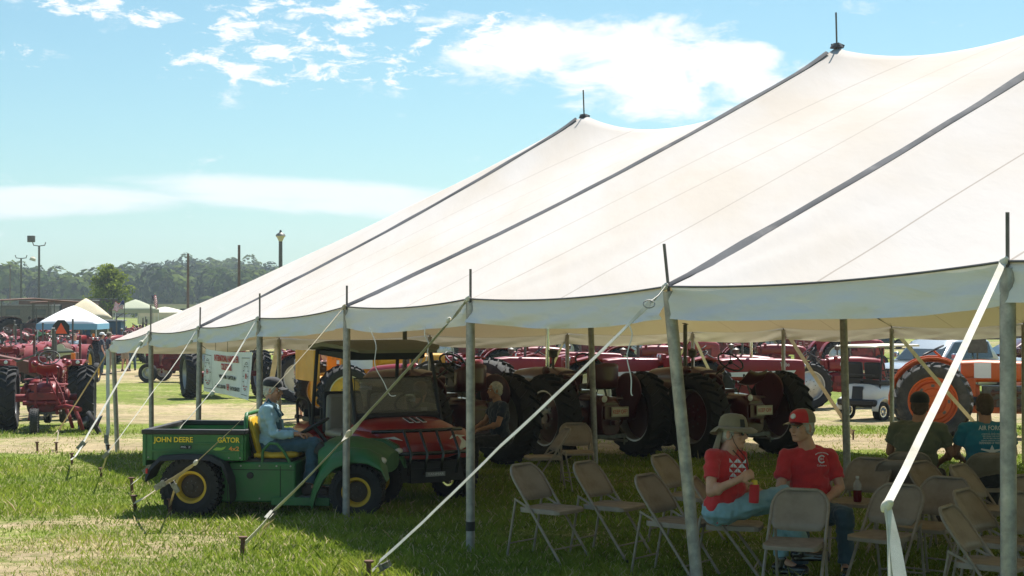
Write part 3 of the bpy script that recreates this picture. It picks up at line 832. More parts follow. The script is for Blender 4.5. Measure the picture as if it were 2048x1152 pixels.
def knot(parent, p, r, m):
    mb = MB(); rr = random.Random(int(p.x*100)); base = Vector(p)
    mb.ell(base, (r, r, r*1.5), (.3, .6, .2)); mb.ell(base+Vector((r*.4, -r*.3, r*.5)), (r*.7, r*.7, r), (1, .3, 0)); mb.ell(base+Vector((-r*.3, -r*.3, -r*.6)), (r*.6, r*.5, r), (.2, 1, 0))
    mb.build('knot', m, parent, smooth=70)
def eavept(a, b=0, out=.03, dz=.0): return tp(a, b, Z[int(round(a/D)), int(round(b/D))]+dz) - TV*out
def guy(label, path, w, m=M_strap, name='guy_strap', side=None, twist=0, ring=None, wrap=True):
    p0 = path[0]; root = empty(name, p0, 0, label, 'strap', 'guy straps of the tent')
    pts = [p-p0 for p in path]; pp = []
    for i in range(len(pts)-1): pp += seg(pts[i], pts[i+1], 8, sag=.012, jitter=.004, seed=i+p0.x)[(0 if i == 0 else 1):]
    strip(pp, w, side, twist=twist).build('webbing', m, root, smooth=60)
    if wrap: knot(root, Vector((0, 0, .0)), .022, m)
    return root, pts
# guy straps: each runs from the eave to one or two stakes
def w3(px, py, Y): return W(px, py, Y)
# pole at the right edge
pA = eavept(21.35, 0); kn = W(1773, 1010, 6.55)
r, pt = guy('nearest wide white strap tied in a knot and forked at the right of the view', [pA, kn], .034, side=(1, .2, 0))
e1 = Vector((1.62, 6.0, .10)); e2 = Vector((1.44, 5.95, .10)); p0 = pA
knot(r, kn-p0, .022, M_strap)
strip(seg(kn-p0, e1-p0, 8, .0, .006, 1), [.035, .05, .062, .066, .064, .06, .055, .05, .04], (1, .3, 0)).build('webbing_tail', M_strap, r, smooth=60)
strip(seg(kn-p0, e2-p0, 8, .0, .006, 5), .03, (.7, .9, 0)).build('webbing_tail', M_strap, r, smooth=60)
for k, (x, y) in enumerate(((1.62, 6.0), (1.44, 5.95))):
    rt = empty('tent_stake', (x, y, G(y)), 0, ('stake of the nearest strap below the view' , 'second stake of the nearest strap below the view')[k], 'tent stake', 'rusty stakes of the guy straps')
    MB().cyl((0, 0, -.1), (0, 0, .16), .016, .02, n=10).build('stake_shaft', M_rust, rt); MB().cyl((0, 0, .16), (0, 0, .18), .036, n=12).build('stake_head', M_rust, rt)
# second: from the tilted pole down to the bottom edge
pA = eavept(18.3, 0); e = W(742, 1142, 12.45); pA.x -= .0
r, pt = guy('long pale strap crossing in front of the folding chairs', [pA, W(1300, 606, 10.45), W(1000, 893, 11.4), W(760, 1122, 12.35), e], .040, side=(.6, 0, 1))
mb = MB(); rc = W(1298, 608, 10.43)-pA; mb.tube([rc+Vector((.038*math.cos(q*PI/6), .01*math.sin(q*PI/6), .026*math.sin(q*PI/6))) for q in range(12)], .004, n=6, closed=True); mb.build('steel_ring', M_steel, r)
ratchet(r, W(766, 1133, 12.33)-pA, (1, 0, .5), 1.1)
stake(738, 1152, 'rusty stake at the bottom edge holding the long pale strap', Y=12.4, h=.12)
# third
pA = eavept(15.25, 0); s_, h_ = stake(485, 1112, 'rusty stake standing alone in the lit grass at the bottom', tilt=.05, h=.15)
k1 = W(698, 867, 14.3); k2 = W(548, 1022, 13.9)
r, pt = guy('twisted strap passing the front of the green vehicle to a lone stake', [pA, W(888, 655, 13.9), k1, k2, h_], .055, M_strap, side=(.7, 0, .7), twist=.5)
knot(r, W(897, 640, 13.85)-pA, .02, M_strap); knot(r, k1-pA, .028, M_strap_tan); ratchet(r, W(543, 1030, 13.88)-pA, (h_-k2), 1.25)
# fourth: two stakes at the rear tyre
pA = eavept(12.2, 0); j = W(392, 925, 15.35)
a1, b1 = stake(272, 1025, 'left one of the two stakes just left of the big rear tyre', Y=None, tilt=-.1)
a2, b2 = stake(340, 1032, 'stake in front of the big rear tyre under the forked strap', Y=None, tilt=.05)
r, pt = guy('tan strap in front of the driver forking to two stakes', [pA, W(560, 762, 15.7), j, W(322, 972, 15.25), b1], .05, M_strap_tan, side=(.7, 0, .7))
strip(seg(W(356, 955, 15.3)-pA, b2-pA, 4), .035, (.7, 0, .7)).build('webbing_tail', M_strap_tan, r)
knot(r, j-pA, .022, M_strap); ratchet(r, W(325, 968, 15.24)-pA, (-1, 0, -.6), 1.25); ratchet(r, W(350, 972, 15.24)-pA, (.5, 0, -.8), 1.1)
# fifth, behind the cargo bed
pA = eavept(9.15, 0); a1, b1 = stake(265, 985, 'stake left of the forked pair near the shade edge', tilt=-.05)
r, pt = guy('white strap crossing the banner and passing behind the green cargo bed', [pA, W(440, 762, 18.4), W(365, 850, 18.0), W(300, 935, 17.6), b1], .045, side=(.7, 0, .7))
knot(r, W(425, 787, 18.3)-pA, .025, M_strap); ratchet(r, W(298, 935, 17.55)-pA, (-.8, 0, -.8), 1.2)
# sixth
pA = eavept(6.1, 0); a1, b1 = stake(203, 957, 'small stake between the white strap and the tan one', tilt=.02, h=.13)
r, pt = guy('thin long strap from the banner pole slanting left over the bright grass', [pA, W(345, 735, 21.3), W(312, 775, 21.0), W(216, 905, 19.5), b1], .035, side=(.7, 0, .7))
knot(r, W(382, 683, 21.8)-pA, .025, M_strap); ratchet(r, W(214, 908, 19.45)-pA, (-.8, 0, -.8), 1.0)
# seventh
pA = eavept(3.05, 0); a1, b1 = stake(145, 930, 'stake with a ratchet strap in front of the dirt path', tilt=-.03)
r, pt = guy('bright white strap from the second left pole down to a stake by the dirt path', [pA, W(282, 685, 24.3), W(170, 880, 22.4), W(150, 915, 21.6), b1], .052, side=(.8, 0, .6))
knot(r, W(281, 687, 24.28)-pA, .035, M_strap); ratchet(r, W(166, 888, 22.2)-pA, (-.7, 0, -.8), 1.5)
# corner straps
pA = tp(0, 0, Z[0, 0]-.16) - TV*.05 - TU*.05
a1, b1 = stake(76, 905, 'leftmost stake at the edge of the dirt path', tilt=-.05)
a2, b2 = stake(114, 906, 'stake right of the leftmost one at the dirt path', tilt=-.03)
r, pt = guy('tan corner strap passing in front of the red tractor with the plough', [pA, W(118, 860, 28.2), b1], .04, M_strap_tan, side=(.7, 0, .7))
strip(seg(W(118, 860, 28.2)-pA, b2-pA, 4), .03, (.7, 0, .7)).build('webbing_tail', M_strap_tan, r)
a1, b1 = stake(217, 912, 'stake at the foot of the leftmost tent pole', tilt=.0)
r, pt = guy('wide flat strap hanging straight beside the leftmost tent pole', [pA+Vector((-.03, 0, 0)), W(217, 855, 26.6), W(214, 880, 26.5), b1], .06, M_strap, side=(1, 0, 0), wrap=False)
ratchet(r, W(217, 875, 26.45)-pA, (0, 0, -1), 1.4)
# end and far sides
def fguy(label, top, foot, w=.05, m=M_strap, sname=None):
    b = Vector((foot[0], foot[1], G(foot[1]))); top = Vector(top)
    rt = empty('tent_stake', b, 0, sname, 'tent stake', 'rusty stakes of the guy straps'); MB().cyl((0, 0, -.1), (0, 0, .16), .016, .02, n=8).build('stake_shaft', M_rust, rt); MB().cyl((0, 0, .16), (0, 0, .18), .036, n=10).build('stake_head', M_rust, rt)
    guy(label, [top, top.lerp(b+Vector((0, 0, .1)), .85), b+Vector((0, 0, .1))], w, m, side=(1, 0, .4))
def ept(b): return tp(0, b, Z[0, int(round(b/D))]-.03) - TU*.03
def fpt(a): return tp(a, BW, Z[int(round(a/D)), -1]-.03) + TV*.03
q = ept(3.05); fguy('wide strap hanging left of the standing man in grey', q, (q.x-.6, q.y+1.9), .10, sname='stake behind the end pole near the man in grey')
q = ept(6.1); fguy('end side strap hidden behind the utility vehicle roof', q, (q.x-.8, q.y+1.9), .05, sname='stake behind the red utility vehicle')
q = ept(9.15); fguy('end side strap behind the left keep off tractor', q, (q.x-.8, q.y+1.9), .05, sname='stake behind the left keep off tractor')
q = ept(12.2); fguy('pair strap left of the far corner pole', q, (q.x-.9, q.y+1.7), .06, sname='stake left of the far corner'); fguy('pair strap right of the far corner pole', q, (q.x+1.1, q.y+1.6), .06, sname='stake right of the far corner')
q = fpt(3.05); fguy('yellowish strap slanting down beside the small red tractor', q, (q.x+1.45, q.y+.75), .07, M_strap_tan, 'stake in front of the small red tractor')
q = fpt(6.1); fguy('yellowish strap crossing the orange tractor wheel', q, (q.x+1.95, q.y+.9), .065, M_strap_tan, 'stake at the orange tractor wheel')
q = fpt(9.15); fguy('far side strap at the right edge of the view', q, (q.x+1.6, q.y+.9), .05, M_strap_tan, 'stake beyond the right edge of the view')
# loose cords
def cord(pts, label, r=.0045):
    p0 = pts[0]; mb = MB(); P = [p-p0 for p in pts]; fine = []
    for i in range(len(P)-1):
        a = P[max(i-1, 0)]; b = P[i]; c = P[i+1]; d = P[min(i+2, len(P)-1)]
        for k in range(6):
            t = k/6; fine.append(.5*((2*b)+(c-a)*t+(2*a-5*b+4*c-d)*t*t+(3*b-3*c+d-a)*t**3))
    fine.append(P[-1]); mb.tube(fine, r, n=6)
    o = mb.build('cord', M_cord, None, loc=p0, smooth=70); tag(o, label, 'cord', 'loose white cords hanging from the eave')
cord([W(738, 655, 15.2), W(752, 690, 15.2), W(750, 730, 15.2), W(768, 765, 15.2), W(780, 790, 15.2), W(792, 791, 15.2)], 'loose white cord dangling in front of the red utility vehicle')
cord([W(850, 652, 14.4), W(850, 672, 14.4), W(857, 687, 14.4), W(852, 722, 14.4)], 'short loose white cord behind the twisted strap')
cord([W(1259, 652, 11.0), W(1264, 672, 11.0), W(1254, 712, 11.0), W(1262, 755, 11.0), W(1262, 785, 11.0), W(1265, 791, 11.0)], 'long loose white cord hanging before the left keep off tractor')

# ------------------------------------------------------------------ folding chairs
def make_chair():
    c = empty('folding_chair', (0, 0, 0))
    Ry = 0.205
    # front frame: hairpin tube from one front foot over the back to the other
    def fr(t): return Vector((.255-.575*t, 0, .78*t))     # incline from foot (t=0) to top (t=1)
    pts = []
    for y in (-1, 1):
        q = []
        for t in (0, .2, .4, .6, .75, .84): p = fr(t); p.y = y*Ry; q.append(p)
        arc = []
        for k in range(1, 6):
            a = PI/2*k/6; p = fr(.84+.16*math.sin(a)); p.y = y*(Ry-.13*(1-math.cos(a))); arc.append(p)
        q += arc
        if y == -1: pts = q
        else: pts += q[::-1]
    MB().tube(pts, .0115, n=8).build('front_frame', M_chair_frame, c, smooth=60)
    # back panel, gently bowed, following the frame
    secs = []
    for k in range(7):
        t = .655+.335*k/6; hw = Ry-.006 if t < .85 else Ry-.006-.125*(1-math.cos(math.asin(min(1, (t-.84)/.16))))
        if k == 0: hw -= .03
        row = []
        for j in range(13):
            s_ = -1+2*j/12; p = fr(t); p.y = s_*hw; p += Vector((-.030*(1-s_*s_)*(1 if k < 6 else .6), 0, 0)); p.z += -.012*(1-s_*s_) if k == 0 else 0
            row.append(p)
        secs.append(row)
    mb = MB(); mb.loft(secs, cap=False, closed=False); mb.build('backrest', M_chair, c, solid=.010, smooth=60)
    MB().tube([p+Vector((-.004, 0, 0)) for p in secs[0]], .006, n=6).build('backrest_hem', M_chair_frame, c)
    # seat pan with rolled edge
    pl = [(-.20, -.165), (-.17, -.19), (.17, -.195), (.205, -.17), (.215, -.08), (.215, .08), (.205, .17), (.17, .195), (-.17, .19), (-.20, .165)]
    mb = MB()
    top = [Vector((x, y, .445-.012*(1 if x > .19 else 0))) for x, y in pl]
    inn = [Vector((x*.84, y*.84, .436)) for x, y in pl]
    bot = [Vector((x, y, .405)) for x, y in pl]
    n = len(pl); mb.add(bot+top+inn, [(i, (i+1) % n, n+(i+1) % n, n+i) for i in range(n)]+[(n+i, n+(i+1) % n, 2*n+(i+1) % n, 2*n+i) for i in range(n)]+[tuple(range(2*n, 3*n))])
    mb.build('seat', M_chair, c, bevel=.006, smooth=40)
    for y in (-1, 1):
        MB().tube([(-.33, y*.18, 0), (-.235, y*.18, .50)], .0105, n=8).build('leg', M_chair_frame, c, smooth=60)
        MB().box((-.15, y*.192, .47), (.20, .004, .018), (0, .42, 0)).build('brace', M_chair_frame, c)
        MB().cyl((-.33, y*.18, -.004), (-.328, y*.18, .02), .014, n=8).cyl((.255, y*Ry, -.004), (.25, y*Ry, .02), .0145, n=8).build('foot_cap', M_black, c)
    MB().tube([(-.305, -.18, .135), (-.305, .18, .135)], .007, n=6).build('stretcher', M_chair_frame, c)
    MB().tube([(.165, -Ry, .125), (.165, Ry, .125)], .007, n=6).build('stretcher', M_chair_frame, c)
    return c
chair0 = make_chair(); _used = [False]
def chair(px, py_or_Y, deg, label, Y=None, tilt=None, pos=None):
    """deg: facing; 0 = +X (right), -90 = towards the camera"""
    p = pos if pos is not None else gp(px, py_or_Y)
    if not _used[0]:
        c = chair0; _used[0] = True; c.location = p; c.rotation_euler = (0, 0, R(deg))
    else: c = dup(chair0, p, R(deg))
    tag(c, label, 'chair', 'tan metal folding chairs')
    return c
chair(1103, 13.25, -38, 'empty folding chair at the left end of the front row')
chair(1228, 13.45, -36, 'empty folding chair second from the left in the front row')
chair(1358, 12.45, -36, 'empty folding chair partly behind the tilted pole, left of the woman')
chair(1380, 14.2, -34, 'folding chair showing only its back left of the woman in the brimmed hat')
chair(1468, 12.3, -14, 'folding chair the woman in the brimmed hat sits on')
chair(1610, 13.3, -104, 'folding chair the man in the red and grey cap sits on')
chair(1712, 13.7, -128, 'folding chair with the drink bottle on its seat')
chair(1588, 11.35, -110, 'foreground folding chair standing in front of the seated couple')
chair(1764, 11.7, -130, 'folding chair directly behind the knot of the nearest strap')
chair(1860, 12.2, -130, 'folding chair facing left right of the nearest strap')
chair(1812, 14.0, 62, 'folding chair back seen behind the strap under the olive shirt')
chair(1818, 15.2, 75, 'folding chair the man in the olive shirt sits on')
chair(1958, 15.1, 92, 'folding chair the man in the teal shirt sits on')
chair(1985, 13.2, -40, 'folding chair between the teal shirt and the thick pole')
chair(1898, 13.4, -50, 'small glossy folding chair back between two rows at right')
chair(1985, 10.5, -34, 'front folding chair left of the thick pole with glossy back')
chair(2005, 11.4, -40, 'folding chair tucked close behind the glossy front one')
chair(2100, 12.3, -60, 'folding chair half hidden by the thick pole at right')
chair(2090, 11.2, -75, 'folding chair at the right edge behind the thick pole')
chair(1086, 19.6, 192, 'dark folding chair turned sideways near the left keep off tractor')
chair(1155, 20.6, -85, 'dark folding chair facing the camera behind the slanting centre pole')
# drink bottle on the chair seat
def bottle():
    b = empty('drink_bottle', gp(1714, 13.6, .44), 0, 'clear plastic bottle with red drink standing on a folding chair', 'bottle')
    mpet = mat('clear_plastic', (.8, .85, .88), .08, trans=.0, alpha=.35); mdr = mat('red_drink', (.16, .008, .02), .15)
    MB().lathe([(0, 0), (.033, .002), (.036, .02), (.036, .10), (0, .101)], (0, 0, 0), (0, 0, 1), n=16).build('drink', mdr, b, smooth=50)
    MB().lathe([(.036, .101), (.034, .115), (.037, .13), (.035, .155), (.018, .18), (.013, .19), (.013, .2)], (0, 0, 0), (0, 0, 1), n=16).build('bottle_shoulder', mpet, b, smooth=60)
    MB().cyl((0, 0, .2), (0, 0, .218), .015, n=14).build('cap', M_white, b)
bottle()
# ------------------------------------------------------------------ tyres and wheels
_mesh = {}
def tyre_mesh(Rr, Wd, rim, style, m=None):
    key = ('tyre', Rr, Wd, rim, style, m.name if m else '')
    if key in _mesh: return _mesh[key]
    mb = MB(); h = Wd/2
    car = Rr - (.05 if style == 'ag' else .018 if style == 'knob' else .004)*(1 if Rr > .3 else .6)
    prof = [(rim, -h*.62), (rim+.02, -h*.78), (rim+(car-rim)*.45, -h*.98), (car-.05*Rr, -h*.93), (car-.012, -h*.72), (car, -h*.35), (car, 0), (car, h*.35), (car-.012, h*.72), (car-.05*Rr, h*.93), (rim+(car-rim)*.45, h*.98), (rim+.02, h*.78), (rim, h*.62)]
    mb.lathe(prof, (0, 0, 0), (0, 1, 0), n=36)
    if style == 'ag':
        nl = 22
        for k in range(nl):
            for sgn in (-1, 1):
                a0 = 2*PI*(k+(.5 if sgn > 0 else 0))/nl
                vs = []
                # a chevron lug from the centre line to the shoulder
                for (yy, aa, r0, r1, wa) in ((.02, 0, car-.01, Rr, .055), (.55, .11, car-.012, Rr-.004, .05), (.98, .19, car-.06*Rr, Rr-.05*Rr, .055), (1.0, .215, car-.16*Rr, Rr-.14*Rr, .03)):
                    for rr_, q in ((r0, -1), (r1, -.7), (r1, .7), (r0, 1)):
                        a = a0+aa+q*wa*.5*.72/Rr if Rr > .1 else a0
                        vs.append((rr_*math.sin(a), sgn*yy*h*.98, rr_*math.cos(a)))
                fs = []
                for s_ in range(3): fs += [(s_*4+i, s_*4+(i+1) % 4, s_*4+4+(i+1) % 4, s_*4+4+i) for i in range(4)]
                fs += [(0, 1, 2, 3), (12, 13, 14, 15)]
                mb.add(vs, fs)
    elif style == 'knob':
        nl = 30
        for k in range(nl):
            for yy in (-.78, -.28, .28, .78):
                a = 2*PI*(k+(.5 if abs(yy) < .5 else 0))/nl; r = Rr-.012 - (.016 if abs(yy) > .5 else 0)
                mb.box((r*math.sin(a), yy*h, r*math.cos(a)), (.036, .16*Wd, .030), (0, a, 0))
            for sg in (-1, 1):
                a = 2*PI*(k+.25)/nl; r = Rr*.90
                mb.box((r*math.sin(a), sg*h*.96, r*math.cos(a)), (.034, .022, .045), (0, a, 0))
    elif style == 'rib':
        for yy in (-.5, 0, .5): mb.lathe([(car-.003, yy*h-.012), (Rr, yy*h-.009), (Rr, yy*h+.009), (car-.003, yy*h+.012)], (0, 0, 0), (0, 1, 0), n=30)
    me = mb.mesh('tyre', m or M_rubber, 40); _mesh[key] = me; return me
def rim_mesh(Rr, Wd, rim, m, style='disc', m2=None):
    key = ('rim', Rr, Wd, rim, m.name, style, m2.name if m2 else '')
    if key in _mesh: return _mesh[key]
    mb = MB(); h = Wd/2
    # outer face towards +y
    mb.lathe([(rim+.012, -h*.66), (rim-.02, -h*.64), (rim-.035, -h*.3), (rim-.045, 0), (rim-.035, h*.3), (rim-.02, h*.64), (rim+.012, h*.66)], (0, 0, 0), (0, 1, 0), n=36)
    if style == 'disc':
        mb.lathe([(rim-.03, h*.05), (rim*.72, h*.12), (rim*.5, h*.34), (rim*.25, h*.36), (.0, h*.36)], (0, 0, 0), (0, 1, 0), n=36, m=1 if m2 else 0)
        mb.lathe([(rim-.03, h*.0), (rim*.72, h*.06), (rim*.5, h*.28), (.0, h*.30)], (0, 0, 0), (0, 1, 0), n=36, m=1 if m2 else 0)
        mb.cyl((0, h*.3, 0), (0, h*.52, 0), rim*.17, n=16, m=1 if m2 else 0)
        for k in range(8):
            a = 2*PI*k/8; p = Vector((math.sin(a)*rim*.37, 0, math.cos(a)*rim*.37)); mb.cyl(p+Vector((0, h*.34, 0)), p+Vector((0, h*.43, 0)), rim*.035, n=6, m=2)
    elif style == 'spoke':
        for k in range(6):
            a = 2*PI*k/6; d = Vector((math.sin(a), 0, math.cos(a)))
            mb.cyl(d*rim*.15+Vector((0, h*.25, 0)), d*(rim-.03)+Vector((0, h*.05, 0)), rim*.10, rim*.07, n=8, m=1 if m2 else 0)
        mb.cyl((0, -h*.1, 0), (0, h*.45, 0), rim*.26, n=16, m=1 if m2 else 0)
    elif style == 'holes':
        # dished steel wheel with a bolted centre
        mb.lathe([(rim-.03, h*.1), (rim*.8, h*.10), (rim*.74, h*.30), (rim*.55, h*.34), (rim*.5, h*.12), (.0, h*.12)], (0, 0, 0), (0, 1, 0), n=36, m=1 if m2 else 0)
        mb.cyl((0, h*.1, 0), (0, h*.45, 0), rim*.2, n=14, m=1 if m2 else 0)
        for k in range(8):
            a = 2*PI*k/8; p = Vector((math.sin(a)*rim*.64, h*.335, math.cos(a)*rim*.64)); mb.box(p, (rim*.14, .02, rim*.1), (0, a, 0), m=2)
    me = mb.mesh('rim', [m, m2 or m, M_darksteel], 40); _mesh[key] = me; return me
def wheel(parent, loc, Rr, Wd, rim, side, rm, style='ag', rstyle='disc', name='rear_wheel', rm2=None, tm=None, steer=0, far=False):
    """side +1: outer face towards +y"""
    w = put(name, rim_mesh(Rr, Wd, rim, rm, rstyle, rm2), parent, loc, rot=(0, 0, (0 if side > 0 else PI)+steer))
    put('tyre', tyre_mesh(Rr, Wd, rim, style, tm), w)
    return w
# ------------------------------------------------------------------ tractors
def hood_text(s, size, m, par, x, z, w, side, wid):
    # reads left to right when seen from that side
    rt = (-1, 0, 0) if side > 0 else (1, 0, 0)
    text(s, size, m, par, (x, side*(w+.004), z), basis(rt, (0, 0, 1)), width=wid)
def lamp(parent, p, d, r=.085, shell=None, name='headlight'):
    d = Vector(d).normalized(); p = Vector(p)
    o = MB().lathe([(.0, -.10), (r*.6, -.085), (r*.95, -.04), (r, 0), (r*.92, .006)], p, d, n=18).build(name, shell or M_castred, parent)
    MB().lathe([(r*.90, .002), (r*.6, .014), (0, .02)], p, d, n=18).build('lens', M_lens, o)
    return o
def tractor(red=M_red, cast=M_castred, style='round', Rr=.70, Wr=.36, rimm=M_rim_silver, rm2=None, rstyle='disc', word=None, word2=None,
            fender='pan', stack='plain', track=.80, tm=None, frontw='narrow', plate=False, seat='pan', tri=False, lamps=True, length=1.0, fsteer=0.0,
            beacon=False, umbrella=False, canopy_=False, label='', group=None, ex_h=.75):
    t = empty('tractor', (0, 0, 0), 0, label, 'tractor', group)
    Fr = .36 if Rr > .6 else .3
    xf = 2.25*length                       # front axle
    # chassis
    mb = MB()
    mb.loft([sect(-.42, .34, .42, .95), sect(-.30, .50, .38, 1.02), sect(.18, .52, .38, 1.05), sect(.30, .40, .42, 1.0), sect(.85, .36, .46, .98), sect(.95, .44, .44, 1.0), sect(1.05, .44, .44, 1.0)])
    mb.cyl((0, -track+.12, Rr), (0, track-.12, Rr), .085, n=14); mb.cyl((0, -.38, Rr), (0, .38, Rr), .15, n=16)
    for s_ in (-1, 1): mb.lathe([(.19, 0), (.19, .05), (.12, .09)], (0, s_*.36, Rr), (0, s_, 0), n=16)
    mb.box((.55, .0, 1.05), (.5, .3, .10)); mb.box((-.44, 0, .78), (.05, .30, .22)); mb.cyl((-.44, 0, .62), (-.58, 0, .62), .045, n=10)
    mb.build('transmission', cast, t, bevel=.01)
    mb = MB()
    mb.box((1.45, 0, .72), (.85, .34, .50)); mb.box((1.45, 0, .50), (.80, .30, .14)); mb.box((1.42, 0, 1.02), (.74, .24, .12))
    for k in range(4):
        mb.cyl((1.14+k*.2, .16, .92), (1.14+k*.2, .25, .86), .03, n=8)
        mb.cyl((1.14+k*.2, -.12, 1.05), (1.14+k*.2, -.22, .98), .018, n=6)
    mb.tube([(1.1, .25, .86), (1.5, .27, .86), (1.85, .25, .86)], .038, n=8); mb.cyl((1.3, -.20, .62), (1.75, -.20, .62), .065, n=12); mb.cyl((1.20, -.19, .9), (1.20, -.19, 1.08), .06, n=12)
    mb.cyl((1.86, 0, .75), (1.96, 0, .75), .13, n=16); mb.box((1.6, .22, .62), (.16, .12, .16)); mb.box((1.0, -.2, .8), (.2, .14, .2)); mb.cyl((1.55, .2, .70), (1.55, .29, .70), .07, n=12)
    mb.build('engine', cast, t, bevel=.008)
    fr = MB()
    for s_ in (-1, 1): fr.box((1.65, s_*.21, .56), (1.35*length, .05, .10))
    fr.box((xf, 0, .60), (.28, .42, .18)); fr.build('frame_rail', red, t, bevel=.008)
    # hood and grille
    if style == 'round':
        H = [sect(.78, .50, 1.02, 1.40, p=3), sect(1.1, .50, 1.02, 1.44, p=3), sect(1.7, .46, 1.03, 1.43, p=3), sect(2.2, .42, 1.03, 1.38, p=3), sect(2.34, .38, 1.03, 1.33, p=3)]
        gr = [sect(2.02, .44, .58, 1.36, p=3.5), sect(2.32, .42, .58, 1.36, p=3), sect(2.44, .34, .62, 1.28, p=2.6), sect(2.48, .16, .70, 1.14, p=2.4)]
    else:
        H = [sect(.62, .54, 1.02, 1.50, p=7), sect(1.0, .56, 1.02, 1.54, p=7), sect(2.42, .54, 1.04, 1.50, p=7), sect(2.60, .54, 1.04, 1.48, p=8)]
        gr = [sect(2.10, .52, .62, 1.42, p=8), sect(2.56, .54, .62, 1.44, p=8), sect(2.64, .52, .64, 1.45, p=8)]
    hood = MB().loft(H).build('hood', red, t, smooth=40)
    g_ = MB().loft(gr); gril = g_.build('grille', red, t, smooth=40)
    fx = gr[-1][0].x
    if style == 'round':
        mb = MB()
        for s_ in (-1, 1):
            for k in range(9): mb.box((2.26, s_*.214, .72+.062*k), (.26, .012, .022), (0, 0, -s_*.0))
        mb.build('louvre', M_darksteel if red is not M_red else M_castred, gril)['kind'] = 'stuff'
        for k in range(5): MB().box((2.485, 0, .74+k*.085), (.02, .14, .02)).build('grille_bar', M_white, gril)
    else:
        MB().box((fx+.004, 0, 1.20), (.012, .27, .40)).build('grille_mesh', M_black, gril)
        for k in range(7): MB().box((fx+.016, 0, 1.03+k*.056), (.012, .26, .016)).build('grille_bar', M_white, gril)
        MB().box((fx+.024, 0, 1.2), (.012, .016, .38)).build('grille_bar', M_white, gril)
        for s_ in (-1, 1): lamp(gril, (fx+.015, s_*.195, 1.33), (1, 0, 0), .058, M_chrome)
        for s_ in (-1, 1):
            MB().prism([(.75, 1.12), (2.3, 1.09), (2.42, 1.25), (.75, 1.21)], (0, s_*.276, 0), (1, 0, 0), (0, 0, 1), .008).build('side_stripe', M_white, hood)
            MB().box((1.86, s_*.281, 1.165), (.66, .006, .06)).build('name_plate', M_ink, hood)
            hood_text('INTERNATIONAL', .055, M_whiteink, hood, 1.86, 1.165, .286, s_, .60)
    if word:
        for s_ in (-1, 1): hood_text(word, .12, M_whiteink, hood, 1.35, 1.22, .252 if style == 'round' else .278, s_, .55)
    if word2:
        for s_ in (-1, 1): hood_text(word2, .13, M_whiteink, hood, 2.15, 1.38, .276, s_, .22)
    # exhaust and air cleaner
    mb = MB(); mb.cyl((1.45, 0, 1.4), (1.45, 0, 1.4+ex_h), .035, n=12)
    if stack == 'muffler': mb.cyl((1.45, 0, 1.52), (1.45, 0, 1.9), .065, n=14)
    mb.box((1.45, .0, 1.415+ex_h), (.09, .075, .008), (0, -.25, 0)); mb.build('exhaust_pipe', M_chrome if stack == 'chrome' else M_darksteel, t)
    mb = MB(); mb.cyl((1.12, .1, 1.38), (1.12, .1, 1.62), .022, n=8); mb.lathe([(.03, .0), (.075, .02), (.075, .10), (.085, .12), (.0, .16)], (1.12, .1, 1.6), (0, 0, 1), n=14); mb.build('air_cleaner', M_darksteel, t)
    # steering
    sw = MB(); c = Vector((.22, 0, 1.55)); ax = Vector((-.62, 0, .78)).normalized(); u, v = perp(ax)
    sw.tube([c+(u*math.cos(q*PI/12)+v*math.sin(q*PI/12))*.22 for q in range(24)], .015, n=7, closed=True)
    for q in range(3): a = q*2*PI/3; sw.cyl(c, c+(u*math.cos(a)+v*math.sin(a))*.215, .009, n=6)
    sw.cyl(c-ax*.03, c+ax*.02, .035, n=10); swo = sw.build('steering_wheel', M_black, t)
    MB().cyl(c, (.80, 0, 1.22), .016, n=8).build('steering_column', M_darksteel, swo)
    MB().box((.70, 0, 1.22), (.12, .36, .26), (0, -.2, 0)).build('dash_panel', red, t, bevel=.03)
    mb = MB(); [mb.cyl((.25, k*.16, 1.0), (.12, k*.2, 1.32), .009, n=6).ell((.12, k*.2, 1.33), (.02, .02, .02), nu=8, nv=6) for k in (-1, 1)]; mb.build('lever', M_black, t)
    # seat
    if seat == 'pan':
        secs = []
        for k in range(8):
            a = k/7; x = -.50+.40*a; z = 1.24-.07*math.sin(a*PI*.85)+(.16*(1-a)**2.2); w = .22*math.sin(PI*(.22+.68*a))**.5
            secs.append([Vector((x, w*math.cos(q*PI/8), z+.05*(math.cos(q*PI/8))**2)) for q in range(9)])
        s0 = MB().loft(secs, cap=False, closed=False).build('seat', red, t, solid=.012, smooth=60)
    else:
        s0 = MB().loft([sect(-.20, .46, 1.13, 1.24, p=4), sect(.16, .46, 1.13, 1.22, p=4)]).build('seat', M_black, t)
        secs = []
        for k in range(9):
            a = -PI/2+PI*k/8; secs.append([Vector((-.16-.20*math.cos(a), .27*math.sin(a), z)) for z in (1.16, 1.30, 1.42+.06*math.cos(a), 1.46+.10*math.cos(a))])
        MB().loft(secs, cap=False, closed=False).build('seat_shell', red, s0, solid=.03, smooth=60)
    MB().tube([(-.22, 0, 1.18), (-.30, 0, 1.02), (-.12, 0, .95)], .02, n=6).build('seat_spring', M_darksteel, s0)
    # drawbar, platform
    mb = MB(); mb.box((-.52, 0, .36), (.62, .07, .03)); mb.box((-.38, 0, .40), (.05, .62, .06)); mb.cyl((-.36, .29, .42), (-.1, .29, .62), .018, n=6); mb.cyl((-.36, -.29, .42), (-.1, -.29, .62), .018, n=6); mb.cyl((-.78, 0, .30), (-.78, 0, .42), .014, n=6)
    mb.build('drawbar', M_darksteel, t)
    mb = MB(); mb.box((.02, .3, .98), (.42, .20, .03)); mb.box((.02, -.3, .98), (.42, .20, .03)); mb.build('platform', cast, t, bevel=.006)
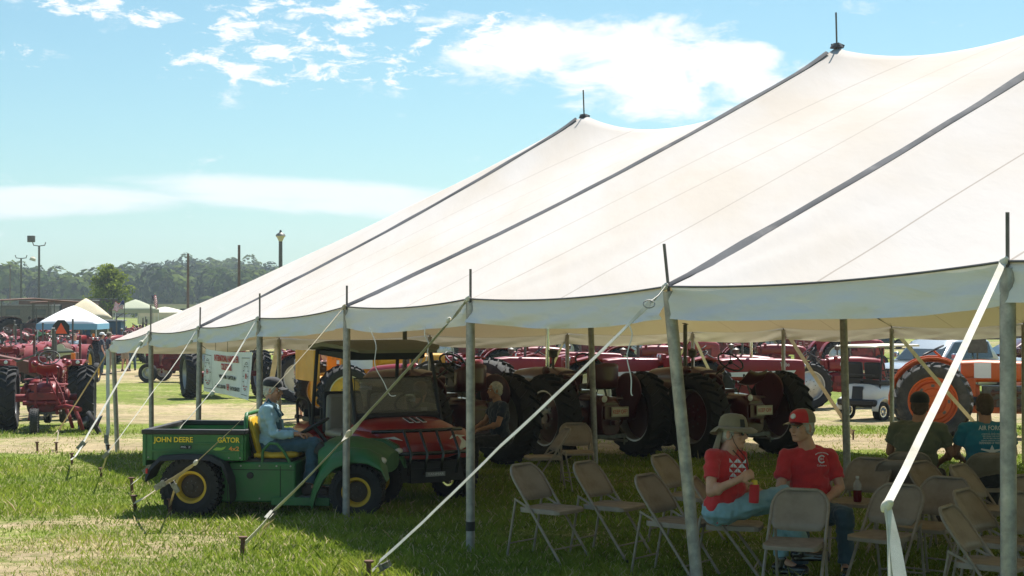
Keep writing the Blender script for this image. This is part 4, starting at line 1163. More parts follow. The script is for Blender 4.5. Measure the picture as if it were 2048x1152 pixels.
    # fenders
    for s_ in (-1, 1):
        if fender == 'pan':      # tear-drop panel on the inner side of the wheel
            poly = []
            for k in range(19):
                a = -PI*.10+PI*1.2*k/18; poly.append((.34*math.cos(a)-.02, Rr+.42+.27*math.sin(a)))
            poly = poly+[(-.16, Rr+.02), (-.03, Rr-.10), (.10, Rr+.02)]
            o = MB().prism(poly, (-.02, s_*(track-Wr/2-.06), -.02), (1, 0, 0), (0, 0, 1), .02).build('fender', red, t, bevel=.008)
            ring = [Vector((x-.02, s_*(track-Wr/2-.055), z-.02)) for x, z in poly]
            MB().tube(ring, .014, n=6, closed=True).build('fender_rim', red, o)
        elif fender in ('arc', 'flat'):
            secs = []; a0, a1 = (R(-38), R(78)) if fender == 'arc' else (R(-20), R(60))
            for k in range(11):
                a = a0+(a1-a0)*k/10; rr_ = Rr+.07; x, z = -math.sin(a)*rr_+0, Rr+math.cos(a)*rr_
                if fender == 'flat': z = Rr*2+.07-.02*abs(k-4); x = .38-.09*k
                secs.append([Vector((x, s_*(track-Wr*.55), z-.10)), Vector((x, s_*(track-Wr*.55), z)), Vector((x, s_*(track+Wr*.4), z)), Vector((x, s_*(track+Wr*.42), z-.03))])
            o = MB().loft(secs, cap=False, closed=False).build('fender', red, t, solid=.012, smooth=50)
            MB().prism([(-.35, Rr+.15), (.30, Rr+.15), (.34, Rr*2), (-.44, Rr*2)], (0, s_*(track-Wr*.55-.01), 0), (1, 0, 0), (0, 0, 1), .012).build('fender_side', red, o)
            if fender == 'flat':
                hs = MB().box((-.40, s_*(track-.06), Rr*2+.02), (.12, .40, .13)).build('lamp_housing', red, o, bevel=.02)
                for k in (-1, 1): lamp(o, (-.465, s_*(track-.06)+k*.10, Rr*2+.02), (-1, 0, 0), .052, M_chrome)
    # wheels
    for s_ in (-1, 1): wheel(t, (0, s_*track, Rr), Rr, Wr, Rr*.62, s_, rimm, 'ag', rstyle, 'rear_wheel', rm2, tm)
    if frontw == 'narrow':
        MB().cyl((xf, 0, .72), (xf, 0, .34), .06, n=10).box((xf, 0, .40), (.12, .30, .08)).build('front_pedestal', cast, t)
        for s_ in (-1, 1): wheel(t, (xf, s_*.17, Fr), Fr, .16, Fr*.60, s_, rimm if rimm is not M_rim_silver else M_red, 'rib', 'disc', 'front_wheel', tm=tm)
    else:
        MB().box((xf, 0, .56), (.10, 1.05, .09)).cyl((xf, .60, .30), (xf, .60, .66), .035, n=8).cyl((xf, -.60, .30), (xf, -.60, .66), .035, n=8).build('front_axle', cast, t)
        MB().cyl((xf-.12, -.58, .42), (xf-.12, .58, .42), .015, n=6).build('tie_rod', M_darksteel, t)
        for s_ in (-1, 1): wheel(t, (xf, s_*.72, Fr), Fr, .20, Fr*.58, s_, rimm, 'rib', 'disc', 'front_wheel', tm=tm, steer=fsteer)
    if lamps:
        for s_ in (-1, 1): lamp(t, (.95, s_*.36, 1.40), (1, 0, 0), .07, red); MB().cyl((.95, s_*.22, 1.30), (.94, s_*.36, 1.36), .012, n=6).build('lamp_bracket', M_darksteel, t)
    if plate:
        pl = MB().box((-.50, -.12, .79), (.008, .33, .155)).build('sign_plate', M_cream, t, bevel=.01)
        MB().tube([(-.506, -.12+sy*.155, .79+sz*.066) for sy, sz in ((-1, -1), (1, -1), (1, 1), (-1, 1))], .003, n=4, closed=True).build('plate_border', M_darksteel, pl)
        text('KEEP OFF!' if plate == 2 else 'KEEP OFF', .09, M_redink, pl, (-.507, -.12, .79), basis((0, -1, 0), (0, 0, 1)), width=.27)
        lamp(t, (-.50, .18, 1.0), (-1, 0, 0), .06, M_castred, 'work_lamp')
    if tri:
        s = MB().prism([(-.22, -.19), (.22, -.19), (.0, .2)], (-.46, 0, 2.05), (0, -1, 0), (0, 0, 1), .01).build('warning_triangle', M_redlens, t)
        MB().prism([(-.30, -.24), (.30, -.24), (.30, .1), (.12, .30), (-.12, .30), (-.30, .1)], (-.45, 0, 2.05), (0, -1, 0), (0, 0, 1), .008).build('triangle_backing', M_black, s)
        MB().cyl((-.44, 0, 1.1), (-.44, 0, 1.9), .015, n=6).build('triangle_post', M_darksteel, s)
    if beacon:
        MB().cyl((-.3, -track+.1, Rr*2+.08), (-.3, -track+.1, Rr*2+.24), .055, n=12).build('amber_beacon', M_amber, t)
    if canopy_:
        MB().loft([sect(-.6, 1.5, 2.52, 2.60, p=3), sect(1.2, 1.6, 2.60, 2.70, p=3), sect(2.6, 1.5, 2.50, 2.58, p=3)]).build('canopy', M_rust, t)
        for x_ in (-.4, 2.2):
            for y_ in (-.6, .6): MB().cyl((x_, y_, 1.0), (x_, y_, 2.56), .03, n=6).build('canopy_post', M_darksteel, t)
    return t
def place(t, px, Y, deg, dz=0):
    """deg: 0 = driving straight away, 90 = heading left, -90 = right, 180 = towards the camera"""
    t.location = gp(px, Y, dz); t.rotation_euler = (0, 0, R(90+deg)); return t

# the two old tractors parked nose-left under the tent
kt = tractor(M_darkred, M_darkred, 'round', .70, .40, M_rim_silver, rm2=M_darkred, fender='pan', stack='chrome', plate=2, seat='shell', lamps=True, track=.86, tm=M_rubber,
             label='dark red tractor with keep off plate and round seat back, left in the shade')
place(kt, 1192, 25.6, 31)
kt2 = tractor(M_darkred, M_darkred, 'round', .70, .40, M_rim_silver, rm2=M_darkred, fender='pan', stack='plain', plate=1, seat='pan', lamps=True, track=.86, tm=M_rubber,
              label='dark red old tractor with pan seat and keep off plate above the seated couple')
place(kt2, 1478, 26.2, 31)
# the red one with a plough at the left
t1 = tractor(M_red, M_castred, 'round', .70, .36, M_rim_silver, fender='none', stack='plain', track=.80, seat='pan', lamps=True, label='red tractor with a mounted plough seen from behind at the left edge')
place(t1, 97, 34.2, 12)
text('McCORMICK', .07, M_whiteink, t1, (.9, -.256, 1.22), basis((1, 0, 0), (0, 0, 1)), width=.4)
mb = MB(); mb.cyl((-.50, .48, .62), (-.50, -.55, .62), .05, n=8); mb.box((-.50, 0, .76), (.10, .70, .16)); mb.box((-.52, -.22, .70), (.06, .06, .66)); mb.box((-.52, .22, .70), (.06, .06, .66))
mb.tube([(-.48, -.1, 1.25), (-.7, -.3, .9), (-.9, -.45, .50)], .022, n=6); mb.tube([(-.48, .0, 1.25), (-.72, -.15, .9), (-.8, -.35, .50)], .022, n=6); mb.build('lift_frame', M_castred, t1, bevel=.01)
pg = MB(); pg.tube([(-.5, -.2, .5), (-1.1, -.45, .58), (-1.7, -.75, .55)], .05, n=8); pg.tube([(-.9, -.4, .58), (-.95, -.5, .35), (-.8, -.55, .12)], .04, n=8); pg.tube([(-1.4, -.62, .56), (-1.5, -.72, .35), (-1.35, -.78, .12)], .04, n=8)
pgo = pg.build('plough_beam', M_castred, t1)
for k, (x, y) in enumerate(((-.85, -.62), (-1.4, -.86))):
    secs = []
    for i in range(6):
        a = i/5; secs.append([Vector((x+.35-.75*a, y-.02-.22*a-.05*q, .05+.12*q+.14*a)) for q in (0, 1, 2)])
    MB().loft(secs, cap=False, closed=False).build('mouldboard', mat('blue_black_steel', (.03, .05, .07), .3, metal=.5, dirt=(.1, .06, .04), dirt_amt=.6), pgo, solid=.012, smooth=60)
w_ = wheel(t1, (-1.0, .20, .27), .27, .15, .17, 1, M_rim_silver, 'knob', 'disc', 'gauge_wheel', tm=M_rubber_dusty)
w_ = wheel(t1, (-1.6, -1.02, .27), .27, .09, .19, -1, M_rust, 'slick', 'disc', 'plough_wheel'); w_.rotation_euler = (R(28), 0, PI)
MB().tube([(-.5, .2, .55), (-.8, .3, .5), (-1.0, .30, .3)], .03, n=6).build('wheel_arm', M_castred, t1)
t1b = tractor(M_red, M_castred, 'round', .70, .38, M_rim_silver, fender='flat', stack='muffler', seat='shell', beacon=True, track=.92, frontw='wide', label='red tractor with twin lamps on flat fenders behind the one with the plough')
place(t1b, 84, 39.5, 4)
t1c = tractor(M_red, M_castred, 'round', .70, .36, M_rim_yellow, fender='arc', tri=True, seat='shell', frontw='wide', ex_h=.95, label='red tractor with an orange warning triangle in front of the white canopy')
place(t1c, 128, 58, 3)
# the red one behind the banner
tb = tractor(M_red, M_castred, 'round', .74, .44, M_rim_silver, fender='none', seat='shell', lamps=True, frontw='wide', track=1.12, label='red tractor partly hidden behind the hanging white banner')
place(tb, 452, 50.0, 22)
def orange_tractor(label):
    t = empty('tractor', (0, 0, 0), 0, label, 'tractor')
    mb = MB(); mb.loft([sect(-.5, .46, .55, 1.1), sect(.2, .5, .5, 1.15), sect(.3, .38, .52, 1.1), sect(.9, .38, .52, 1.05)]); mb.cyl((0, -.8, .76), (0, .8, .76), .1, n=14); mb.build('transmission', M_orange, t, bevel=.01)
    mb = MB(); mb.box((1.5, 0, .78), (1.1, .36, .5)); mb.build('engine', M_darksteel, t, bevel=.01)
    mb = MB()
    for k in range(4): mb.cyl((1.15+.22*k, -.2, .95), (1.15+.22*k, -.28, .85), .03, n=8); mb.box((1.15+.22*k, -.2, .70), (.12, .06, .14))
    mb.tube([(1.1, -.27, .9), (1.5, -.29, .93), (2.0, -.26, .88)], .03, n=8); mb.cyl((1.3, -.26, .6), (1.85, -.26, .6), .07, n=12); mb.tube([(1.2, -.25, .75), (1.4, -.28, .86), (1.9, -.26, .7)], .012, n=5); mb.build('manifold', M_rust, t)
    hood = MB().loft([sect(.55, .50, 1.10, 1.52, p=4), sect(.9, .50, 1.10, 1.54, p=4), sect(2.3, .46, 1.12, 1.50, p=4), sect(2.5, .42, 1.1, 1.46, p=3)]).build('hood', M_orange, t, smooth=40)
    MB().loft([sect(2.3, .46, .62, 1.46, p=4), sect(2.6, .44, .64, 1.42, p=3), sect(2.68, .36, .70, 1.34, p=3)]).build('grille', M_orange, t, smooth=40)
    MB().box((1.2, 0, .56), (2.6, .44, .12)).build('frame_rail', M_orange, t, bevel=.01); MB().box((.72, -.27, .95), (.20, .10, .5)).build('side_cover', M_orange, t, bevel=.03)
    MB().box((.95, -.255, 1.34), (.32, .004, .30), (.0, 0, .0)).build('paper_sheet', M_paper, hood)
    text('D-17', .09, M_ink, hood, (1.85, -.242, 1.38), basis((1, 0, 0), (0, 0, 1)), width=.3)
    sw = MB(); c = Vector((.02, 0, 1.72)); ax = Vector((-.45, 0, .9)).normalized(); u, v = perp(ax)
    sw.tube([c+(u*math.cos(q*PI/12)+v*math.sin(q*PI/12))*.22 for q in range(24)], .015, n=7, closed=True)
    for q in range(3): a = q*2*PI/3; sw.cyl(c, c+(u*math.cos(a)+v*math.sin(a))*.215, .010, n=6)
    so = sw.build('steering_wheel', M_black, t); MB().cyl(c, (.5, 0, 1.3), .02, n=8).build('steering_column', M_orange, so)
    MB().loft([sect(-.62, .46, 1.16, 1.28), sect(-.25, .46, 1.16, 1.25)]).build('seat', M_black, t)
    for s_ in (-1, 1):
        secs = []
        for k in range(12):
            a = R(-30)+R(125)*k/11; x, z = -math.sin(a)*.84, .76+math.cos(a)*.84
            secs.append([Vector((x*.9, s_*.50, z-.12)), Vector((x, s_*.51, z)), Vector((x, s_*.63, z)), Vector((x*.98, s_*.64, z-.04))])
        o = MB().loft(secs, cap=False, closed=False).build('fender', M_orange, t, solid=.012, smooth=50)
        MB().prism([(-.6, .9), (.5, .9), (.45, 1.35), (.2, 1.56), (-.3, 1.56), (-.68, 1.3)], (0, s_*.52, 0), (1, 0, 0), (0, 0, 1), .012).build('fender_side', M_orange, o, bevel=.01)
        lamp(t, (.48, s_*.40, 1.32), (1, s_*.0, 0), .08, M_orange)
        wheel(t, (0, s_*.84, .76), .76, .42, .47, s_, M_orange, 'ag', 'holes', 'rear_wheel', M_orange, M_rubber_dusty)
        wheel(t, (2.3, s_*.72, .36), .36, .2, .2, s_, M_orange, 'rib', 'disc', 'front_wheel', None, M_rubber_dusty)
    MB().box((2.3, 0, .56), (.1, 1.1, .09)).build('front_axle', M_orange, t)
    mb = MB(); mb.cyl((1.4, .1, 1.5), (1.4, .1, 2.15), .035, n=12); mb.build('exhaust_pipe', M_rust, t)
    MB().cyl((.55, -.34, .74), (.95, -.34, .74), .09, n=14).build('oil_filter', M_black, t)
    return t
o1 = orange_tractor('orange tractor with a sheet of paper on its hood and a big dusty wheel')
place(o1, 1864, 31.8, -104)
o2 = tractor(M_orange, M_orange, 'round', .70, .36, M_orange, fender='arc', frontw='wide', seat='pan', label='second orange tractor right behind the thick pole')
place(o2, 2130, 34.5, -84)
wt = empty('warning_board', gp(1955, 35.5, 0), 0, 'worn grey slow moving vehicle board raised behind the orange tractor', 'sign')
MB().prism([(-.22, -.3), (.22, -.3), (.22, -.1), (.06, .3), (-.06, .3), (-.22, -.1)], (0, 0, 1.95), (1, 0, 0), (0, 0, 1), .012).build('board', M_darksteel, wt); MB().cyl((0, .02, 0), (0, .02, 1.8), .02, n=6).build('post', M_darksteel, wt)

# row of tractors in the sun behind the tent
GB = 'red tractors lined up in the sun behind the tent'
b1 = tractor(M_red, M_castred, 'box', .76, .42, M_rim_silver, rm2=M_cream, fender='flat', word2='Turbo', frontw='wide', seat='shell', stack='chrome', lamps=False, track=.92, group=GB, label='red tractor lettered Turbo with chrome grille behind the man in the cap')
place(b1, 1380, 36.0, -78)
b2 = tractor(M_red, M_castred, 'box', .76, .42, M_rim_silver, rm2=M_cream, fender='flat', frontw='wide', seat='shell', stack='plain', lamps=False, track=.92, group=GB, label='red tractor with white side stripe seen between the two keep off tractors')
place(b2, 1155, 36.5, -76)
b3 = dup(b2, gp(935, 39), R(90-76), 'red tractor with white stripe left of the slanting centre pole'); 
b4 = tractor(M_red, M_castred, 'round', .66, .34, M_rim_silver, word='FARMALL', fender='pan', frontw='narrow', seat='pan', track=.8, group=GB, label='small red tractor lettered on the hood left of the white golf cart')
place(b4, 1600, 45.0, -82)
text('FARMALL', .1, M_whiteink, b4, (2.47, 0, 1.05), basis((0, 1, 0), (0, 0, 1)), width=.1)
b5 = tractor(M_red, M_castred, 'round', .78, .44, M_cream, fender='none', frontw='wide', seat='shell', tm=M_rubber_dusty, stack='muffler', group=GB, label='maroon tractor nosed away with a big dusty sunlit tyre beside the twisted strap')
place(b5, 928, 30.9, 52)
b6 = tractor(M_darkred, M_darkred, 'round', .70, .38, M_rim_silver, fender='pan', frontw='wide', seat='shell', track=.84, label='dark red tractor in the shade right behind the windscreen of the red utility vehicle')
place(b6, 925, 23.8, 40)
b7 = tractor(M_red, M_castred, 'box', .72, .40, M_rim_silver, rm2=M_cream, fender='flat', frontw='wide', seat='shell', track=.88, lamps=False, label='red tractor with white stripe behind the standing man in grey', group=GB)
place(b7, 588, 48, -74)
b8 = dup(b4, gp(1385, 47), R(90-100), 'small red tractor far behind the gap between the keep off tractors')
b9 = dup(b7, gp(1060, 46), R(90-86), 'red tractor in the second sunny row above the left keep off tractor')
# yellow industrial loader
def yellow_machine():
    t = empty('yellow_loader', (0, 0, 0), 0, 'bright yellow industrial tractor with loader arm behind the red utility vehicle', 'tractor')
    MB().loft([sect(.4, .7, 1.0, 1.62, p=7), sect(2.4, .66, 1.0, 1.58, p=7)]).build('hood', M_yellow, t)
    MB().loft([sect(2.3, .70, .6, 1.6, p=8), sect(2.7, .70, .6, 1.6, p=8)]).build('grille', M_yellow, t)
    MB().loft([sect(-.5, .5, .5, 1.1), sect(1.0, .5, .5, 1.1), sect(2.3, .5, .5, 1.0)]).build('chassis', M_yellow, t)
    for s_ in (-1, 1):
        ar = MB(); ar.prism([(-.2, 1.65), (-.1, 1.85), (1.2, 1.35), (2.9, .75), (2.85, .55), (1.1, 1.10)], (0, s_*.5, 0), (1, 0, 0), (0, 0, 1), .10); a_ = ar.build('loader_arm', M_yellow, t, bevel=.01)
        MB().cyl((.3, s_*.5, .7), (1.5, s_*.5, 1.12), .05, n=10).build('ram', M_chrome, a_)
        MB().box((.1, s_*.5, 1.25), (.22, .12, 1.3)).build('tower', M_yellow, t, bevel=.01)
        wheel(t, (0, s_*.90, .70), .70, .40, .44, s_, M_rim_silver, 'ag', 'disc', 'rear_wheel', M_rim_yellow); wheel(t, (2.35, s_*.75, .38), .38, .22, .22, s_, M_rim_yellow, 'rib', 'disc', 'front_wheel')
    MB().box((-.65, 0, 1.65), (.16, 1.5, 1.3)).build('backhoe_panel', M_yellow, t, bevel=.02)
    MB().box((-.15, -.52, 1.86), (.9, .06, .42)).build('control_box', M_yellow, t, bevel=.02)
    MB().box((-.1, -.56, 2.02), (.34, .01, .20)).build('decal', M_glass, t)
    MB().box((.45, -.60, 1.58), (.62, .01, .62)).build('paper_sheet', M_paper, t)
    MB().loft([sect(.9, .5, 1.35, 1.8, p=2.6, yc=-.5), sect(1.35, .5, 1.35, 1.8, p=2.6, yc=-.5)]).build('fuel_tank', M_yellow, t)
    text('DIESEL', .1, M_ink, t, (1.12, -.755, 1.62), basis((1, 0, 0), (0, 0, 1)), width=.35)
    for x in (1.7, 1.85, 2.1): MB().box((x, -.35, 1.85), (.06, .06, .7)).build('mast', M_yellow, t)
    MB().cyl((2.0, 0, 1.5), (2.0, 0, 2.5), .07, n=12).build('exhaust_pipe', M_steel, t)
    MB().cyl((-.3, -.95, 1.52), (-.3, -.95, 1.66), .05, n=10).build('amber_lamp', M_amber, t)
    return t
ym = yellow_machine(); place(ym, 668, 38.0, -66)

# ------------------------------------------------------------------ the white golf cart, silver truck, maroon car
def golf_cart():
    c = empty('golf_cart', (0, 0, 0), 0, 'white golf cart with black seats and cream roof standing in the sun', 'golf cart')
    MB().loft([sect(-.98, .80, .42, .74, p=3), sect(-.86, 1.12, .38, .90, p=3.2), sect(-.3, 1.18, .38, .90, p=3.5), sect(-.05, 1.12, .40, .70, p=4)]).build('rear_body', M_white, c, smooth=50)
    MB().loft([sect(.55, 1.05, .38, .62, p=4), sect(.75, 1.1, .38, .92, p=4), sect(1.15, 1.08, .36, .86, p=3.2), sect(1.4, .8, .38, .66, p=3)]).build('front_cowl', M_white, c, smooth=50)
    MB().box((.25, 0, .34), (1.5, 1.05, .08)).build('floor', M_black, c, bevel=.02)
    MB().box((-1.0, 0, .45), (.14, 1.12, .16)).build('rear_bumper', M_black, c, bevel=.04)
    MB().box((-.985, 0, .66), (.03, .30, .36), (0, .15, 0)).build('bag_well', M_black, c)
    for s_ in (-1, 1):
        MB().loft([sect(-.80, .50, .88, 1.0, p=4, yc=s_*.27), sect(-.28, .50, .86, .98, p=4, yc=s_*.27)]).build('seat', M_black, c)
        MB().box((-.72, s_*.27, 1.22), (.10, .48, .42), (0, -.12, 0)).build('seat_back', M_black, c, bevel=.05)
        MB().cyl((-.78, s_*.50, .75), (-.66, s_*.50, 1.78), .024, n=8).build('roof_post', M_black, c); MB().cyl((.98, s_*.48, .85), (.60, s_*.48, 1.78), .018, n=8).build('roof_post', M_black, c)
        wheel(c, (-.72, s_*.50, .24), .24, .20, .13, s_, M_chrome, 'slick', 'spoke', 'wheel'); wheel(c, (1.0, s_*.48, .24), .24, .20, .13, s_, M_chrome, 'slick', 'spoke', 'wheel')
        secs = []
        for k in range(9):
            a = PI*k/8; secs.append([Vector((-.72+.30*math.cos(a), s_*.44, .26+.30*math.sin(a))), Vector((-.72+.30*math.cos(a), s_*.62, .26+.30*math.sin(a)))])
        MB().loft(secs, cap=False, closed=False).build('wheel_arch', M_white, c, solid=.02, smooth=60)
    MB().box((-.98, 0, 1.12), (.10, .95, .03)).box((-1.0, 0, 1.02), (.03, .90, .03)).build('bag_rack', M_black, c)
    MB().loft([sect(-1.0, 1.05, 1.78, 1.82, p=5), sect(-.9, 1.2, 1.79, 1.85, p=5), sect(.75, 1.2, 1.79, 1.85, p=5), sect(.88, 1.05, 1.78, 1.82, p=5)]).build('roof', M_cream, c, smooth=50)
    sw = MB(); cc = Vector((.42, .25, 1.08)); ax = Vector((-.6, 0, .8)); u, v = perp(ax); sw.tube([cc+(u*math.cos(q*PI/9)+v*math.sin(q*PI/9))*.17 for q in range(18)], .013, n=6, closed=True); sw.cyl(cc, (.75, .25, .75), .018, n=6)
    sw.build('steering_wheel', M_black, c)
    return c
gc_ = golf_cart(); gc_.location = gp(1762, 39.6); gc_.rotation_euler = (0, 0, R(42))
def car(kind, paint, label, cat):
    c = empty(cat.replace(' ', '_'), (0, 0, 0), 0, label, cat)
    Lh = 2.75 if kind == 'truck' else 2.35; W_ = 1.95 if kind == 'truck' else 1.80; zb = .45 if kind == 'truck' else .30; zh = 1.15 if kind == 'truck' else .88; zr = 1.88 if kind == 'truck' else 1.48
    # body shell sections front (+x) to back, side profile with wheel arches cut as separate dark recesses
    MB().loft([sect(Lh, W_*.84, zb+.08, zh-.12, p=5), sect(Lh-.12, W_*.95, zb, zh-.04, p=6), sect(Lh-1.2, W_, zb-.02, zh+.04, p=7), sect(-.5, W_, zb-.02, zh+.10, p=7), sect(-Lh+.1, W_*.97, zb, zh+.12, p=7), sect(-Lh, W_*.9, zb+.05, zh+.04, p=6)]).build('body', paint, c, smooth=45)
    a, b = (Lh-1.35, Lh-2.05) if kind == 'truck' else (Lh-1.15, Lh-1.9)
    cb = -1.1 if kind == 'truck' else -1.3
    MB().loft([sect(a, W_*.92, zh-.02, zh+.08, p=6), sect(b, W_*.80, zh-.02, zr-.03, p=6), sect(b-.5, W_*.78, zh, zr, p=6), sect(cb, W_*.78, zh, zr-.03, p=6), sect(cb-.35, W_*.86, zh, zh+.15, p=6)]).build('cab', paint, c, smooth=45)
    MB().prism([(-.80*W_/2, 0), (.80*W_/2, 0), (.70*W_/2, 1), (-.70*W_/2, 1)], (a+.03, 0, zh+.10), (0, 1, 0), Vector((b-a, 0, zr-zh-.20)), .01).build('windscreen', M_glass, c)
    for s_ in (-1, 1):
        y0, y1 = W_*.45, W_*.405
        for x0, x1, x2, x3 in ((a-.18, -.05, -.05, b-.05), (-.12, cb+.02, cb+.15, -.12)):
            vs = [(x0, s_*(y0+.004), zh+.14), (x1, s_*(y0+.004), zh+.14), (x2, s_*(y1+.004), zr-.10), (x3, s_*(y1+.004), zr-.10)]
            MB().add([Vector(q)+Vector((0, s_*k, 0)) for k in (-.02, .012) for q in vs], [(0, 1, 2, 3), (4, 5, 6, 7), (0, 1, 5, 4), (1, 2, 6, 5), (2, 3, 7, 6), (3, 0, 4, 7)]).build('side_window', M_glass, c)
        MB().box((a-.35, s_*(W_/2+.10), zh+.22), (.12, .2, .18)).build('mirror', paint if kind != 'truck' else M_chrome, c, bevel=.03)
        MB().box((.2, s_*(W_/2-.002), zh-.05), (.16, .03, .03)).build('door_handle', M_chrome, c)
        rr_ = .39 if kind == 'truck' else .32
        for x_ in (Lh-.95, -Lh+1.05):
            MB().cyl((x_, s_*(W_/2-.30), rr_+.04), (x_, s_*(W_/2+.006), rr_+.04), rr_+.09, n=24).build('wheel_arch', M_black, c)
            wheel(c, (x_, s_*(W_/2-.10), rr_), rr_, .26, rr_*.62, s_, M_rim_silver, 'slick', 'spoke', 'wheel')
        MB().box((Lh-.06, s_*W_*.36, zh-.22), (.14, .30, .22), (0, 0, -s_*.25)).build('headlight', M_lens, c, bevel=.04)
    gr = MB().box((Lh+.005, 0, zh-.28), (.06, W_*.50, .32)).build('grille', M_black, c, bevel=.02)
    for k in (-1, 0, 1): MB().box((Lh+.04, 0, zh-.28+k*.09), (.02, W_*.48, .025)).build('grille_bar', M_chrome, gr)
    MB().box((Lh+.02, 0, zb+.08), (.18, W_*.94, .20)).build('bumper', M_chrome if kind == 'truck' else paint, c, bevel=.05)
    MB().box((-Lh-.02, 0, zb+.08), (.16, W_*.94, .20)).build('bumper', M_chrome if kind == 'truck' else paint, c, bevel=.05)
    return c
tk = car('truck', M_silver, 'silver pickup truck parked behind the white golf cart', 'pickup truck'); tk.location = gp(1893, 48.5); tk.rotation_euler = (0, 0, R(218))
mc = car('car', M_maroon, 'maroon car parked behind the orange tractor at the right edge', 'car'); mc.location = gp(2055, 53, .3); mc.rotation_euler = (0, 0, R(190))
dc_ = car('car', M_blackgloss, 'black parked car far behind the small red tractor', 'car'); dc_.location = gp(1690, 88, .25); dc_.rotation_euler = (0, 0, R(170))
dk = dup(tk, gp(1590, 96), R(175), 'second pickup truck far beyond the small red tractor'); 

# ------------------------------------------------------------------ far field: machines, canopies, trailers, poles, flags
def steam(label):
    t = tractor(M_rust, M_darksteel, 'round', .85, .4, M_rust, fender='arc', seat='pan', canopy_=True, lamps=False, label=label); return t
s1 = steam('old engine with a flat canopy on posts at the far left edge'); place(s1, 14, 100, -60); s1.scale = (1.25,)*3
s2 = dup(s1, gp(82, 103), R(20), 'old engine with a canopy between the lamp poles', scale=1.2)
gt = tractor(M_green, M_green, 'round', .70, .36, M_rim_yellow, fender='arc', frontw='wide', seat='shell', label='green tractor in the distant row left of the white canopy'); place(gt, 92, 82, -70)
gy = tractor(M_grey, M_grey, 'round', .66, .32, M_grey, fender='arc', frontw='wide', label='grey tractor in the distant row below the flags'); place(gy, 232, 84, 150)
lowfar = tractor(M_red, M_castred, 'round', .68, .34, M_rim_silver, fender='arc', frontw='narrow', label='red tractor at the far left edge with its back to us', group='distant red tractors')
place(lowfar, 18, 57, 8)
far = [(-22, 60, 20, 'red tractor cut by the left edge of the view'), (72, 62, 175, 'red tractor facing us with pale grille left of the warning triangle'), (104, 66, 182, 'red tractor facing us just left of the warning triangle'),
       (186, 80, 172, 'red tractor facing us behind the man in the dark cap'), (228, 83, 10, 'red tractor behind the two men near the tent corner'), (300, 85, -80, 'red tractor beyond the man in the light blue shirt'),
       (55, 74, 40, 'red tractor in the second row below the left engine canopy'), (158, 82, 190, 'red tractor under the right edge of the white canopy'), (262, 80, 165, 'red tractor below the first flag'), (290, 88, -30, 'red tractor below the second flag'),
       (340, 66, 12, 'red tractor with a big rear tyre left of the banner'), (380, 72, -75, 'red tractor seen just above the banner tyre'), (425, 60, 80, 'red tractor directly above the banner'),
       (130, 92, -60, 'small distant red tractor behind the white canopy'), (210, 96, 60, 'small distant red tractor under the tree'), (255, 100, 100, 'small distant red tractor right of the tree'), (305, 104, 30, 'small distant red tractor right of the second flag'),
       (20, 88, 60, 'small distant red tractor under the left engine'), (60, 94, -20, 'small distant red tractor between the two engines'), (335, 96, 200, 'small distant red tractor over the tent slope')]
for k, (px, Y, a, lb) in enumerate(far): dup(lowfar if k % 3 else (t1c if k == 0 else t1b), gp(px, Y), R(90+a), lb, 'distant red tractors')
far2 = [(40, 108, 35, 'tiny distant red tractor under the dark trailer at left'), (84, 112, -70, 'tiny distant red tractor above the green tractor'), (112, 98, 15, 'small distant red tractor touching the left edge of the white canopy'), (240, 92, -50, 'small distant red tractor just left of the first flag'),
        (276, 108, 120, 'tiny distant red tractor below the sage canopy'), (318, 92, -15, 'small distant red tractor between the second flag and the slope'), (8, 72, 160, 'red tractor facing us at the far left edge'), (206, 87, 25, 'red tractor in front of the dark blue wagon'), (350, 84, 95, 'small distant red tractor hidden low behind the tent slope'), (146, 70, 30, 'red tractor right behind the warning triangle')]
for k, (px, Y, a, lb) in enumerate(far2): dup(t1b if k % 2 else lowfar, gp(px, Y), R(90+a), lb, 'distant red tractors')
row2 = [(640, 58, -80, 'distant red tractor between the man in grey and the yellow machine'), (1000, 56, -84, 'distant red tractor above the dusty tyre'), (1240, 58, -90, 'distant red tractor left of the far corner pole'),
        (1330, 66, -70, 'distant red tractor under the right of the far corner'), (1480, 60, -95, 'distant red tractor behind the hood lettered Turbo'), (1660, 70, -80, 'distant red tractor right of the far side pole')]
for px, Y, a, lb in row2: dup(lowfar, gp(px, Y), R(90+a), lb, 'distant red tractors')
far3 = [(1010, 78, -84, 0), (1075, 84, 20, 1), (1130, 80, -90, 0), (1200, 86, 160, 1), (1265, 79, -75, 0), (1330, 88, 10, 1), (1400, 82, -95, 0), (1455, 90, 60, 1), (1530, 84, -80, 0), (1600, 80, 170, 1), (1665, 88, -60, 0), (600, 82, -80, 0), (655, 76, 20, 1), (720, 84, -85, 0), (800, 80, 30, 1), (880, 78, -70, 0)]
side3 = ['above the left keep off tractor', 'left of the slanting centre pole', 'right of the slanting centre pole', 'above the long pale strap', 'left of the tilted pole', 'right of the tilted pole', 'over the right keep off tractor', 'over its steering wheel', 'behind the hood lettered Turbo', 'left of the far side pole', 'right of the far side pole', 'behind the standing man in grey', 'behind the woman in pink', 'behind the yellow machine', 'over the red utility vehicle roof', 'behind the twisted strap']
for (px, Y, a, q), sd_ in zip(far3, side3): dup(t1b if q else lowfar, gp(px, Y), R(90+a), 'remote red tractor in the last row, ' + sd_, 'distant red tractors')
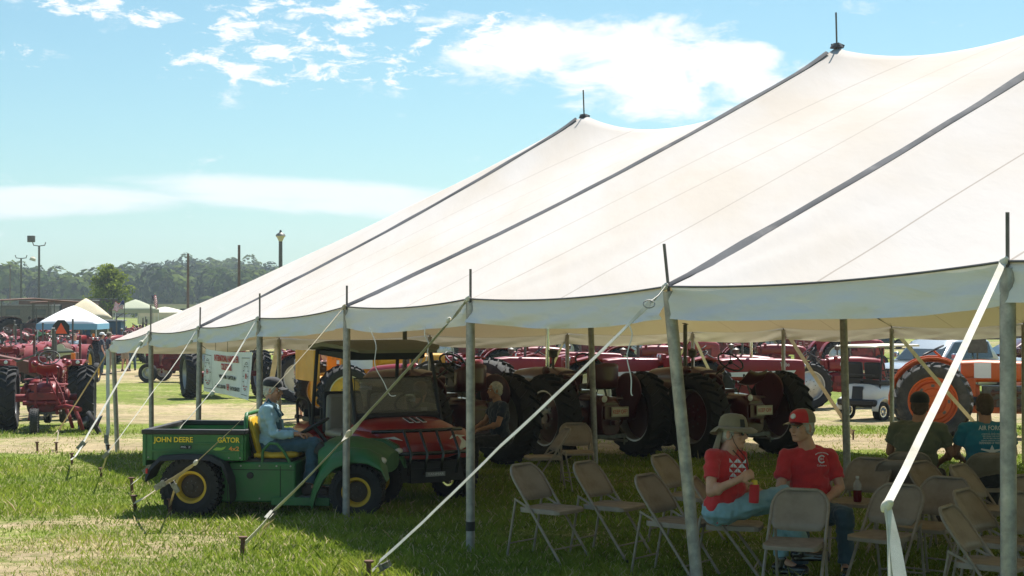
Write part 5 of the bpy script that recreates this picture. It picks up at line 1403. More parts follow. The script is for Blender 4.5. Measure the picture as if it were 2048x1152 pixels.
# picker with an elevator
def picker():
    t = empty('corn_picker', (0, 0, 0), 0, 'rusty red corn picker with a pale drum and sloping elevator chute', 'farm machine')
    M_ru = mat('faded_red_rust', (.13, .04, .03), .7, var=.3, dirt=(.10, .06, .04), dirt_amt=.7)
    MB().prism([(-2.6, 1.35), (-2.5, 1.55), (2.2, .75), (1.7, .25), (.6, .35)], (0, -.7, 0), (1, 0, 0), (0, 0, 1), .9).build('chute', M_ru, t, bevel=.02)
    MB().cyl((.9, -1.0, 1.65), (.9, .4, 1.65), .28, n=24).build('drum', M_ru, t); MB().cyl((.9, -1.06, 1.65), (.9, -1.0, 1.65), .25, n=24).build('drum_cover', M_cream, t)
    MB().prism([(.7, 1.42), (1.45, 1.50), (1.5, 1.66), (.75, 1.85)], (0, -1.05, 0), (1, 0, 0), (0, 0, 1), .05).build('belt_guard', M_cream, t)
    MB().box((.6, .2, 1.1), (1.8, 1.2, .9)).build('housing', M_ru, t, bevel=.03)
    for x in (-.6, 1.6): MB().box((x, .2, 1.5), (.10, .1, 1.4)).build('frame_post', M_ru, t)
    MB().tube([(-1.2, -1.15, 1.2), (.0, -1.2, 1.55), (1.6, -1.2, 1.6)], .04, n=6).build('drive_shaft', M_darksteel, t)
    for s_ in (-1, 1): wheel(t, (1.3, s_*.9, .42), .42, .26, .24, s_, M_ru, 'rib', 'disc', 'wheel')
    return t
pk = picker(); pk.scale = (.68, .68, .85); pk.location = gp(92, 53); pk.rotation_euler = (0, 0, R(4))
def canopy_tent(px, Y, w, h, topm, valm, label, rz=0.1, rise=.9):
    t = empty('canopy_tent', gp(px, Y), rz, label, 'canopy', 'pop-up canopies in the far field')
    n = 12; vs = []; hw = w/2
    for i in range(n+1):
        for j in range(n+1):
            x, y = -1+2*i/n, -1+2*j/n; r = max(abs(x), abs(y)); vs.append((x*hw, y*hw, h+rise*(1-r**1.2)))
    fs = [(i*(n+1)+j, (i+1)*(n+1)+j, (i+1)*(n+1)+j+1, i*(n+1)+j+1) for i in range(n) for j in range(n)]
    MB().add(vs, fs).build('canopy_top', topm, t, solid=.01, smooth=60)
    mb = MB()
    for s_ in (-1, 1): mb.box((s_*hw, 0, h-.13), (.015, w, .27)); mb.box((0, s_*hw, h-.13), (w, .015, .27))
    mb.build('valance', valm, t)
    for x in (-1, 1):
        for y in (-1, 1): MB().cyl((x*(hw-.05), y*(hw-.05), 0), (x*(hw-.05), y*(hw-.05), h), .025, n=6).build('leg', M_white, t)
M_cw = mat('canopy_white', (.80, .80, .80), .8); M_ct = mat('canopy_tan', (.62, .53, .36), .85, var=.06); M_cg = mat('canopy_sage', (.36, .38, .27), .85); M_blueval = mat('canopy_blue_edge', (.20, .42, .60), .8); M_wagon = mat('dark_blue_box', (.03, .08, .12), .5)
canopy_tent(147, 76, 2.8, 2.02, M_cw, M_blueval, 'white canopy with a light blue edge in the far field', .05, .85)
canopy_tent(172, 92, 2.8, 2.2, M_ct, M_ct, 'tan canopy rising behind the white one', .3, 1.1)
canopy_tent(271, 120, 3.2, 2.6, M_cg, M_cg, 'sage green canopy between the two flags', .3, .75)
canopy_tent(330, 128, 3.6, 2.3, M_cream, M_cream, 'cream canopy far beyond the second flag', .1, .5)
def trailer(px, Y, L_, w, h, z0, m, label, rz=0, roofm=None):
    t = empty('trailer', gp(px, Y), rz, label, 'trailer')
    MB().box((0, 0, z0+h/2), (L_, w, h)).build('box_body', m, t, bevel=.06)
    MB().box((0, 0, z0+h+.03), (L_+.1, w+.1, .06)).build('roof', roofm or M_grey, t)
    k = max(1, int(L_/1.6))
    for i in range(k): MB().box((-L_/2+L_*(i+.5)/k, -w/2-.01, z0+h*.62), (L_/k*.55, .02, h*.32)).build('window', M_glass, t)
    for x in (-L_*.25, L_*.25):
        for s_ in (-1, 1): wheel(t, (x, s_*(w/2-.1), .33), .33, .2, .2, s_, M_grey, 'slick', 'disc', 'wheel')
M_brownbox = mat('brown_box', (.13, .075, .06), .7, var=.2)
trailer(208, 80, 1.9, 1.6, 1.35, .75, M_wagon, 'dark blue wagon with a grey roof beside the white canopy', .1)
trailer(118, 132, 6.0, 2.2, 1.5, 1.8, M_brownbox, 'long brown stock trailer behind the left canopies', .0)
trailer(165, 150, 7.0, 2.2, 1.1, 2.4, M_brownbox, 'second long brown trailer under the hill at left', .0)
trailer(60, 125, 4.0, 2.2, 1.4, 1.5, M_darksteel, 'dark trailer beyond the old engines', .0)
trailer(338, 140, 5.0, 2.2, 1.7, 1.3, M_cream, 'cream camper beyond the second flag', .0)
trailer(385, 150, 6.0, 2.2, 1.4, 1.6, M_green, 'green trailer just over the tent slope', .0)
trailer(1440, 110, 9.0, 2.4, 1.9, .7, M_darksteel, 'dark long trailer seen under the far side of the tent', .0)
trailer(1575, 120, 5.0, 2.4, 1.9, .7, M_wagon, 'blue trailer seen left of the far side pole', .0)
trailer(1010, 118, 10.0, 2.4, 1.9, .7, M_darksteel, 'dark trailer seen above the dusty tyre', .0)
trailer(560, 100, 6.0, 2.4, 1.8, .6, M_darksteel, 'dark trailer above the driver', .0)
trailer(1210, 106, 8.0, 2.4, 2.0, .7, M_brownbox, 'brown trailer seen over the left keep off tractor', .0)
trailer(1330, 112, 5.0, 2.4, 2.0, .7, M_grey, 'grey trailer seen left of the tilted pole', .0)
trailer(1730, 108, 8.0, 2.4, 2.2, .7, M_darksteel, 'dark trailer far behind the golf cart roof', .0)
trailer(1960, 104, 9.0, 2.4, 2.2, .7, M_brownbox, 'brown trailer far behind the silver pickup', .0)
trailer(740, 108, 9.0, 2.4, 2.2, .7, M_darksteel, 'dark trailer far behind the yellow machine', .0)
trailer(870, 104, 5.0, 2.4, 2.0, .7, M_wagon, 'blue trailer far behind the red utility vehicle', .0)
def flag(px, pytop, Y, w, h, label, lean):
    t = empty('flag', gp(px, Y), 0, label, 'flag', 'flags flying over the tractors')
    top = W(px, pytop, Y)-Vector(t.location); MB().cyl((0, 0, 0), top, .02, n=6).build('flag_pole', M_darksteel, t)
    stripes = 13
    def pt(a, b): return top+Vector((lean*(a*w+b*h*.25), .10*math.sin(a*7+b*2), -b*h-.22*w*a+.07*math.sin(a*9)))
    for s_ in range(stripes):
        vs, fs = [], []; a0 = .42 if s_ < 7 else 0; nn = 10
        for i in range(nn+1):
            a = a0+(1-a0)*i/nn; vs += [pt(a, s_/stripes), pt(a, (s_+1)/stripes)]
        fs = [(2*i, 2*i+2, 2*i+3, 2*i+1) for i in range(nn)]
        MB().add(vs, fs).build('stripe', M_redink if s_ % 2 == 0 else M_whiteink, t, solid=.004)
    vs = []; nn = 6
    for i in range(nn+1): vs += [pt(.42*i/nn, 0), pt(.42*i/nn, 7/13)]
    ct = MB().add(vs, [(2*i, 2*i+2, 2*i+3, 2*i+1) for i in range(nn)]).build('canton', mat('flag_blue', (.02, .03, .12), .8), t, solid=.004)
    mb = MB()
    for r_ in range(5):
        for c_ in range(6): mb.disc(pt(.035+.07*c_, .05+.105*r_)+Vector((0, -.006, 0)), (0, 1, 0), .014, n=5)
    mb.build('stars', M_whiteink, ct)
flag(249, 602, 80, .50, .42, 'striped flag spread out by the wind above the tractors', -1.0)
flag(304, 591, 86, .26, .62, 'striped flag hanging in folds near the tent slope', .8)
def pole_far(px, pytop, Y, r, label, kind):
    t = empty('light_pole' if kind != 'bare' else 'wooden_pole', gp(px, Y), 0, label, 'light pole' if kind != 'bare' else 'utility pole', 'tall poles over the field')
    top = W(px, pytop, Y)-Vector(t.location); wood = mat('weathered_wood', (.16, .11, .08), .85, var=.2)
    MB().cyl((0, 0, 0), top, r*1.3, r, n=8).build('pole_shaft', wood if kind == 'bare' else M_darksteel, t)
    if kind in ('U', 'U2'):
        s_ = .55; MB().tube([top+Vector((-s_, 0, .32)), top+Vector((-s_*.85, 0, .06)), top, top+Vector((s_*.85, 0, .06)), top+Vector((s_, 0, .32))], .045, n=6).build('cross_arm', M_darksteel, t)
        if kind == 'U': MB().box(top+Vector((-s_-.12, 0, .6)), (.62, .3, .55)).build('floodlight', M_darksteel, t, bevel=.04)
        else: MB().lathe([(.30, 0), (.26, .25), (.1, .40)], top+Vector((s_+.5, 0, -.2)), (.3, 0, 1), n=12).build('floodlight', M_cream, t)
    if kind == 'bell':
        MB().lathe([(.07, -.1), (.22, .22), (.29, .28), (.29, .32), (.20, .40), (.07, .5)], top, (0, 0, 1), n=14).build('lamp_head', M_cream, t)
        MB().lathe([(.30, .31), (.24, .42), (.09, .50), (.05, .65), (.0, .66)], top, (0, 0, 1), n=14).build('lamp_cap', M_darksteel, t)
pole_far(78, 492, 135, .09, 'tall pole with a square floodlight on a curved arm', 'U')
pole_far(42, 517, 150, .08, 'pole with a pale round floodlight left of the square one', 'U2')
pole_far(20, 530, 200, .07, 'faint slender pole at the far left of the skyline', 'bare')
pole_far(376, 507, 120, .09, 'bare wooden pole left of the tent slope', 'bare')
pole_far(478, 490, 110, .09, 'bare wooden pole rising just behind the tent slope', 'bare')
pole_far(561, 482, 95, .11, 'pole with a bell-shaped lamp above the tent slope', 'bell')
# ------------------------------------------------------------------ red four-seat utility vehicle
def utv():
    t = empty('utility_vehicle', (0, 0, 0), 0, 'red utility cart with a plastic windscreen, black brush guard and khaki roof', 'utility vehicle')
    hood = MB().loft([sect(.52, 1.14, .55, .93, p=4), sect(.75, 1.16, .52, .97, p=4), sect(1.1, 1.10, .50, .94, p=3.4), sect(1.36, .98, .52, .82, p=3), sect(1.50, .74, .54, .72, p=2.6)]).build('front_cowl', M_utvred, t, smooth=50)
    dl = MB()
    for s_ in (-1, 1):
        MB().loft([sect(.28, .16, .34, .46, p=3, yc=s_*.60), sect(.52, .22, .42, .62, p=3, yc=s_*.60), sect(.78, .26, .64, .84, p=3, yc=s_*.60), sect(1.05, .24, .68, .84, p=3, yc=s_*.59), sect(1.34, .20, .52, .76, p=3, yc=s_*.53)]).build('front_fender', M_utvred, t, smooth=60)
        hl = MB().prism([(-.20, .05), (-.05, .11), (.17, .055), (.15, -.08), (.0, -.095)], (1.385, s_*.42, .70), Vector((-.45*1, s_*.85, .10)).normalized(), Vector((-.45, -s_*.1, .9)).normalized(), .03).build('headlight', M_lens, t, bevel=.01)
        MB().disc((1.385, s_*.40, .70), (1, s_*.4, .3), .035, n=14, th=.05).build('lens', M_glass, hl)
        # decal bars on the hood
    # hood badge: white-edged black bars
    for y in (-.085, .0, .085):
        b = MB().box((1.12, y, .955), (.20, .05, .006), (0, .22, 0)).build('badge_bar', M_whiteink, hood); MB().box((1.12, y, .960), (.17, .034, .006), (0, .22, 0)).build('badge_fill', M_ink, b)
    mb = MB()
    for z, x in ((.86, 1.44), (.62, 1.62)): mb.tube([(x-.25, -.56, z-.02), (x-.02, -.44, z), (x+.04, 0, z), (x-.02, .44, z), (x-.25, .56, z-.02)], .022, n=8)
    for y in (-.30, -.10, .10, .30): mb.tube([(1.46, y, .87), (1.66, y, .62), (1.58, y, .38)], .018, n=6)
    mb.build('brush_guard', M_blackgloss, t, smooth=60)
    mb = MB(); mb.box((1.35, 0, .40), (.36, .86, .22), top=.9); mb.box((1.5, 0, .36), (.10, .5, .16)); mb.cyl((1.0, -.5, .33), (1.0, .5, .33), .035, n=8)
    for s_ in (-1, 1): mb.cyl((1.0, s_*.40, .36), (1.05, s_*.34, .74), .05, n=10); mb.tube([(1.2, s_*.1, .3), (1.0, s_*.5, .28), (.8, s_*.1, .3)], .02, n=6)
    mb.build('front_suspension', M_black, t)
    MB().box((1.62, .02, .38), (.01, .24, .05)).build('name_strip', M_grey, t)
    text('YANMAR', .04, M_whiteink, t, (1.63, .02, .38), basis((0, 1, 0), (0, 0, 1)), width=.20)
    MB().box((0, 0, .34), (1.7, 1.14, .12)).build('floor_pan', M_black, t, bevel=.02)
    # body side under seats
    MB().loft([sect(-.75, 1.18, .42, .70, p=5), sect(.10, 1.20, .42, .68, p=5)]).build('seat_base', M_utvred, t, smooth=40)
    MB().loft([sect(-1.30, 1.14, .55, .78, p=4), sect(-1.12, 1.22, .50, .84, p=4), sect(-.7, 1.24, .52, .84, p=4)]).build('rear_body', M_utvred, t, smooth=40)
    for x, f in ((.0, 1),):
        for s_ in (-1, 1):
            MB().loft([sect(x-.24, .52, .68, .80, p=4, yc=s_*.29), sect(x+.26, .52, .68, .79, p=4, yc=s_*.29)]).build('seat', M_vinyl_tan, t, smooth=50)
            MB().box((x-.22, s_*.29, .97), (.11, .54, .46), (0, -.16, 0), top=.86).build('seat_back', M_vinyl_tan, t, bevel=.05)
            MB().box((x-.295, s_*.29, .98), (.06, .56, .50), (0, -.16, 0), top=.88).build('seat_shell', M_black, t, bevel=.04)
    MB().box((-.72, 0, .86), (.62, 1.06, .06)).box((-.46, 0, .94), (.04, 1.04, .16)).box((-1.0, 0, .92), (.04, 1.04, .12)).build('cargo_tray', M_black, t, bevel=.01)
    # windscreen in two panes with a black frame
    gl = mat('tinted_plastic', (.23, .21, .18), .25, alpha=.45, var=.15, vscale=3)
    ws = MB().prism([(-.53, 0), (.53, 0), (.50, .50), (-.50, .50)], (.68, 0, .94), (0, 1, 0), Vector((-.30, 0, .95)).normalized(), .008).build('windscreen', gl, t)
    MB().tube([(.68, -.53, .94), (.68, .53, .94), (.525, .50, 1.415), (.525, -.50, 1.415)], .010, n=6, closed=True).build('screen_edge', M_black, ws)
    MB().box((.63, .36, 1.03), (.008, .08, .06), (0, -.3, 0)).build('sticker', M_paper, ws)
    for s_ in (-1, 1):
        MB().tube([(.72, s_*.55, .85), (.42, s_*.54, 1.76)], .022, n=8).build('roof_post', M_black, t); pass
        MB().tube([(-.62, s_*.56, .80), (-.50, s_*.54, 1.74)], .024, n=8).build('roof_post', M_black, t)
        MB().tube([(-1.14, s_*.54, .78), (-1.17, s_*.54, 1.06), (-1.08, s_*.54, 1.12), (-.85, s_*.54, 1.12), (-.76, s_*.54, 1.06), (-.72, s_*.54, .8)], .02, n=8).build('grab_rail', M_black, t, smooth=60)
        wheel(t, (1.0, s_*.56, .33), .33, .26, .165, s_, M_chrome, 'knob', 'spoke', 'wheel', M_black, steer=.12); wheel(t, (-.85, s_*.56, .33), .33, .26, .165, s_, M_chrome, 'knob', 'spoke', 'wheel', M_black)
    M_roof = mat('roof_khaki_plastic', (.20, .19, .13), .55, var=.1)
    MB().loft([sect(-.68, 1.0, 1.72, 1.77, p=5), sect(-.58, 1.26, 1.72, 1.80, p=5), sect(-.1, 1.30, 1.76, 1.85, p=5), sect(.50, 1.26, 1.74, 1.81, p=5), sect(.66, 1.0, 1.71, 1.75, p=5)]).build('roof', M_roof, t, smooth=50)
    MB().loft([sect(-.5, 1.06, 1.66, 1.74, p=6), sect(.3, 1.06, 1.62, 1.74, p=6)]).build('roof_liner', M_black, t)
    sw = MB(); cc = Vector((.36, .28, 1.12)); ax = Vector((-.7, 0, .7)); u, v = perp(ax); sw.tube([cc+(u*math.cos(q*PI/9)+v*math.sin(q*PI/9))*.17 for q in range(18)], .014, n=6, closed=True); sw.cyl(cc, (.62, .28, .85), .02, n=6); sw.build('steering_wheel', M_black, t)
    MB().box((.60, 0, .95), (.16, 1.08, .16), (0, .3, 0)).build('dashboard', M_black, t, bevel=.03)
    return t
ut = utv(); ut.location = Vector((-1.66, 19.35, G(19.1))); ut.rotation_euler = (0, 0, R(-61))

# ------------------------------------------------------------------ the green and yellow utility vehicle
def gator():
    t = empty('utility_vehicle', (0, 0, 0), 0, 'green and yellow six-foot utility vehicle with cargo bed and lettered side, driver aboard', 'utility vehicle')
    # cargo bed: floor, two sides, tailgate, headboard
    bx0, bx1, zb, zt, hw = -.49, .55, .60, .88, .66
    bed = MB().box(((bx0+bx1)/2, 0, zb+.02), (bx1-bx0, hw*2-.04, .04)).build('cargo_bed', M_jgreen, t)
    for s_ in (-1, 1):
        sd_ = MB().box(((bx0+bx1)/2, s_*hw, (zb+zt)/2), (bx1-bx0, .035, zt-zb)).build('bed_side', M_jgreen, bed, bevel=.006)
        mb = MB()
        for x in (bx0+.05, bx1-.06): mb.box((x, s_*(hw+.022), (zb+zt)/2), (.05, .012, zt-zb-.02))
        mb.box(((bx0+bx1)/2, s_*(hw+.024), zb+.10), (bx1-bx0-.02, .012, .022)); mb.box(((bx0+bx1)/2, s_*(hw+.024), zt-.10), (bx1-bx0-.02, .010, .016)); mb.build('side_rib', M_jgreen, bed, bevel=.003)
        MB().box(((bx0+bx1)/2, s_*hw, zt+.018), (bx1-bx0+.05, .075, .055)).build('bed_rail', M_black, bed, bevel=.012)
    MB().box((bx0-.015, 0, (zb+zt)/2-.03), (.04, hw*2+.06, zt-zb+.06)).build('tailgate', M_jgreen, bed, bevel=.008)
    MB().box((bx0-.02, 0, zt+.016), (.06, hw*2+.06, .05)).box((bx1, 0, zt+.016), (.05, hw*2, .05)).build('end_rail', M_black, bed, bevel=.012)
    MB().box((bx1, 0, (zb+zt)/2), (.035, hw*2-.02, zt-zb)).build('headboard', M_jgreen, bed, bevel=.006)
    yy = -hw-.032; rt = basis((1, 0, 0), (0, 0, 1))
    text('JOHN DEERE', .075, M_yink, t, (-.19, yy, .815), rt, width=.42, bold=.0016)
    text('GATOR', .075, M_yink, t, (.395, yy, .815), rt, width=.235, bold=.0016)
    text('4x2', .062, mat('orange_decal', (.80, .30, .05), .5), t, (.455, yy, .725), rt, width=.11, bold=.001)
    MB().prism([(-.07, -.01), (-.03, .014), (.02, .008), (.07, .024), (.05, -.004), (.02, -.018), (-.04, -.02)], (.30, yy, .728), (1, 0, 0), (0, 0, 1), .004).build('leaping_emblem', mat('lime_decal', (.30, .48, .06), .5), t)
    MB().box((-.06, yy+.002, .74), (.12, .004, .035)).build('model_plate', M_ink, t); text('MSL  Z', .028, M_whiteink, t, (-.06, yy-.003, .74), rt, width=.10)
    # body
    MB().box((.68, 0, .37), (.80, 1.16, .42)).build('engine_cover', M_jgreen, t, bevel=.02)
    sm = MB(); sm.box((.68, -.583, .50), (.78, .004, .006)); sm.box((.92, -.583, .36), (.006, .004, .36)); sm.box((.36, -.583, .36), (.006, .004, .36)); sm.build('panel_gap', M_ink, t)['kind'] = 'stuff'
    bo = MB()
    for x, z in ((.33, .54), (.5, .54), (.7, .54), (.88, .54), (1.03, .54), (1.03, .2), (.4, .2), (.7, .2)): bo.cyl((x, -.582, z), (x, -.590, z), .009, n=8)
    for x in (-.46, -.2, .1, .4, .52): bo.cyl((x, -.69, .632), (x, -.697, .632), .008, n=8)
    bo.build('bolt', M_steel, t)['kind'] = 'stuff'
    MB().cyl((.60, -.58, .44), (.60, -.60, .44), .035, n=14).build('filler_cap', M_black, t)
    MB().box((.53, 0, .59), (.10, 1.10, .08)).box((.80, 0, .585), (.46, 1.12, .05)).build('seat_frame', M_black, t, bevel=.01)
    MB().box((1.20, 0, .185), (.62, 1.20, .04)).build('floor', M_steel, t, bevel=.005); MB().box((1.14, -.60, .175), (.62, .03, .085)).box((1.14, .60, .175), (.62, .03, .085)).build('sill', M_jgreen, t, bevel=.006)
    MB().cyl((.2, 0, .30), (.9, 0, .30), .09, n=10).box((.1, 0, .42), (.9, .5, .16)).build('under_frame', M_black, t)
    # rear fenders
    for s_ in (-1, 1):
        prof = [(-.46, .44), (-.40, .56), (-.30, .655), (-.05, .675), (.22, .665), (.36, .60), (.44, .42), (.455, .22)]
        secs = [[Vector((x, s_*.46, z)), Vector((x, s_*.80, z)), Vector((x*.985, s_*.82, z-.05)), Vector((x*.98, s_*.80, z-.055)), Vector((x*.97, s_*.46, z-.03))] for x, z in prof]
        MB().loft(secs).build('rear_fender', M_black, t, smooth=50)
    MB().box((-.44, -.80, .50), (.02, .03, .05)).build('reflector', M_redink, t)
    # front cowl and wings
    cw = MB().loft([sect(1.30, .98, .42, .76, p=3.4), sect(1.38, 1.02, .44, .80, p=3.4), sect(1.60, 1.02, .46, .80, p=3), sect(1.85, .96, .44, .74, p=3), sect(2.02, .80, .44, .64, p=2.8)]).build('front_cowl', M_jgreen, t, smooth=50)
    MB().box((1.315, 0, .70), (.12, .9, .12), (0, .5, 0)).build('dash_panel', M_black, t, bevel=.02)
    for s_ in (-1, 1):
        prof = [(1.26, .15, .22), (1.30, .30, .24), (1.38, .46, .26), (1.50, .58, .27), (1.66, .64, .28), (1.84, .63, .27), (1.98, .56, .24), (2.04, .44, .18)]
        secs = [[Vector((x+.02, s_*.50, z-.02)), Vector((x, s_*.52, z+.10)), Vector((x, s_*.66, z+.10)), Vector((x+.005, s_*.74, z+.03)), Vector((x+.03, s_*.74, z-.04)), Vector((x+.03, s_*.62, z-.03))] for x, z, w in prof]
        MB().loft(secs).build('front_fender', M_jgreen, t, smooth=60)
        MB().ell((1.99, s_*.55, .60), (.05, .09, .04)).build('headlight', M_lens, t)
        wheel(t, (0, s_*.62, .325), .325, .30, .165, s_, M_rim_yellow, 'knob', 'disc', 'rear_wheel', mat('dusty_hub', (.07, .05, .035), .8, var=.3)); wheel(t, (1.74, s_*.60, .285), .285, .24, .15, s_, M_rim_yellow, 'knob', 'disc', 'front_wheel', mat('dusty_hub', (.07, .05, .035), .8))
    MB().cyl((1.74, -.5, .285), (1.74, .5, .285), .03, n=8).box((1.74, 0, .36), (.3, .5, .2)).build('front_axle', M_black, t)
    # seats, two, yellow
    for y in (-.29, .29):
        s0 = MB().loft([sect(.62, .44, .60, .69, p=3, yc=y), sect(.80, .47, .60, .675, p=3, yc=y), sect(1.00, .45, .60, .685, p=3, yc=y), sect(1.06, .36, .62, .67, p=3, yc=y)]).build('seat', M_vinyl_yellow, t, smooth=60)
        secs = []
        for z, x, w, th in ((.62, .66, .42, .07), (.72, .625, .45, .08), (.84, .59, .45, .07), (.94, .56, .43, .065), (1.01, .54, .36, .05), (1.035, .535, .22, .03)):
            secs.append([Vector((x+math.sin(a)*th*.6+(.03*abs(math.cos(a))**3), y+math.cos(a)*w/2, z)) for a in [2*PI*q/16 for q in range(16)]])
        MB().loft(secs).build('seat_back', M_vinyl_yellow, s0, smooth=60)
        secs = [[p+Vector((-.035, 0, -.02)) for p in q] for q in secs]; MB().loft(secs).build('seat_shell', M_black, s0, smooth=60)
    for y in (-.56, .0): MB().tube([(.72, y, .56), (.73, y, .70), (.80, y, .775), (.88, y, .77), (.96, y, .68), (1.02, y, .57)], .016, n=8).build('arm_rail', M_jgreen, t, smooth=60)
    MB().tube([(.54, -.5, .62), (.53, -.5, 1.02), (.52, -.42, 1.07), (.52, .42, 1.07), (.53, .5, 1.02), (.54, .5, .62)], .022, n=8).build('back_hoop', M_jgreen, t, smooth=60)
    sw = MB(); cc = Vector((1.20, -.24, .93)); ax = Vector((-.45, 0, .8)).normalized(); u, v = perp(ax)
    sw.tube([cc+(u*math.cos(q*PI/12)+v*math.sin(q*PI/12))*.175 for q in range(24)], .016, n=7, closed=True)
    for q in range(3): a = q*2*PI/3+.4; sw.box(cc+(u*math.cos(a)+v*math.sin(a))*.09, (.17, .035, .012), Matrix((u*math.cos(a)+v*math.sin(a), ax.cross(u*math.cos(a)+v*math.sin(a)), ax)).transposed())
    sw.cyl(cc, (1.40, -.24, .70), .022, n=8); sw.build('steering_wheel', M_black, t)
    mb = MB(); mb.cyl((1.06, -.1, .40), (1.14, -.1, .50), .006, n=6); lv = mb.build('lever', M_steel, t); MB().ell((1.155, -.1, .515), (.022, .018, .035), (0, .7, 0)).build('lever_knob', M_redink, lv)
    MB().box((1.05, .1, .40), (.2, .3, .25)).build('tunnel', M_black, t, bevel=.03)
    return t
ga = gator(); ga.location = Vector((-3.29, 17.42, G(17.3)-.01)); ga.rotation_euler = (0, 0, R(-5))

# ------------------------------------------------------------------ banner
bl, br = W(412, 697, 21.75), W(501, 704, 19.55)
bh = .575; rgt = (br-bl); bw = rgt.length; rg = rgt.normalized(); upv = Vector((0, 0, 1))
bn = empty('banner', bl, 0, 'white vinyl banner of a tractor collectors club hung between two side poles', 'banner')
vs = []; nu_, nv_ = 16, 6; nrm = rg.cross(Vector((0, 0, 1))).normalized()
def bpt(u, v, off=0):
    return rg*(u*bw) + Vector((0, 0, -v*bh*(1+.03*u) - .02*math.sin(u*PI)*(1-v))) + nrm*(.03*math.sin(u*5+v*2)+.012*math.sin(u*13)+off)
if nrm.y > 0: nrm = -nrm
for i in range(nu_+1):
    for j in range(nv_+1): vs.append(bpt(i/nu_, j/nv_))
fs = [(i*(nv_+1)+j, (i+1)*(nv_+1)+j, (i+1)*(nv_+1)+j+1, i*(nv_+1)+j+1) for i in range(nu_) for j in range(nv_)]
MB().add(vs, fs).build('vinyl_sheet', mat('banner_vinyl', (.72, .74, .78), .45, var=.04), bn, smooth=80)
def btext(s, u, v, size, m, wid, bold=.0):
    o = text(s, size, m, bn, (0, 0, 0), (0, 0, 0), 'print', width=wid, bold=bold)
    me = o.data
    for vx in me.vertices: vx.co = bpt(u+vx.co.x/bw, v-vx.co.y/bh, .012+vx.co.z)
btext('INTERNATIONAL HARVESTER', .50, .17, .115, M_redink, 1.10, .003)
btext('COLLECTORS', .50, .36, .115, M_redink, .52, .003)
btext('WISCONSIN - CHAPTER #4', .50, .59, .07, M_ink, .80, .001)
btext('THE CLUB FOR', .35, .83, .07, M_ink, .42, .001); btext('IH', .50, .82, .115, M_redink, .12, .003); btext('ENTHUSIASTS', .655, .83, .07, M_ink, .44, .001)
for uc in (.13, .87):
    def ring(r, w, m, nm, box=False):
        mb = MB(); n = 40; P = []
        for q in range(n):
            a = 2*PI*q/n
            if box: c_, s_ = math.cos(a), math.sin(a); k = 1/max(abs(c_), abs(s_)); P.append((c_*k*r, s_*k*r*1.12))
            else: P.append((r*math.cos(a), r*math.sin(a)*1.05))
        vs = [bpt(uc+x*f/bw, .52-y*f/bh, .012) for f in (1, 1-w/r) for x, y in P]
        mb.add(vs, [(i, (i+1) % n, n+(i+1) % n, n+i) for i in range(n)]); mb.build(nm, m, bn)
    ring(.205, .006, M_ink, 'print_frame', True); ring(.170, .007, M_ink, 'print_circle'); ring(.125, .005, M_ink, 'print_circle')
    btext('IH', uc, .52, .09, M_redink, .09, .002)
    mb = MB()
    for q in range(14):
        a = 2*PI*q/14; c_ = bpt(uc+.147*math.cos(a)/bw, .52-.155*math.sin(a)/bh, .012)
        if q in (9, 10, 11, 12, 13): continue
        mb.box(c_, (.010, .003, .010))
    mb.build('print_marks', M_ink, bn)
    mb = MB()
    for q in (9, 10, 11, 12): a = 2*PI*q/14; mb.box(bpt(uc+.147*math.cos(a)/bw, .52-.155*math.sin(a)/bh, .012), (.016, .003, .012))
    mb.build('print_marks', M_redink, bn)
for (u, v), q in (((0, 0), W(402, 690, 21.9)), ((1, 0), W(518, 690, 19.3)), ((0, 1), W(400, 790, 21.9)), ((1, 1), W(520, 806, 19.3))):
    MB().cyl(bpt(u, v), q-bl, .004, n=5).build('tie_cord', M_black, bn)
for u in (.28, .55): MB().cyl(bpt(u, 0), bpt(u, 0)+Vector((0, 0, .13)), .003, n=5).build('tie_cord', M_black, bn)
# ------------------------------------------------------------------ people
def bake(mb, name, mats, voxel, smooth_it=3, wrinkle=0.0, wscale=.09, fac=.6):
    me = mb.mesh('tmp', mats, 0)
    o = bpy.data.objects.new('tmp', me)
    m = o.modifiers.new('r', 'REMESH'); m.mode = 'VOXEL'; m.voxel_size = voxel; m.use_smooth_shade = True
    s = o.modifiers.new('s', 'SMOOTH'); s.iterations = smooth_it; s.factor = fac
    out = evaluated(o); out.name = name
    bpy.data.objects.remove(o); bpy.data.meshes.remove(me)
    if wrinkle:
        out.update(); n = len(out.vertices)
        co = np.empty(n*3, np.float32); out.vertices.foreach_get('co', co); nr = np.empty(n*3, np.float32); out.vertices.foreach_get('normal', nr)
        co = co.reshape(-1, 3); nr = nr.reshape(-1, 3)
        k = np.array([mnoise.noise(Vector((p[0]/wscale, p[1]/wscale, p[2]/(wscale*.5))))+.6*mnoise.noise(Vector((p[0]/wscale*2.3+5, p[1]/wscale*2.3, p[2]/wscale*1.6))) for p in co.tolist()])
        out.vertices.foreach_set('co', (co+nr*(wrinkle*k)[:, None]).astype(np.float32).ravel()); out.update()
    out.materials.clear()
    for x in (mats if isinstance(mats, (list, tuple)) else [mats]): out.materials.append(x)
    out.polygons.foreach_set('use_smooth', [True]*len(out.polygons))
    return out
def frame(x, z):
    """matrix whose columns are x (right), y (forward), z (up)"""
    z = Vector(z).normalized(); x = Vector(x); x = (x-z*x.dot(z)).normalized(); y = z.cross(x)
    return Matrix((x, y, z)).transposed()
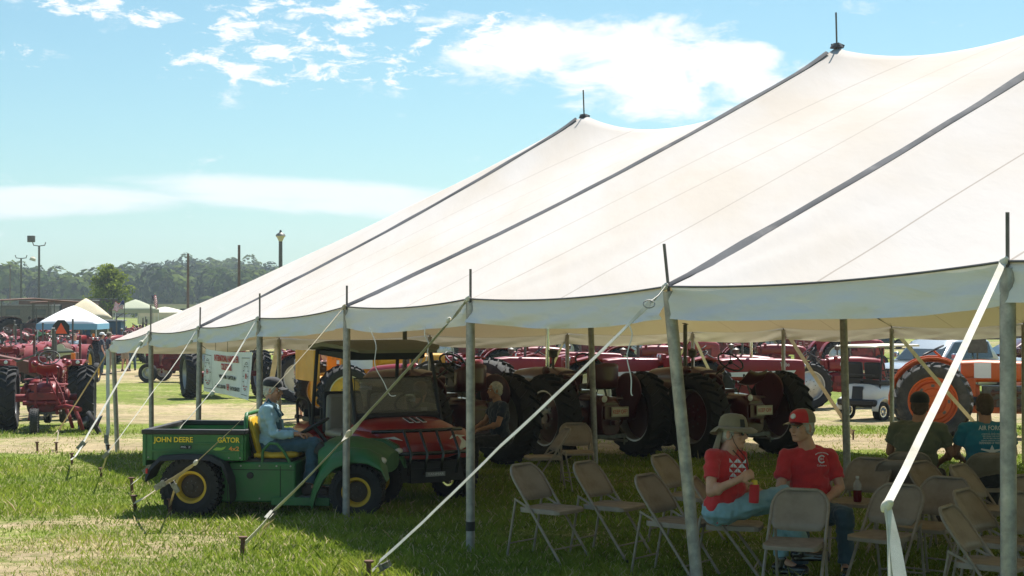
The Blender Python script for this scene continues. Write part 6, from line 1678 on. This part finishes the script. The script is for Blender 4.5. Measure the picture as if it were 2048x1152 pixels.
def add_hand(mb, wr, d, palm, s=1.0, curl=.5, thumb=1):
    """fingers run along d, the palm faces along palm"""
    d = Vector(d).normalized(); palm = Vector(palm); palm = (palm-d*palm.dot(d)).normalized(); sd = d.cross(palm)
    M = Matrix((d, sd, palm)).transposed()
    mb.cap(wr-d*.03*s, wr+d*.02*s, .026*s, .028*s, n=8)
    mb.ell(wr+d*.052*s, (.048*s, .041*s, .017*s), M, nu=10, nv=8)
    for k, (off, ln) in enumerate(((.031, .066), (.011, .075), (-.010, .070), (-.030, .055))):
        b = wr+d*(.088-.004*abs(k-1))*s+sd*off*s; a1 = curl*.8; a2 = curl*1.9
        d1 = (d*math.cos(a1)+palm*math.sin(a1)); d2 = (d*math.cos(a2)+palm*math.sin(a2)); a3 = curl*2.7; d3 = (d*math.cos(a3)+palm*math.sin(a3))
        p1 = b+d1*ln*.48*s; p2 = p1+d2*ln*.32*s; p3 = p2+d3*ln*.24*s
        mb.cap(b-d*.01, p1, .0092*s, .0088*s, n=7); mb.cap(p1, p2, .0088*s, .0082*s, n=7); mb.cap(p2, p3, .0082*s, .007*s, n=7)
    tb = wr+d*.025*s+sd*.030*s*thumb; t1 = tb+(d*.6+sd*.6*thumb+palm*.5).normalized()*.042*s; t2 = t1+(d*.85+sd*.1*thumb+palm*.6).normalized()*.034*s
    mb.cap(tb, t1, .014*s, .0105*s, n=7); mb.cap(t1, t2, .0105*s, .0085*s, n=7)
def add_head(mb, hc, f, u, s=1.0, fem=False):
    """hc: centre of the skull; f: facing; u: up"""
    u = Vector(u).normalized(); f = Vector(f); f = (f-u*f.dot(u)).normalized(); r = f.cross(u)
    M = Matrix((r, f, u)).transposed()
    P = lambda x, y, z: hc+r*x*s+f*y*s+u*z*s
    mb.ell(P(0, -.012, .022), (.074*s, .094*s, .092*s), M, nu=16, nv=12)
    mb.ell(P(0, .026, -.035), (.060*s, .062*s, .078*s), M, nu=14, nv=10)
    mb.ell(P(0, .056, -.088), (.028*s, .026*s, .022*s), M)                    # chin
    mb.cap(P(-.046, .0, -.062), P(-.018, .056, -.090), .020*s, .018*s, n=8); mb.cap(P(.046, .0, -.062), P(.018, .056, -.090), .020*s, .018*s, n=8)
    mb.cap(P(0, .084, .012), P(0, .106, -.024), .0085*s, .0115*s, n=8)         # nose
    mb.ell(P(0, .096, -.028), (.017*s, .012*s, .010*s), M)
    for k in (-1, 1):
        mb.cap(P(k*.012, .080, .028), P(k*.046, .066, .026), .010*s, .010*s, n=8)  # brow
        mb.ell(P(k*.040, .062, -.022), (.020*s, .018*s, .018*s), M)             # cheek
        mb.ell(P(k*.077, -.008, -.008), (.010*s, .020*s, .033*s), M, nu=8, nv=6)  # ear
    mb.cap(P(-.020, .080, -.052), P(.020, .080, -.052), .0065*s, n=8); mb.cap(P(-.017, .079, -.062), P(.017, .079, -.062), .0065*s, n=8)
    return M, P
def person(name, label, J, root_loc, face, up=(0, 0, 1), skin=None, shirt=None, sleeve=.55, trousers=None, shorts=False, shoes=None, hair=None, hat=None,
           voxel=.009, hs=1.0, bulk=1.0, group=None, hands=None, glasses=False, long_hair=False, belly=0, seated=False, cat='person', sleevem=None):
    skin = skin or M_skin
    root = empty(name, root_loc, 0, label, cat, group)
    J = {k: Vector(v)-Vector(root_loc) for k, v in J.items()}
    up = Vector(up)
    rt = (J['shR']-J['shL']).normalized(); tz = (J['neck']-J['pel']).normalized(); Mt = frame(rt, tz); fw = Mt.col[1]
    hz = (J['hipR']-J['hipL']).normalized()
    shw = (J['shR']-J['shL']).length/2
    B = MB()
    def torso(mb, g):
        Mp = frame(hz, tz); p, n = J['pel'], J['neck']; w = shw*bulk
        mb.ell(p+tz*.03, (max(.145, shw*.86)*bulk+g, .115*bulk+g, .13+g), Mp, nu=16, nv=12)
        mb.ell(p.lerp(n, .35)+fw*(.02+belly*.5), (shw*.80*bulk+g, .105*bulk+g+belly, .16+g), Mt, nu=16, nv=12)
        mb.ell(p.lerp(n, .66), (shw*.90*bulk+g, .115*bulk+g, .17+g), Mt, nu=16, nv=12)
        mb.ell(p.lerp(n, .82), (shw*.74*bulk+g, .085*bulk+g, .10+g), Mt, nu=16, nv=12)
        for k in 'LR': mb.cap(n-tz*.045, J['sh'+k], .05+g, .046*bulk+g, n=12)
    torso(B, 0)
    B.cap(J['neck']-tz*.04, J['head']-up*.05*hs+Vector(face).normalized()*-.015, .064*hs, .056*hs, n=14)
    Mh, P = add_head(B, J['head'], face, up, hs)
    for k in 'LR':
        B.cap(J['sh'+k], J['el'+k], .047*bulk, .038, n=12); B.cap(J['el'+k], J['wr'+k], .038, .026, n=12)
        B.ell(J['el'+k].lerp(J['wr'+k], .25), (.041, .041, .05), None)
        B.cap(J['hip'+k], J['kn'+k], .078*bulk, .056, n=14); B.cap(J['kn'+k], J['an'+k], .054, .038, n=14)
        kk = J['kn'+k].lerp(J['an'+k], .28); B.ell(kk-fw*.01, (.052, .052, .09))
        td = (J['to'+k]-J['an'+k]); B.cap(J['an'+k]+Vector((0, 0, -.02)), J['to'+k], .036, .030, n=10)
        hd = (hands or {}).get(k)
        if hd: add_hand(B, J['wr'+k], hd[0], hd[1], hs, hd[2] if len(hd) > 2 else .5, hd[3] if len(hd) > 3 else 1)
        else: add_hand(B, J['wr'+k], J['wr'+k]-J['el'+k], fw if not seated else -up, hs, .35)
    put('body', bake(B, 'body', skin, voxel*.8, 2), root)
    if shirt:
        S = MB(); torso(S, .014)
        for k in 'LR':
            e = J['sh'+k].lerp(J['el'+k], sleeve) if sleeve <= 1 else J['el'+k]
            S.ell(J['sh'+k]-tz*.008, (.060*bulk, .060*bulk, .058*bulk)); S.cyl(J['sh'+k]-tz*.005, e, .058*bulk, .060*bulk if sleeve <= 1 else .053, n=14)
            if sleeve > 1: S.ell(J['el'+k], (.055,)*3); S.cyl(J['el'+k], J['el'+k].lerp(J['wr'+k], sleeve-1), .053, .038, n=14)
        put('shirt', bake(S, 'shirt', shirt, voxel, 3, .013, .085), root)
    if trousers:
        T = MB(); Mp = frame(hz, tz)
        T.ell(J['pel']+tz*.0, (max(.15, shw*.88)*bulk+.018, .125*bulk+.016, .115), Mp, nu=16, nv=12)
        for k in 'LR':
            T.ell(J['hip'+k], (.098*bulk,)*3)
            kn = J['kn'+k]; an = J['an'+k]
            if shorts: T.cyl(J['hip'+k], J['hip'+k].lerp(kn, .92), .095*bulk, .088, n=16)
            else: T.cyl(J['hip'+k], kn, .095*bulk, .072, n=16); T.ell(kn, (.073,)*3); T.cyl(kn, kn.lerp(an, .96), .070, .062, n=16)
        put('trousers', bake(T, 'trousers', trousers, voxel, 2, .012, .08), root)
    for k in 'LR':
        a, t_ = J['an'+k], J['to'+k]; d = (t_-a); d.z = 0; d = d.normalized() if d.length > .01 else Vector((0, -1, 0)); fl = J['to'+k].z-.03
        s_ = MB(); s_.cap(Vector((a.x, a.y, fl+.045))-d*.035, Vector((t_.x, t_.y, fl+.038))+d*.03, .044, .036, n=12); s_.cap(a, Vector((a.x, a.y, fl+.05)), .042, .046, n=12)
        s_.box(Vector((a.x, a.y, fl+.012)).lerp(Vector((t_.x, t_.y, fl+.012)), .5), (.27, .085, .024), (0, 0, math.atan2(d.y, d.x)))
        put('shoe', bake(s_, 'shoe', shoes or M_leather, voxel*.9, 2), root)
    s = hs
    if hair:
        H = MB(); H.ell(P(0, -.022, .036), (.082*s, .096*s, .090*s), Mh, nu=16, nv=12); H.ell(P(0, -.058, -.02), (.070*s, .052*s, .070*s if not long_hair else .11), Mh)
        for k in (-1, 1): H.ell(P(k*.066, -.02, .0), (.016*s, .05*s, .05*s), Mh)
        put('hair', bake(H, 'hair', hair, voxel*.8, 1, .006, .03), root)
    if hat and hat[0] == 'cap':
        o = MB(); secs = []
        for z, q in ((.038, 1.0), (.07, .99), (.10, .90), (.122, .70), (.137, .40), (.142, .05)):
            secs.append([P(.092*q*math.cos(a), -.014+.112*q*math.sin(a), z) for a in [2*PI*i/20 for i in range(20)]])
        c_ = o.loft(secs).build('cap', [hat[1], hat[2] if len(hat) > 2 else hat[1]], root, smooth=70)
        if len(hat) > 2:
            for pl in c_.data.polygons:
                ctr = Mh.transposed() @ (pl.center - J['head'])
                pl.material_index = 1 if ctr.y < .012*s else 0
        secs = []
        for q in range(7):
            x = -.075+.15*q/6; e = math.sqrt(max(0, 1-(x/.082)**2)); z = .044-.016*(x/.075)**2
            secs.append([P(x, .060+.02*e, z+.006), P(x, .085+.085*e, z-.012), P(x, .085+.085*e, z-.017), P(x, .060+.02*e, z-.001)])
        MB().loft(secs).build('cap_brim', hat[3] if len(hat) > 3 else hat[1], c_, smooth=50)
    if hat and hat[0] == 'brim':
        secs = []
        for z, q in ((.046, 1.0), (.08, .97), (.12, .86), (.143, .60), (.15, .2)):
            secs.append([P(.096*q*math.cos(a), -.012+.114*q*math.sin(a), z) for a in [2*PI*i/24 for i in range(24)]])
        c_ = MB().loft(secs).build('hat', hat[1], root, smooth=70)
        secs = []
        for q, dz in ((1.0, .05), (1.25, .045), (1.50, .030), (1.56, .024)):
            secs.append([P(.096*q*math.cos(a)*1.05, -.012+.114*q*math.sin(a)*(1.06 if math.sin(a) > 0 else .98), dz+.012*math.cos(2*a+.6)*(q-1)*2.2-(.05*(q-1) if math.sin(a) < -.3 else 0)) for a in [2*PI*i/32 for i in range(32)]])
        MB().loft(secs, cap=False).build('hat_brim', hat[1], c_, solid=.004, smooth=70)
        MB().loft([[P(.098*q*math.cos(a), -.012+.116*q*math.sin(a), z) for a in (.95, 1.15, 1.35)]+[P(.088*q*math.cos(a), -.012+.106*q*math.sin(a), z) for a in (1.35, 1.15, .95)] for z, q in ((.04, 1), (.07, .985), (.11, .90))]).build('hat_panel', M_black, c_)
        fl = []
        for q in range(7): a = PI+.35+(PI-.7)*q/6; fl.append([P(.086*math.cos(a), -.012+.108*math.sin(a), .02), P(.098*math.cos(a), -.02+.125*math.sin(a), -.06), P(.092*math.cos(a)+.0, -.03+.14*math.sin(a), -.125)])
        MB().loft(fl, cap=False, closed=False).build('neck_flap', hat[1], c_, solid=.004, smooth=70)
        MB().tube([P(-.080, .02, .0), P(-.070, .04, -.06), P(-.02, .06, -.125), P(.02, .06, -.125), P(.070, .04, -.06), P(.080, .02, .0)], .0028, n=5).build('chin_cord', M_black, c_)
    if glasses:
        g = MB()
        for k in (-1, 1): g.ell(P(k*.032, .090, .004), (.024*s, .006*s, .015*s), Mh)
        gl = g.build('sunglasses', M_blackgloss, root, smooth=60); MB().cyl(P(-.056, .086, .008), P(-.080, .0, .006), .003, n=5).cyl(P(.056, .086, .008), P(.080, .0, .006), .003, n=5).cyl(P(-.012, .094, .010), P(.012, .094, .010), .003, n=5).build('glasses_frame', M_darksteel, gl)
    elif voxel < .012:
        for k in (-1, 1):
            e = MB().ell(P(k*.030, .074, .002), (.013, .011, .008), Mh).build('eye', mat('eye_white', (.6, .56, .52), .3), root, smooth=70)
            MB().ell(P(k*.030, .083, .002), (.0055, .004, .0055), Mh).build('iris', M_ink, e)
    if voxel < .012:
        MB().cap(P(-.016, .0855, -.057), P(.016, .0855, -.057), .0028, n=6).build('mouth', mat('lip', (.20, .07, .055), .5), root, smooth=70)
        for k in (-1, 1): MB().cap(P(k*.014, .090, .030), P(k*.046, .074, .030), .0035, n=6).build('eyebrow', hair or M_greyhair, root)
    return root, J, P, Mh, Mt

# woman in a brimmed hat, seated, facing right
Yw = 12.15
def wj(x, y, d=0): return W(x, y, Yw+d)
Jw = dict(pel=wj(1440, 1022), neck=wj(1452, 905), head=wj(1468, 867), shL=wj(1480, 912, .16), shR=wj(1424, 912, -.14), elL=wj(1487, 985, .20), elR=wj(1421, 984, -.24), wrL=wj(1500, 985, .02), wrR=wj(1478, 958, -.30),
          hipL=wj(1462, 1020, .09), hipR=wj(1446, 1022, -.10), knL=wj(1562, 1000, .02), knR=wj(1568, 988, -.06), anL=wj(1562, 1115, .04), anR=wj(1600, 1085, -.02), toL=wj(1600, 1140, .0), toR=wj(1642, 1112, -.02))
wr_, J, P, Mh, Mt = person('person', 'seated woman in a brimmed khaki hat, red shirt and pale jeans holding a red bottle', Jw, gp(1465, Yw), (.80, -.60, -.02), (.04, .04, 1), M_skin, M_tred, .62, M_jean_light,
       shoes=M_blackgloss, hair=M_greyhair, hat=('brim', M_khaki_dark), voxel=.008, bulk=.98, glasses=True, seated=True, belly=.03, hs=1.02,
       hands={'R': (Vector((.75, .1, .35)), Vector((.4, .9, -.3)), .75, -1), 'L': (Vector((.5, -.75, .1)), Vector((.5, .2, -.6)), .75, 1)})
# printed patch on the shirt
mb = MB(); rr = random.Random(4); c0 = wj(1476, 940, -.17)-Vector(wr_.location); uu = Vector((.80, -.45, 0)).normalized()
for i in range(4):
    for j in range(5):
        o_ = c0+uu*(i-1.5)*.034+Vector((0, 0, (2-j)*.036))
        mb.add([o_+uu*a+Vector((0, -.0, b))+uu.cross(Vector((0, 0, 1)))*.012 for a, b in ((-.015, -.016), (.015, -.016), (.015 if (i+j) % 2 else -.015, .016))], [(0, 1, 2)])
mb.build('shirt_print', M_whiteink, wr_, solid=.003)
MB().tube([P(-.05, .02, -.12), P(0, .10, -.17), P(.0, .14, -.28), P(.03, .14, -.33), P(.03, .10, -.20), P(.05, .02, -.12)], .004, n=5).build('lanyard', M_black, wr_)
bt = empty('drink_holder', wj(1507, 1000, -.24), 0, 'red insulated bottle sleeve with a yellow neck held by the seated woman', 'bottle')
MB().lathe([(0, -.02), (.036, -.018), (.038, 0), (.038, .10), (.033, .118), (0, .12)], (0, 0, 0), (.05, 0, 1), n=18).build('foam_sleeve', M_tred, bt, smooth=50)
MB().cyl((.004, 0, .118), (.006, 0, .150), .026, .022, n=16).build('yellow_neck', M_yink, bt)

# man in the red shirt, seated, looking left
Ym = 12.75
def mj(x, y, d=0): return W(x, y, Ym+d)
Jm = dict(pel=mj(1618, 1020, .05), neck=mj(1617, 893), head=mj(1602, 854, -.03), shR=mj(1571, 914, .0), shL=mj(1660, 912, .02), elR=mj(1560, 975, -.08), elL=mj(1680, 975, -.05), wrR=mj(1592, 1008, -.25), wrL=mj(1640, 1008, -.28),
          hipR=mj(1598, 1025), hipL=mj(1642, 1025), knR=mj(1600, 1045, -.42), knL=mj(1690, 1030, -.38), anR=mj(1600, 1130, -.40), anL=mj(1690, 1128, -.38), toR=mj(1585, 1150, -.56), toL=mj(1688, 1150, -.54))
mr_, J, P, Mh, Mt = person('person', 'seated man in a red shirt and red and grey cap looking left', Jm, gp(1620, Ym), (-.76, -.65, -.0), (0, 0, 1), M_skin, M_tred, .72, M_jean_dark,
       shoes=M_blackgloss, hair=M_greyhair, hat=('cap', M_tred, M_khaki_dark, M_blackgloss), voxel=.008, bulk=1.05, belly=.03, hs=1.06, seated=True,
       hands={'R': (Vector((.9, -.3, -.2)), Vector((.2, .2, -1)), .6, 1), 'L': (Vector((-.9, -.3, -.2)), Vector((-.2, .2, -1)), .6, -1)})
mb = MB(); lc = mj(1643, 918, -.155)-Vector(mr_.location)
n = 16; vs = [lc+Vector((r*math.cos(a), 0, r*math.sin(a)*1.1)) for r in (.030, .020) for a in [R(40)+R(280)*i/n for i in range(n+1)]]
mb.add(vs, [(i, i+1, n+2+i, n+1+i) for i in range(n)]); lg = mb.build('shirt_emblem', M_whiteink, mr_, solid=.003)
text('IH', .028, M_whiteink, mr_, tuple(lc), basis((1, 0, 0), (0, 0, 1)), 'shirt_lettering'); text('Collectors', .02, M_whiteink, mr_, tuple(lc+Vector((0, .0, -.05))), basis((1, 0, 0), (0, 0, 1)), 'shirt_lettering', width=.075)
for k in range(11):
    a = R(150-12*k); MB().box(lc+Vector((.055*math.cos(a), 0, .022+.03*math.sin(a))), (.006, .003, .008)).build('shirt_lettering', M_whiteink, mr_)
MB().disc(P(0, .094, .085), Mh @ Vector((0, 1, .5)), .022, n=14, th=.01).build('cap_badge', M_whiteink, mr_)

# driver of the green vehicle
Yd = 17.1
def dj(x, y, d=0): return W(x+6, y, Yd+d)
Jd = dict(pel=dj(532, 892), neck=dj(534, 806), head=dj(541, 780), shL=dj(538, 816, .18), shR=dj(530, 818, -.18), elL=dj(556, 862, .22), elR=dj(542, 868, -.22), wrL=dj(598, 868, .12), wrR=dj(588, 868, -.16),
          hipL=dj(540, 896, .1), hipR=dj(540, 896, -.1), knL=dj(628, 888, .12), knR=dj(622, 886, -.12), anL=dj(628, 968, .12), anR=dj(612, 968, -.12), toL=dj(654, 982, .12), toR=dj(640, 982, -.12))
dr_, J, P, Mh, Mt = person('person', 'elderly driver in a black cap and pale blue shirt sitting in the yellow seat', Jd, dj(532, 900), (.97, -.2, -.12), (.12, 0, 1), M_skin_tan, M_shirt_blue, 1.85, M_jean_dark,
       hair=M_greyhair, hat=('cap', M_blackcloth), voxel=.010, bulk=1.0, seated=True, hands={'R': (Vector((1, .2, 0)), Vector((0, 0, -1)), .8, -1), 'L': (Vector((1, -.2, 0)), Vector((0, 0, -1)), .8, 1)})
s_ = MB(); s_.ell((Jd['pel'].lerp(Jd['neck'], .45)-Vector(dr_.location))+Vector((.05, 0, 0)), (.09, .155, .17)); put('overall_bib', bake(s_, 'overall_bib', M_vest_blue, .012, 2, .008), dr_)
for k in (-1, 1): MB().tube([Jd['neck']-Vector(dr_.location)+Vector((-.09, k*.09, -.12)), Jd['neck']-Vector(dr_.location)+Vector((-.0, k*.10, .045)), Jd['neck']-Vector(dr_.location)+Vector((.13, k*.09, -.14))], .016, n=6).build('overall_strap', M_vest_blue, dr_)

# the two men seen from behind on the right
def seated_back(px, Y, label, shirt, hs=1.0, bulk=1.1, lean=0, hat=None, hair=M_brownhair, turn=0, skin=M_skin_tan, y_sh=0, sleeve=.6, hx=0):
    g0 = gp(px, Y); Rz = Matrix.Rotation(turn, 3, 'Z')
    def q(x, y, z): return g0+Rz @ Vector((x, y, z))
    J = dict(pel=q(0, 0, .52), neck=q(lean*.5, .06, 1.04), head=q(lean*.7+hx, .10, 1.19), shL=q(-.21+lean*.5, .04, .98), shR=q(.21+lean*.5, .04, .98), elL=q(-.27+lean*.4, .14, .74), elR=q(.29+lean*.6, .14, .74), wrL=q(-.12, .36, .66), wrR=q(.2, .36, .64),
             hipL=q(-.10, .02, .50), hipR=q(.10, .02, .50), knL=q(-.17, .44, .50), knR=q(.19, .44, .50), anL=q(-.16, .46, .10), anR=q(.18, .46, .10), toL=q(-.16, .62, .03), toR=q(.18, .62, .03))
    return person('person', label, J, g0, Rz @ Vector((0, 1, -.25)), (0, 0, 1), skin, shirt, sleeve, M_blackcloth, hair=hair, hat=hat, voxel=.010, bulk=bulk, hs=hs, seated=True)
seated_back(1828, 15.15, 'broad man in an olive shirt and dark cap sitting with his back to us', M_olive, bulk=1.16, lean=.06, hat=('cap', M_blackcloth), turn=-.35)
tr_, J, P, Mh, Mt = seated_back(1974, 15.05, 'dark-haired man in a teal printed shirt sitting with his back to us', M_teal, bulk=1.10, lean=.0, turn=.0)
cb = Vector((0, -.150, .86))
text('AIR FORCE', .058, M_whiteink, tr_, (0, cb.y+.024, 1.00), basis((1, 0, 0), (0, .12, 1)), 'shirt_lettering', width=.24, bold=.001)
for k, (s_, w_) in enumerate((('- - -', .06), ('A NATIONS ARMED FORCES', .19), ('KEEP STRONG THEIR NATION', .17), ('PROTECTING OUR SKIES', .16), ('HONOR FREEDOM, FOR ALL', .20))):
    text(s_, .017, M_whiteink, tr_, (0, cb.y+.012-.0015*k, .965-.020*k), basis((1, 0, 0), (0, .1, 1)), 'shirt_lettering', width=w_)
text('DEFENDERS OF FREEDOM', .030, M_whiteink, tr_, (0, cb.y+.006, .862), basis((1, 0, 0), (0, .05, 1)), 'shirt_lettering', width=.24)
pl = [(0, .045), (.012, .02), (.02, .0), (.10, .012), (.105, .0), (.03, -.022), (.015, -.03), (0, -.05), (-.015, -.03), (-.03, -.022), (-.105, .0), (-.10, .012), (-.02, 0), (-.012, .02)]
MB().prism([(x, y) for x, y in pl], (0, cb.y+.004, .80), (1, 0, 0), (0, 0, 1), .004).build('aircraft_print', M_whiteink, tr_)
# figures in the deep shade
dv_, Jv, _a, _b, _c = seated_back(1003, 22.2, 'grey-haired person in a dark jacket sitting in the deep shade', M_navy, hair=M_greyhair, turn=1.9, bulk=1.1)
seated_back(835, 21.2, 'person in a dark cap standing in shade behind the windscreen', M_olive, hat=('cap', M_darkred), turn=-.4)
seated_back(2120, 15.6, 'person at the right edge mostly hidden by the thick pole', M_greycloth, turn=-.3, skin=M_skin)

def standing(px, Y, deg, label, shirt, trousers, shorts=False, skin=M_skin, hair=M_brownhair, hat=None, H=1.76, shoes=M_leather, group=None, bulk=1.0, sleeve=.6, arms=(0, 0), long_hair=False, voxel=.014):
    """deg: 0 faces away, 180 towards the camera, 90 left"""
    g0 = gp(px, Y); Rz = Matrix.Rotation(R(deg), 3, 'Z'); k = H/1.76
    def q(x, y, z): return g0+Rz @ (Vector((x, y, z))*k)
    J = dict(pel=q(0, 0, .93), neck=q(0, -.01, 1.47), head=q(0, .02, 1.635), shL=q(-.19, -.01, 1.42), shR=q(.19, -.01, 1.42), elL=q(-.25, -.02+arms[0]*.1, 1.13), elR=q(.25, -.02+arms[1]*.1, 1.13), wrL=q(-.24+arms[0]*.12, .08+arms[0]*.28, .90+arms[0]*.26), wrR=q(.24-arms[1]*.12, .08+arms[1]*.28, .90+arms[1]*.26),
             hipL=q(-.09, 0, .92), hipR=q(.09, 0, .92), knL=q(-.11, .03, .50), knR=q(.12, .01, .50), anL=q(-.12, -.02, .09), anR=q(.14, -.03, .09), toL=q(-.14, .12, .03), toR=q(.17, .11, .03))
    return person('person', label, J, g0, Rz @ Vector((0, 1, -.1)), (0, 0, 1), skin, shirt, sleeve, trousers, shorts, shoes, hair, hat, voxel=voxel, hs=k, bulk=bulk, group=group, long_hair=long_hair)
standing(600, 40.0, -60, 'standing man in a grey shirt and black shorts beyond the driver', M_greycloth, M_blackcloth, True, hat=('cap', M_blackcloth), bulk=1.08)
standing(650, 43.0, 120, 'woman in a pink top standing beside the yellow machine', M_pink, M_khaki, False, hair=mat('blond_hair', (.32, .2, .1), .6), H=1.66, sleeve=.2, long_hair=True)
standing(204, 66.0, -70, 'man in a dark shirt, white cap and jeans left of the pair near the corner', M_navy, M_jean_dark, hat=('cap', M_paper), voxel=.02)
standing(218, 67.0, -60, 'man in a navy shirt and khaki trousers right of the pair near the corner', M_navy, M_khaki, hat=('cap', M_khaki_dark), voxel=.02)
standing(250, 70.0, -20, 'man in a red shirt and khaki shorts under the corner of the tent', M_tred, M_khaki, True, voxel=.02, arms=(.6, .6))
standing(264, 71.0, 30, 'man in a dark red shirt and jeans beside the one in khaki shorts', M_darkred, M_jean_dark, voxel=.02)
standing(306, 70.0, 60, 'person in a light blue shirt and khaki shorts behind a side pole', M_lblue, M_khaki, True, voxel=.02)
for k, (px, Y, m1, m2, lb) in enumerate(((96, 104, M_pink, M_jean_dark, 'tiny distant person in pink near the green tractor'), (150, 64, M_lblue, M_jean_dark, 'small person in light blue behind the warning triangle'), (281, 96, M_pink, M_khaki, 'tiny distant person in pink right of the first flag'), (222, 98, M_tred, M_jean_dark, 'tiny distant person in red under the tree'), (191, 92, M_khaki, M_navy, 'tiny distant person in khaki near the dark blue wagon'))):
    standing(px, Y, 140+k*60, lb, m1, m2, voxel=.028, group='people far across the field')
# ------------------------------------------------------------------ haze over the far field
hz_m = bpy.data.materials.new('haze'); hz_m.use_nodes = True
N, L = hz_m.node_tree.nodes, hz_m.node_tree.links
for n in list(N): N.remove(n)
out = N.new('ShaderNodeOutputMaterial'); pv = N.new('ShaderNodeVolumePrincipled')
pv.inputs['Color'].default_value = (.80, .90, 1.0, 1); pv.inputs['Density'].default_value = .00042; pv.inputs['Anisotropy'].default_value = .2
L.new(pv.outputs[0], out.inputs['Volume'])
hb = MB().box((0, 700, 32), (1900, 1560, 70)).build('haze', hz_m, None, smooth=0)
tag(hb, 'thin summer haze over the whole field', kind='stuff')
bpy.data.scenes.remove(TMP)
